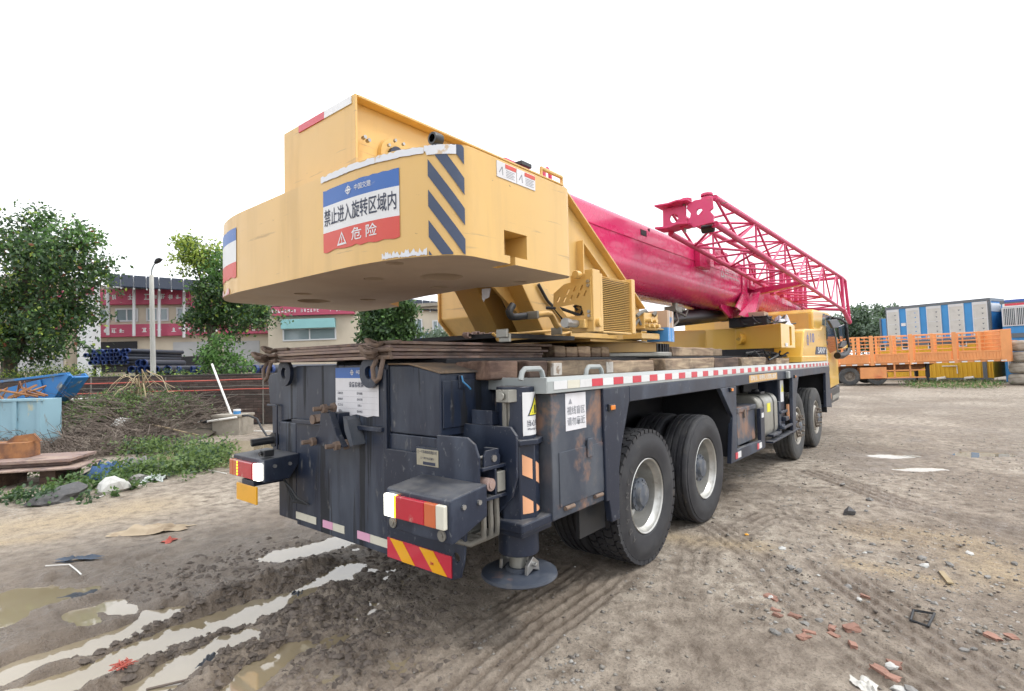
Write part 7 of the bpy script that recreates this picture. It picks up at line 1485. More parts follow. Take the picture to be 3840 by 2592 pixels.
# weeds (ground cover)
W3 = []; WI = []
def weeds(px, py, n, su, sv, h, mi):
    c_ = gp(px, py)
    for _ in range(n):
        u, v = rg.normal() * su, rg.normal() * sv; x, y = c_[0] + u * RH[0] + v * FH[0], c_[1] + u * RH[1] + v * FH[1]; zb = max(0.0, float(heap_h(x, y)) * 1.12 - 0.05)
        k = rg.integers(22, 44); hh = h * rg.uniform(.4, 1.5); W3.append(np.array([x, y, zb]) + np.stack([rg.normal(size=k) * hh * .35, rg.normal(size=k) * hh * .35, rg.uniform(0.02, 1, k) * hh], 1)); WI.append(np.where(rg.random(k) < .75, mi, (mi + 1) % 3))
for a in ((620, 1778, 28, .55, .14, .22, 1), (700, 1760, 26, .35, .2, .24, 1), (760, 1735, 34, .3, .18, .30, 1), (800, 1715, 26, .16, .2, .32, 1), (560, 1790, 30, .3, .10, .2, 1), (300, 1840, 20, .35, .10, .16, 0), (430, 1812, 16, .3, .10, .16, 0), (60, 1885, 26, .5, .10, .13, 2), (200, 1868, 10, .3, .07, .14, 0), (450, 1600, 90, .8, .4, .3, 1), (250, 1600, 80, .7, .5, .3, 0), (640, 1560, 60, .8, .5, .28, 1), (740, 1590, 60, .4, .4, .36, 0), (970, 1580, 24, .2, .15, .26, 0), (170, 1590, 70, .7, .6, .3, 1), (490, 1545, 120, .45, .3, .42, 1), (420, 1650, 90, .7, .4, .28, 1), (560, 1600, 110, .6, .4, .34, 1), (330, 1640, 80, .6, .4, .28, 0), (600, 1690, 60, .5, .3, .24, 1), (680, 1620, 60, .3, .3, .3, 0)): weeds(*a)
leaves('weeds', np.vstack(W3), 0.065, [M['leaf_mid'], M['leaf_weed'], M['leaf_dark']], np.concatenate(WI), None, 'stuff', 77, .6, -.1, 'green weeds growing round the brush heap', 'weeds')
# hedge plants and grass behind the wall top
W3 = []; WI = []
for px, n, d, h in ((60, 150, 16.8, .7), (200, 150, 16.8, .8), (300, 90, 16.6, .8), (440, 60, 16.6, .5), (640, 80, 16.6, .6), (720, 40, 16.6, .5)):
    for _ in range(n):
        p = far(px + rg.normal() * 45, d + rg.normal() * .2); k = 22; W3.append(np.array([p[0], p[1], 1.0]) + np.stack([rg.normal(size=k) * .18, rg.normal(size=k) * .18, rg.uniform(0, 1, k) * h * rg.uniform(.5, 1.2)], 1)); WI.append(rg.integers(0, 3, k))
leaves('hedge_weeds', np.vstack(W3), 0.09, [M['leaf_dark'], M['leaf_mid'], M['leaf_lime']], np.concatenate(WI), None, 'stuff', 78, .35, -.2, 'tall weeds growing behind the brick wall', 'weeds')
m = MB(); a, b_ = far(-420, 16.3), far(800, 16.3); m.bar((a[0] + FH[0], a[1] + FH[1], 0.5), (b_[0] + FH[0], b_[1] + FH[1], 0.5), 1.4, 1.0); m.build('earth_bank', M['litter'], None, kind='structure')

# water tap block with pole, can and pipes
p = gp(846, 1634); e = empty('well_block', (p[0], p[1], -0.02), rzv - 0.12, 'grey concrete block with a lid standing in the wet by the wall', 'concrete block')
m = MB(); m.box(-0.36, 0.36, 0, 0.6, 0, 0.47); m.build('block', M['concrete'], e, 0.015); m = MB(); m.box(-0.38, 0.38, -0.02, 0.62, 0.47, 0.53); m.build('lid', M['concrete'], e, 0.01)
o3 = Vector((p[0], p[1], -0.02)); Rz = Matrix.Rotation(rzv - 0.12, 3, 'Z')
def wp(x, y, z): return o3 + Rz @ Vector((x, y, z))
q = Vector(CAM + ray(795, 1366) * 14.4); m = MB(); m.tube([wp(-0.02, 0.25, 0.51), q], 0.028, 8); m.build('leaning_pole', M['pvc'], None, smooth=True, label='thin white pole leaning up from the concrete block', cat='pole')
e = empty('paint_can', tuple(wp(0.17, 0.2, 0.51)), 0, 'small blue and white can on the concrete block', 'can'); m = MB(); m.cyl((0, 0, 0), (0, 0, 0.10), 0.085, 20); m.build('label_band', M['cartonblue'], e, smooth=30); m = MB(); m.cyl((0, 0, 0.10), (0, 0, 0.14), 0.088, 20); m.build('can_rim', M['white'], e, smooth=30)
m = MB(); m.tube([wp(0.36, 0.1, 0.50), wp(0.3, -0.02, 0.47), wp(-0.1, -0.06, 0.42), wp(-0.42, -0.08, 0.38), wp(-0.72, -0.08, 0.36), wp(-0.78, -0.08, 0.33), wp(-0.78, -0.08, -0.02)], 0.028, 8); m.build('water_pipe', M['pvc'], None, smooth=True, label='white plastic pipe with an elbow on the concrete block', cat='pipe')
m = MB(); m.tube([wp(-0.42, -0.08, 0.38), wp(-0.60, -0.08, 0.372)], 0.042, 10); m.build('pipe_coupling', M['blackplastic'], None, smooth=30, label='black coupling on the white plastic pipe', cat='coupling')
m = MB(); m.tube([wp(0.34, 0.1, 0.50), wp(0.55, 0.1, 0.50), wp(0.8, 0.05, 0.42), wp(0.95, 0.0, 0.2), wp(1.15, -0.1, 0.02), wp(1.5, -.1, 0.02)], 0.026, 8); m.build('black_hose', M['blackhose'], None, smooth=True, label='black hose arching from the concrete block down to the ground', cat='hose')
m = MB(); m.tube([wp(-1.2, 0.3, 0.03), wp(-0.5, 0.7, 0.03), wp(0.4, 0.75, 0.03), wp(1.6, 0.6, 0.03)], 0.02, 6); m.build('ground_pipe', M['pvc'], None, smooth=True, label='pale pipe lying on the wet ground behind the concrete block', cat='pipe')
w0, w1 = far(235, 15.3), far(400, 15.3); m = MB(); m.tube([(w0[0], w0[1], 0.85), (w1[0], w1[1], 0.88)], 0.035, 6); m.build('wall_gutter', M['pvc'], None, smooth=True, label='white plastic pipe fixed low along the wall behind the trough', cat='pipe')

# loose litter near the heap
def rock(name, px, py, w_, h_, mat, seed, label, cat='stone', group=None, xyz=None, blocky=False):
    import bmesh
    bm = bmesh.new(); rg_ = np.random.default_rng(seed); off = rg_.uniform(0, 50)
    if blocky:
        bmesh.ops.create_cube(bm, size=0.8); bmesh.ops.subdivide_edges(bm, edges=bm.edges, cuts=1, use_grid_fill=True)
        for v in bm.verts: v.co += Vector(rg_.uniform(-.11, .11, 3)); v.co.x *= 1.25
    else:
        bmesh.ops.create_icosphere(bm, subdivisions=2 if w_ > .2 else 1, radius=0.5)
        for v in bm.verts:
            k = 1 + 0.62 * float(fbm(np.array([v.co.x * 1.6 + off]), np.array([v.co.y * 1.6 + v.co.z * 1.9 + off]), 1.7, 3, seed)[0]); v.co *= k; v.co.z = max(v.co.z, -0.28)
    me = bpy.data.meshes.new(name); bm.to_mesh(me); bm.free(); me.materials.append(M[mat]); o = link(name, me); p = xyz or gpt(px, py)
    o.location = (p[0], p[1], p[2] + h_ * 0.14); o.scale = (w_, w_ * rg_.uniform(.55, 1.0), h_); o.rotation_euler = (rg_.uniform(-.15, .15), rg_.uniform(-.15, .15), rg_.uniform(0, 6)); return props(o, label, cat, group)
LAND = [('the wooden lath', 3548, 2175), ('the wire loop', 3455, 2320), ('the rear wheels', 2500, 2050), ('the paper scrap', 3250, 2570), ('the dark pointed stone', 3182, 1930), ('the long puddle', 3440, 1756), ('the right picture edge', 3835, 2150), ('the tiny yellow scrap', 2800, 2006)]
USED = {}
def whereabouts(px, py, what, where='yard'):
    """name a small thing by what lies next to it in the picture"""
    best = sorted(LAND, key=lambda l_: math.hypot(px - l_[1], (py - l_[2]) * 1.6))
    for n_, lx, ly in best[:4]:
        d = math.hypot(px - lx, py - ly); far_ = 'close ' if d < 130 else ('well ' if d > 330 else '')
        dx, dy = px - lx, py - ly
        side = ('right of' if dx > 0 else 'left of') if abs(dx) > abs(dy) * 1.3 else (('below' if dy > 0 else 'above') if abs(dy) > abs(dx) * 1.3 else ('below and ' if dy > 0 else 'above and ') + ('right of' if dx > 0 else 'left of'))
        lab = '%s lying %s%s %s' % (what, far_, side, n_)
        if lab not in USED: USED[lab] = 1; return lab
    return None
M['stone_white'] = paint('white_stone', (0.52, 0.52, 0.50), 0.8, 0, [((0.33, 0.32, 0.30), 0.5, 0.7, 0.6, 6, (1, 1, 1))], bump=(14, .6))
M['stone_grey'] = paint('grey_stone', (0.23, 0.225, 0.215), 0.85, 0, [((0.35, 0.34, 0.32), 0.5, 0.7, 0.6, 7, (1, 1, 1)), ((0.15, 0.12, 0.095), 0.55, 0.7, 0.7, 5, (1, 1, 1))], var=.25, bump=(16, .6))
M['stone_dark'] = paint('dark_stone', (0.085, 0.085, 0.088), 0.8, 0, [((0.17, 0.165, 0.16), 0.5, 0.7, 0.7, 9, (1, 1, 1))], bump=(18, .9))
M['brickred'] = paint('broken_brick', (0.30, 0.165, 0.125), 0.9, 0, [((0.22, 0.15, 0.12), 0.5, 0.7, 0.7, 7, (1, 1, 1))], var=.2, bump=(16, .5))
rock('boulder', 425, 1845, 0.42, 0.34, 'stone_white', 3, 'white boulder lying before the weeds')
rock('boulder', 232, 1876, 0.55, 0.26, 'stone_dark', 5, 'flat black stone at the edge of the track')
rock('boulder', 516, 1808, 0.24, 0.18, 'stone_grey', 6, 'small grey stone right of the white boulder')
e = rock('broken_slab', 455, 1640, 0.5, 0.22, 'stone_white', 9, 'pale broken slab on top of the brushwood', 'slab', None, (far(455, 12.3)[0], far(455, 12.3)[1], 0.42))
M['bottle'] = paint('clear_plastic', (0.5, 0.55, 0.53), 0.2)
for k, (px, py) in enumerate(((560, 1808), (600, 1804))):
    crumple('plastic_bottle', 0.24, 0.12, 0.12, 'bottle', 11 + k, ['crushed clear plastic bottle beside the weeds', 'pale crumpled plastic next to the crushed bottle'][k], 'plastic', gpt(px, py), k)
M['rag_blue'] = paint('muddy_blue_rag', (0.09, 0.115, 0.155), 0.8); M['bluecloth'] = paint('blue_cloth', (0.06, 0.13, 0.28), 0.8); M['greycloth'] = paint('grey_cloth', (0.20, 0.20, 0.20), 0.8); M['tancloth'] = paint('muddy_cloth', (0.42, 0.34, 0.24), 0.8, 0, [((0.28, 0.21, 0.15), .5, .7, .7, 8, (1, 1, 1))]); M['pinkcloth'] = paint('faded_red_net', (0.50, 0.12, 0.09), 0.8); M['darkcloth'] = paint('dark_rag', (0.06, 0.07, 0.085), 0.7)
crumple('sack', 0.55, 0.5, 0.35, 'bluecloth', 21, 'crumpled blue sack at the foot of the brush heap', 'sack', gpt(400, 1790), .3)
crumple('sack', 0.7, 0.5, 0.32, 'greycloth', 22, 'grey crumpled tarpaulin beside the blue sack', 'tarpaulin', gpt(490, 1768), .1)
crumple('rag', 0.62, 0.22, 0.09, 'tancloth', 23, 'muddy tan rag lying on the track', 'rag', gpt(565, 1992), rzv + .3)
crumple('rag', 0.13, 0.09, 0.05, 'pinkcloth', 24, 'small faded red shred near the tan rag', 'shred', gpt(636, 2026), .3)
crumple('rag', 0.30, 0.07, 0.04, 'rag_blue', 25, 'torn blue rag flat on the wet track', 'rag', gpt(300, 2100), rzv + .2)
crumple('rag', 0.28, 0.10, 0.05, 'darkcloth', 26, 'dark rag beside the left puddle', 'rag', gpt(310, 2215), rzv + .4)
m = MB(); p = gpt(455, 2530)
for k in range(40):
    a = rg.uniform(0, 6.28); r_ = rg.uniform(.005, .035); q = (p[0] + r_ * math.cos(a), p[1] + r_ * math.sin(a), p[2] + rg.uniform(.0, .03)); m.tube([q, (q[0] + rg.normal() * .02, q[1] + rg.normal() * .02, q[2] + rg.uniform(0, .015)), (q[0] + rg.normal() * .025, q[1] + rg.normal() * .025, p[2] + rg.uniform(0, .02))], .0022, 4)
m.build('net_scrap', M['pinkcloth'], None, kind='stuff', label='tuft of red netting stuck on a mud ridge', cat='net')
crumple('net_scrap', 0.07, 0.04, 0.02, 'pinkcloth', 28, 'small orange red scrap in the shallow puddle', 'net', gpt(905, 2545), .4)
crumple('rag', 0.17, 0.09, 0.05, 'darkcloth', 29, 'muddy dark rag in the ruts behind the crane', 'rag', gpt(1120, 2210), .6)
crumple('rag', 0.13, 0.06, 0.05, 'darkcloth', 31, 'dark lump of cloth lying in the water filled rut', 'rag', gpt(780, 2490), .6)
m = MB(); p = gpt(690, 2540); m.tube([(p[0] - .16 * RH[0] - .06 * FH[0], p[1] - .16 * RH[1] - .06 * FH[1], WATER_Z + .005), (p[0], p[1], WATER_Z + .012), (p[0] + .16 * RH[0] + .08 * FH[0], p[1] + .16 * RH[1] + .08 * FH[1], WATER_Z + .015)], .007, 6); m.build('stick', M['twig'], None, smooth=True, label='thin stick floating in the water filled rut', cat='stick')
for k, (P, lab) in enumerate((([(170, 2130), (260, 2118), (290, 2150), (305, 2160)], 'white string trailing from the torn blue rag'), ([(360, 1872), (420, 1850), (480, 1832), (540, 1822)], 'pale stick along the edge of the weeds'), ([(740, 1730), (770, 1765), (850, 1780)], 'bare white twig beside the weeds near the tail lamp'))):
    m = MB(); m.tube([(lambda g: (g[0], g[1], g[2] + .015))(gpt(a, b_)) for a, b_ in P], .006, 6); m.build('twig', M['pvc'], None, smooth=True, label=lab, cat='twig')

# ------------------------------------------------------------------ stones in the yard
rg_ = random.Random(4)
SP = [(1240, 660), (1090, 775), (870, 650), (900, 620), (930, 810), (845, 850), (800, 780), (1120, 870), (620, 950), (920, 900), (1270, 660), (1440, 700), (1930, 665), (2050, 830), (1800, 750), (1610, 700), (1630, 745), (2225, 735), (1130, 405), (1270, 320), (1260, 355), (1245, 385), (730, 1170), (640, 1170), (690, 640), (1160, 690), (840, 1110), (930, 1090), (1200, 960), (1260, 980), (1700, 1000), (1660, 980), (1470, 1540), (1540, 1560), (1900, 1290), (1960, 1300), (1410, 1410), (560, 770), (750, 760), (1090, 220), (1400, 1390), (1500, 580), (1290, 610), (2070, 600), (2200, 310), (1690, 390)]
for k, (a, b_) in enumerate(SP):
    px, py = 2540 + a * .56843, 1700 + b_ * .56843; s_ = rg_.uniform(.03, .08) * (2.2 if k in (12, 13, 14, 18, 19) else 1)
    if k == 18: rock('stone', px, py, .13, .11, 'stone_dark', 100 + k, 'dark pointed stone alone on the right of the yard', 'stone')
    else:
        what = ('large ' if s_ > .1 else ('tiny ' if s_ < .045 else 'small ')) + ('white' if k % 4 == 0 else 'grey') + ' stone'
        rock('stone', px, py, s_, s_ * .5, 'stone_white' if k % 4 == 0 else 'stone_grey', 100 + k, whereabouts(px, py, what) or what + ' among the others in the yard', 'stone', 'loose stones in the yard')
for k, (a, b_) in enumerate(((620, 950), (650, 1030), (660, 1060), (770, 1065), (870, 1180), (830, 1210), (1020, 1150), (1030, 1190), (1145, 1160), (1160, 1260), (1430, 1380), (1420, 1480), (2080, 1220), (2200, 1215), (1240, 935), (1340, 1430))):
    px, py = 2540 + a * .56843, 1700 + b_ * .56843; s_ = rg_.uniform(.05, .085); what = ('larger ' if s_ > .07 else 'small ') + 'broken red brick'; rock('brick_fragment', px, py, s_, s_ * .42, 'brickred', 300 + k, whereabouts(px, py, what) or what + ' among the other brick pieces', 'brick', 'brick pieces in the yard', None, True)
p0, p1 = gpt(3530, 2150), gpt(3565, 2198); m = MB(); m.bar((p0[0], p0[1], p0[2] + .012), (p1[0], p1[1], p1[2] + .012), .035, .01); m.build('wood_lath', M['straw'], None, label='short pale wooden lath lying in the yard', cat='lath')
q = [gpt(3425, 2295), gpt(3505, 2312), gpt(3480, 2345), gpt(3415, 2328)]; m = MB(); m.tube([(a[0], a[1], a[2] + .012) for a in q], .009, 6, closed=True); m.build('wire_loop', M['blackhose'], None, label='dark square wire loop lying on the ground', cat='wire')
M['papertrash'] = paint('paper_scrap', (0.55, 0.54, 0.50), 0.8)
crumple('paper_scrap', .16, .10, .03, 'papertrash', 41, 'pale paper scrap at the bottom edge of the yard', 'paper', gpt(3250, 2572), .5)
crumple('paper_scrap', .05, .03, .01, 'haz_yellow', 42, 'tiny yellow scrap near the rear wheels', 'scrap', gpt(2800, 2006), .5)
# clods of churned mud behind the crane as one mesh
def lumps(name, gx, gy, sz, mat, label, cat, seed, sink=.1):
    rq = np.random.default_rng(seed); n = len(gx); gz_ = ground_z(gx, gy)
    base = np.array([(1, 0, 0), (.5, .86, .1), (-.5, .86, 0), (-1, 0, .1), (-.5, -.86, 0), (.5, -.86, .1), (.45, .2, .7), (-.4, .25, .75), (0, -.45, .65)]); nb = len(base)
    F = np.array([(0, 1, 6), (1, 2, 6), (2, 7, 6), (2, 3, 7), (3, 4, 7), (4, 8, 7), (4, 5, 8), (5, 0, 8), (0, 6, 8), (6, 7, 8)])
    V = base[None] * sz[:, None, None] * rq.uniform(.55, 1.45, (n, nb, 1)); th = rq.uniform(0, 6.28, n); ca, sa = np.cos(th)[:, None], np.sin(th)[:, None]
    X = V[..., 0] * ca - V[..., 1] * sa + gx[:, None]; Y = V[..., 0] * sa + V[..., 1] * ca + gy[:, None]; Z = V[..., 2] * .75 + gz_[:, None] - sz[:, None] * sink
    me = bpy.data.meshes.new(name); me.vertices.add(nb * n); me.vertices.foreach_set('co', np.stack([X, Y, Z], -1).ravel()); T = (F[None] + (np.arange(n) * nb)[:, None, None]).ravel(); me.loops.add(len(T)); me.loops.foreach_set('vertex_index', T); me.polygons.add(len(F) * n); me.polygons.foreach_set('loop_start', np.arange(len(F) * n) * 3)
    me.materials.append(M[mat]); me.polygons.foreach_set('use_smooth', np.ones(len(F) * n, bool)); me.update(calc_edges=True); return props(link(name, me), label, cat, None, 'stuff')
M['clod'] = paint('wet_mud_clod', (0.105, 0.085, 0.070), 0.75, 0, [((0.17, 0.142, 0.12), 0.45, 0.62, 0.8, 9, (1, 1, 1)), ((0.05, 0.041, 0.034), 0.5, 0.62, 0.7, 13, (1, 1, 1))], bump=(45, .6))
rq = np.random.default_rng(31); CX, CY = [], []
for pts, n_, w_ in ((G([(1500, 980), (1900, 820), (2300, 640), (2500, 800)]), 900, .3), (G([(2100, 900), (2350, 1000), (2500, 1250)]), 900, .35), (G([(700, 1150), (1200, 950), (1700, 720)]), 420, .12), (G([(1000, 1260), (1300, 1060), (1700, 900)]), 420, .12), (G([(1300, 1440), (1700, 1130), (2000, 950)]), 420, .14), (G([(1000, 700), (1500, 560), (2100, 440)]), 380, .2), (G([(2300, 560), (2700, 620)]), 500, .4)):
    k = rq.integers(0, len(pts) - 1, n_); t_ = rq.random(n_); P = np.array(pts); q = P[k] + (P[k + 1] - P[k]) * t_[:, None] + rq.normal(size=(n_, 2)) * w_; CX.append(q[:, 0]); CY.append(q[:, 1])
CX, CY = np.concatenate(CX), np.concatenate(CY); kp = ground_z(CX, CY) > WATER_Z - .002; CX, CY = CX[kp], CY[kp]
lumps('mud_clods', CX, CY, rq.uniform(.006, .03, len(CX)) * rq.uniform(.4, 1.2, len(CX)), 'clod', 'clods of churned mud behind the crane', 'mud', 32)
# gravel: thousands of small chips as one mesh
rgn = np.random.default_rng(21); N = 9000
aa = YAW + np.radians(rgn.uniform(-47, 20, N)); dd = 2.2 * (14 / 2.2) ** rgn.random(N); gx, gy = CAM[0] + dd * np.cos(aa), CAM[1] + dd * np.sin(aa)
_, gw, gpale, _, gg = ground_z(gx, gy, True); keep = (rgn.random(N) < np.clip(gg * 1.3 - gw, .06, 1)); gx, gy = gx[keep], gy[keep]; gzv = ground_z(gx, gy); n = len(gx)
sz = rgn.uniform(.005, .02, n) * rgn.uniform(.5, 1.2, n); octv = np.array([(1, 0, 0), (0, 1, 0), (-1, 0, 0), (0, -1, 0), (.2, .1, .75), (0, 0, -.5)]); V = octv[None] * sz[:, None, None] * rgn.uniform(.6, 1.4, (n, 6, 1))
ca, sa = np.cos(aa[keep] * 40), np.sin(aa[keep] * 40); X = V[..., 0] * ca[:, None] - V[..., 1] * sa[:, None] + gx[:, None]; Y = V[..., 0] * sa[:, None] + V[..., 1] * ca[:, None] + gy[:, None]; Z = V[..., 2] * .8 + gzv[:, None] + sz[:, None] * .2
F8 = np.array([(0, 1, 4), (1, 2, 4), (2, 3, 4), (3, 0, 4), (1, 0, 5), (2, 1, 5), (3, 2, 5), (0, 3, 5)])
me = bpy.data.meshes.new('gravel'); me.vertices.add(6 * n); me.vertices.foreach_set('co', np.stack([X, Y, Z], -1).ravel()); T = (F8[None] + (np.arange(n) * 6)[:, None, None]).ravel(); me.loops.add(len(T)); me.loops.foreach_set('vertex_index', T); me.polygons.add(8 * n); me.polygons.foreach_set('loop_start', np.arange(8 * n) * 3)
M['chips'] = paint('gravel_chip', (0.24, 0.225, 0.20), 0.85, 0, [((0.36, 0.35, 0.33), 0.52, 0.6, 0.9, 4.5, (1, 1, 1)), ((0.13, 0.11, 0.095), 0.5, 0.58, 0.9, 6.5, (1, 1, 1))])
me.materials.append(M['chips']); me.update(calc_edges=True); props(link('gravel', me), 'small gravel chips strewn over the yard', 'gravel', None, 'stuff')

# ------------------------------------------------------------------ right side: trailer, containers
M['orange'] = paint('orange_paint', (0.78, 0.33, 0.12), 0.5, 0, [((0.45, 0.20, 0.10), 0.5, 0.75, 0.5, 1.5, (1, 1, .4)), ((0.62, 0.10, 0.06), 0.6, 0.7, 0.4, .8, (1, 1, 1))])
M['contblue'] = paint('container_blue', (0.05, 0.27, 0.60), 0.5, 0, [((0.30, 0.45, 0.62), 0.55, 0.75, 0.5, .9, (1, 1, .3))]); M['contyellow'] = paint('container_yellow', (0.72, 0.42, 0.03), 0.5, 0, [((0.55, 0.33, 0.06), 0.5, 0.8, 0.5, 1, (1, 1, .4))]); M['contgrey'] = paint('container_frame_grey', (0.13, 0.15, 0.17), 0.5)
M['doorwrap'] = paint('wrapped_door', (0.55, 0.55, 0.52), 0.35, 0, [((0.42, 0.42, 0.40), 0.5, 0.7, 0.6, 3, (1, 1, 1))], bump=(3, .5))
def frame_on(px0, d0, px1, d1):
    a, b_ = far(px0, d0), far(px1, d1); L = float(np.linalg.norm(b_ - a)); ang = math.atan2(b_[1] - a[1], b_[0] - a[0])
    return a, L, (Matrix.Rotation(ROL, 3, Vector((_cy, _sy, 0))) @ Matrix.Rotation(ang, 3, 'Z')).to_euler()
def setup(name, label, cat, px0, d0, px1, d1, group=None):
    a, L, eu = frame_on(px0, d0, px1, d1); e = empty(name, (a[0], a[1], 0), 0, label, cat, group); e.rotation_euler = eu
    def X(px): 
        # picture column to distance along the front edge (perspective-correct)
        dd = np.array([px0, px1]); A, B = far(px0, d0), far(px1, d1); r_ = FH + RH * ((px - 1920) / FPX); M2 = np.array([[r_[0], -(B - A)[0]], [r_[1], -(B - A)[1]]]); t_, s_ = np.linalg.solve(M2, A - CAM[:2]); return s_ * L, t_
    def XZ(px, py): s_, t_ = X(px); return s_, float((CAM + ray(px, py) * t_)[2])
    return e, L, XZ
U = lambda a, b_: (3080 + a * .32702, 1080 + b_ * .32702)
# upper container with five white doors
e, L, XZ = setup('upper_container', 'upper blue container with five white wrapped doors', 'container', U(770, 0)[0], 35.5, U(1962, 0)[0], 31.0, 'stacked containers')
zt = XZ(*U(1962, 130))[1]; zb = 2.45
m = MB(); m.box(0, L, 0, 2.4, zb, zt); m.build('body', M['contblue'], e)
for x0, x1 in ((0, 0.12), (L - 0.14, L)): m = MB(); m.box(x0, x1, -0.04, -0.002, zb, zt); m.build('corner_post', M['contgrey'], e)
m = MB(); m.box(-0.02, L + 0.02, -0.05, -0.002, zt - 0.12, zt + 0.04); m.box(-0.02, L + .02, -0.05, -0.002, zb - 0.1, zb + 0.12); m.build('frame_rail', M['contgrey'], e)
m = MB(); m.box(L + 0.002, L + 0.05, 0, 0.15, zb, zt + .04); m.box(L + 0.002, L + 0.05, 2.25, 2.42, zb, zt + .04); m.box(L + 0.002, L + .05, 0.15, 2.25, zt - .14, zt + .04); m.build('end_frame', M['contgrey'], e)
m = MB(); m.box(L + 0.003, L + 0.02, 0.3, 2.1, zt - 0.75, zt - 0.25); m.build('end_sign', M['white'], e)
for a, b_ in ((785, 925), (1005, 1160), (1240, 1410), (1495, 1672), (1770, 1945)):
    x0, x1 = XZ(*U(a, 0))[0], XZ(*U(b_, 0))[0]; m = MB(); m.box(x0, x1, -0.06, -0.002, zb + 0.12, zt - 0.14); d = m.build('door', M['doorwrap'], e, 0.01)
    m = MB(); m.box(x0, x1, -0.075, -0.0605, zt - 0.30, zt - 0.16); m.box(x0, x0 + .05, -.07, -.0605, zb + .12, zt - .3); m.box(x1 - .05, x1, -.07, -.0605, zb + .12, zt - .3); m.box(x0 + .05, x1 - .05, -0.068, -0.0605, (zb + zt) / 2 + 0.05, (zb + zt) / 2 + 0.08); m.build('door_frame', M['whitemetal'], d)
    m = MB()
    for i in range(6): zz = zt - 0.5 - i * 0.30; xm = x0 + (x1 - x0) * .68; m.add([(xm - .06, -.063, zz), (xm + .06, -.063, zz), (xm, -.063, zz + .09 * (1 if a == 1005 else -1))], [(0, 1, 2)])
    m.build('door_mark', M['cartonblue'] if a in (1005,) else M['contgrey'], d)
m = MB(); x0, x1 = XZ(*U(940, 0))[0], XZ(*U(993, 0))[0]; zz = XZ(*U(960, 430))[1]; m.box(x0, x1, -0.02, -0.002, zz - .05, zz + .15); m.build('small_sign', M['white'], e)
e, L, XZ = setup('lower_container', 'yellow lower container with small windows behind the trailer', 'container', U(640, 0)[0], 36, U(1962, 0)[0], 31.05, 'stacked containers')
m = MB(); m.box(0, L, 0.02, 2.42, 0.15, 2.34); m.build('body', M['contyellow'], e)
for x0, x1 in ((0, 0.14), (L - 0.05, L)): m = MB(); m.box(x0, x1, -0.03, 0.018, 0.1, 2.34); m.build('corner_post', M['contyellow'], e)
x0, x1 = XZ(*U(1842, 0))[0], XZ(*U(1890, 0))[0]; m = MB(); m.box(x0, x1, -0.05, 0.018, 0.1, 2.34); m.build('grey_post', M['contgrey'], e)
m = MB(); m.box(0, L, -0.03, 0.018, 2.24, 2.345); m.box(0, L, -.03, .018, .02, .15); m.build('frame_rail', M['contgrey'], e)
for a, b_ in ((690, 735), (945, 1000), (1245, 1298), (1600, 1665)):
    x0, x1 = XZ(*U(a, 0))[0], XZ(*U(b_, 0))[0]; z0, z1 = XZ(*U(a, 715))[1] if a < 900 else XZ(*U(a, 700 if a < 1300 else 672))[1], 0; z1 = z0 + 0.36; m = MB(); m.box(x0 - .06, x1 + .06, -.03, .018, z0 - .06, z1 + .06); w_ = m.build('window', M['whitemetal'], e); m = MB(); m.box(x0, x1, -.035, -.031, z0, z1); m.build('pane', M['glass'], w_)
m = MB(); x0, z0 = XZ(*U(1380, 905)); x1, z1 = XZ(*U(1550, 990)); m.tube([(x0, -.06, z0), (x1, -.06, z0), (x1, -.06, z1)], .03, 6); m.build('drain_pipe', M['pvc'], e)
for a in (1370, 1690): x0, z0 = XZ(*U(a, 1055)); m = MB(); m.tube([(x0 - .2, -.12, z0 - .2), (x0 - .2, -.12, z0 + .05), (x0 + .2, -.12, z0 + .1)], .09, 8); m.build('drain_elbow', M['pvc'], e)
n = int(L / 0.22); m = MB()
for i in range(n): m.box(i * .22 + .04, i * .22 + .12, -.012, .019, .16, 2.22)
m.build('corrugation', M['contyellow'], e)
# blue cabin to the right
e, L, XZ = setup('site_cabin', 'two storey blue site cabin with barred white windows at the right edge', 'cabin', U(2100, 0)[0], 30.5, U(2900, 0)[0], 28.5)
zt = XZ(*U(2120, 165))[1]; m = MB(); m.box(0, L, 0, 4, 0, zt); m.build('body', M['contblue'], e); m = MB(); m.box(-.05, L, -.05, -.002, zt - .1, zt + .08); m.box(-.05, L, -.05, -.002, 2.5, 2.75); m.build('frame_rail', M['contgrey'], e)
n = int(L / .3); m = MB()
for i in range(n): m.box(i * .3 + .05, i * .3 + .17, -.025, -.001, 0.05, 2.45); m.box(i * .3 + .05, i * .3 + .17, -.025, -.001, 2.76, zt - .12)
m.build('corrugation', M['contblue'], e)
x0, z0 = XZ(*U(2115, 225)); x1, z1 = XZ(*U(2700, 165)); m = MB(); m.box(x0, x1, -.06, -.03, z0, z1 + .1); sg = m.build('signboard', M['white'], e); m = MB(); m.box(x0 + .1, x1 - .1, -.065, -.0605, z0 + .08, z0 + .2); m.build('sign_line', M['haz_red'], sg); m = MB(); m.box(x0 + .1, x1 - .4, -.065, -.0605, z0 + .28, z0 + .42); m.build('sign_line', M['blue_ink'], sg)
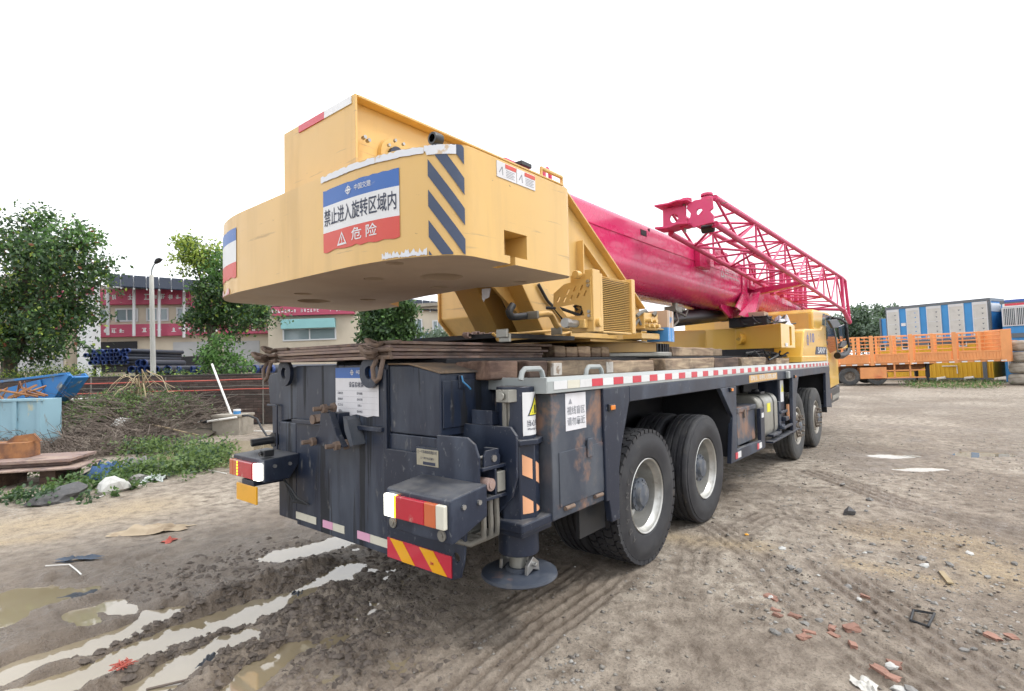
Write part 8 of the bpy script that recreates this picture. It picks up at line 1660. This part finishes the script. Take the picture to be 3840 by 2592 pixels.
for (a, b_, c_, d_) in ((2120, 240, 2420, 430), (2150, 840, 2450, 915)):
    x0, z1 = XZ(*U(a, b_)); x1, z0 = XZ(*U(c_, d_)); z0 = XZ(*U(a, d_))[1]; m = MB(); fr = .06; m.box(x0 - fr, x1 + fr, -.07, -.028, z0 - fr, z0); m.box(x0 - fr, x1 + fr, -.07, -.028, z1, z1 + fr); m.box(x0 - fr, x0, -.07, -.028, z0, z1)
    for i in range(14): xx = x0 + (x1 - x0) * (i + .5) / 14; m.box(xx - .012, xx + .012, -.09, -.075, z0, z1)
    m.box(x0 + (x1 - x0) * .45, x0 + (x1 - x0) * .5, -.075, -.028, z0, z1); w_ = m.build('window', M['whitemetal'], e); m = MB(); m.box(x0, x1, -.045, -.03, z0, z1); m.build('pane', M['glass'], w_)
# narrow blue container at the left of the stack
e, L, XZ = setup('end_container', 'narrow weathered blue container standing left of the white doors', 'container', U(690, 0)[0], 37, U(775, 0)[0], 36.5, 'stacked containers'); zt = XZ(*U(700, 355))[1]; m = MB(); m.box(0, L - .02, .1, 2.3, 0, zt); m.build('body', M['contblue'], e); m = MB(); m.box(-.05, .08, .05, .15, 0, zt + .05); m.build('post', M['contgrey'], e)

# trailer
e, L, XZ = setup('flatbed_trailer', 'orange drop side trailer with open rails parked before the containers', 'trailer', U(150, 0)[0], 29.9, U(2195, 0)[0], 27.3)
zb0 = XZ(*U(600, 890))[1]; zbt = XZ(*U(600, 770))[1]; ztop = XZ(*U(600, 570))[1]; WT = 2.45
m = MB(); m.box(0, L, 0, WT, zb0 - .02, zb0 + .12); m.build('bed', M['orange'], e)
posts = [U(a, 0)[0] for a in (175, 580, 1030, 1530, 2115)]; PX = [XZ(p, 1000)[0] for p in posts]
for k, x in enumerate(PX):
    w_ = .09 if k < 4 else .2
    for y in (-.06, WT - .02): m = MB(); m.box(x - w_, x + w_, y, y + .08, zb0 - .05, ztop + .06); m.build('stake_post', M['orange'], e, .01)
for k in range(4):
    x0, x1 = PX[k] + .16, PX[k + 1] - .16
    for y in (-.03, WT - .02):
        m = MB(); m.box(x0, x1, y, y + .05, zb0 + .10, zbt); s_ = m.build('drop_side', M['orange'], e, .008)
        m = MB(); nn = int((x1 - x0) / .14)
        for i in range(nn): m.box(x0 + .06 + i * .14, x0 + .11 + i * .14, y - .022 if y < 0 else y + .05, y if y < 0 else y + .072, zb0 + .2, zbt - .1)
        m.box(x0, x1, y - .03 if y < 0 else y + .05, y if y < 0 else y + .08, zbt - .07, zbt); m.box(x0, x1, y - .03 if y < 0 else y + .05, y if y < 0 else y + .08, zb0 + .1, zb0 + .17); m.build('corrugation', M['orange'], s_)
        xm = (x0 + x1) / 2; m = MB(); m.box(xm - .06, xm + .06, y, y + .05, zbt, ztop + .04); m.build('mid_post', M['orange'], e, .008)
        for i, zz in enumerate(np.linspace(zbt + .16, ztop, 5)): m = MB(); m.cyl((x0, y + .02, zz), (x1, y + .02, zz), .024, 6); m.build('rail', M['orange'], e)
        for i in range(4):
            xx = x0 + (x1 - x0) * (i + .5) / 4; m = MB(); m.cyl((xx, y + .02, ztop - .25 if i % 2 else zbt), (xx, y + .02, ztop), .014, 6); m.build('upright', M['orange'], e)
m = MB()
m.box(L - .12, L, 0, WT, zb0, ztop + .1); m.build('headboard', M['orange'], e, .01)
m = MB(); m.box(L, L + .5, .6, WT - .6, ztop - .6, ztop - .5); m.build('headboard_shelf', M['orange'], e)
for k in range(14): x = .4 + k * (L - .8) / 13; m = MB(); m.box(x - .12, x + .12, -.065, -.0305, zb0 - .015, zb0 + .05); m.build('reflector', M['refl_white'], e)
m = MB(); m.prism([(.3, zb0 - .02), (L * .62, zb0 - .02), (L * .50, zb0 - .45), (.3, zb0 - .45)], 'y', .75, .87); m.prism([(.3, zb0 - .02), (L * .62, zb0 - .02), (L * .50, zb0 - .45), (.3, zb0 - .45)], 'y', WT - .87, WT - .75); m.build('chassis_beam', M['rust_orange'], e)
x0, x1 = XZ(*U(435, 0))[0], XZ(*U(740, 0))[0]; z0, z1 = XZ(*U(580, 1048))[1], XZ(*U(580, 918))[1]; m = MB(); m.box(x0, x1, .0, .6, z0, z1); tb2 = m.build('tool_box', M['orange'], e, .02)
m = MB(); m.box(x0 + .1, x1 - .1, -.012, -.001, z0 + .1, z1 - .1); m.build('lid', M['orange'], tb2, .01)
x2 = XZ(*U(1190, 0))[0]
for zz in (z0 + .02, (z0 + z1) / 2 + .1): m = MB(); m.bar((x1, .1, zz), (x2, .1, zz), .06, .07); m.build('side_guard', M['orange'], e)
for t_ in (.22, .62): m = MB(); xx = x1 + (x2 - x1) * t_; m.bar((xx, .1, z0), (xx, .1, zb0), .06, .08, (1, 0, 0)); m.build('guard_post', M['orange'], e)
xl = XZ(*U(1245, 0))[0]
for yy in (.45, WT - .45): m = MB(); m.box(xl - .08, xl + .08, yy - .08, yy + .08, .35, zb0); m.box(xl - .05, xl + .05, yy - .05, yy + .05, .06, .4); m.box(xl - .18, xl + .18, yy - .16, yy + .16, 0.0, .06); m.build('landing_leg', M['dark'], e, .01)
xw = XZ(*U(320, 0))[0]; rw = .5
for kx, x in enumerate((xw, xw + 1.3)):
    for yy in (.06, WT - .36):
        w_ = empty('wheel', (x, yy + .15, rw), parent=e); m = MB(); m.lathe([(.27, -.14), (.3, -.15), (.42, -.155), (.48, -.14), (rw, -.11), (rw, .11), (.48, .14), (.3, .15), (.27, .14)], n=32); m.build('tyre', M['rubber_mud'], w_, smooth=30)
        m = MB(); m.lathe([(.28, -.13), (.26, -.09), (.2, -.02), (.1, -.03), (.09, -.1), (0, -.1)], n=24); m.build('rim', M['hub_rust'], w_, smooth=30)
for x in (xw, xw + 1.3): m = MB(); m.cyl((x, .2, rw), (x, WT - .2, rw), .07, 10); m.build('axle', M['dark'], e)
m = MB(); m.box(xw - .6, xw + 1.95, .8, WT - .8, .55, zb0 - .1); m.build('suspension', M['dark'], e)
# strapped load of bales next to the trailer's headboard
p = far(3905, 27.0)
M['baleskin'] = paint('pale_bale_wrap', (0.46, 0.42, 0.36), 0.8, 0, [((0.30, 0.26, 0.21), 0.45, 0.6, 0.8, 2.5, (1, 1, 4))], bump=(4, 1.0, (1, 1, 4)))
for k in range(4):
    m = MB(); m.prism(rrect(-1.1, 1.1, 0.0, 0.56, 0.2, 5), 'y', -0.8, 0.8); o = m.build('load_bale', M['baleskin'], None, .1, 40, 3, label=['lowest pale bale piled right of the trailer headboard', 'second pale bale up, right of the trailer headboard', 'third pale bale up, right of the trailer headboard', 'topmost pale bale right of the trailer headboard'][k], cat='bale', group='bales by the trailer'); o.location = (p[0] + .06 * k, p[1] - .04 * k, .575 * k); o.rotation_euler.z = rzv + .05 * k
# grass strip
W3 = []; WI = []
for _ in range(260):
    px = 3080 + rg.uniform(1000, 2000) * .327; py = 1080 + (1120 + rg.normal() * 18) * .327; c_ = gp(px, py); k = 14; W3.append(np.array([c_[0], c_[1], 0]) + np.stack([rg.normal(size=k) * .25, rg.normal(size=k) * .25, rg.uniform(0, .16, k)], 1)); WI.append(rg.integers(0, 3, k))
leaves('grass_strip', np.vstack(W3), 0.16, [M['leaf_mid'], M['leaf_fresh'], M['straw']], np.concatenate(WI), None, 'stuff', 79, .2, -.5, 'rough grass along the edge of the container yard', 'grass')
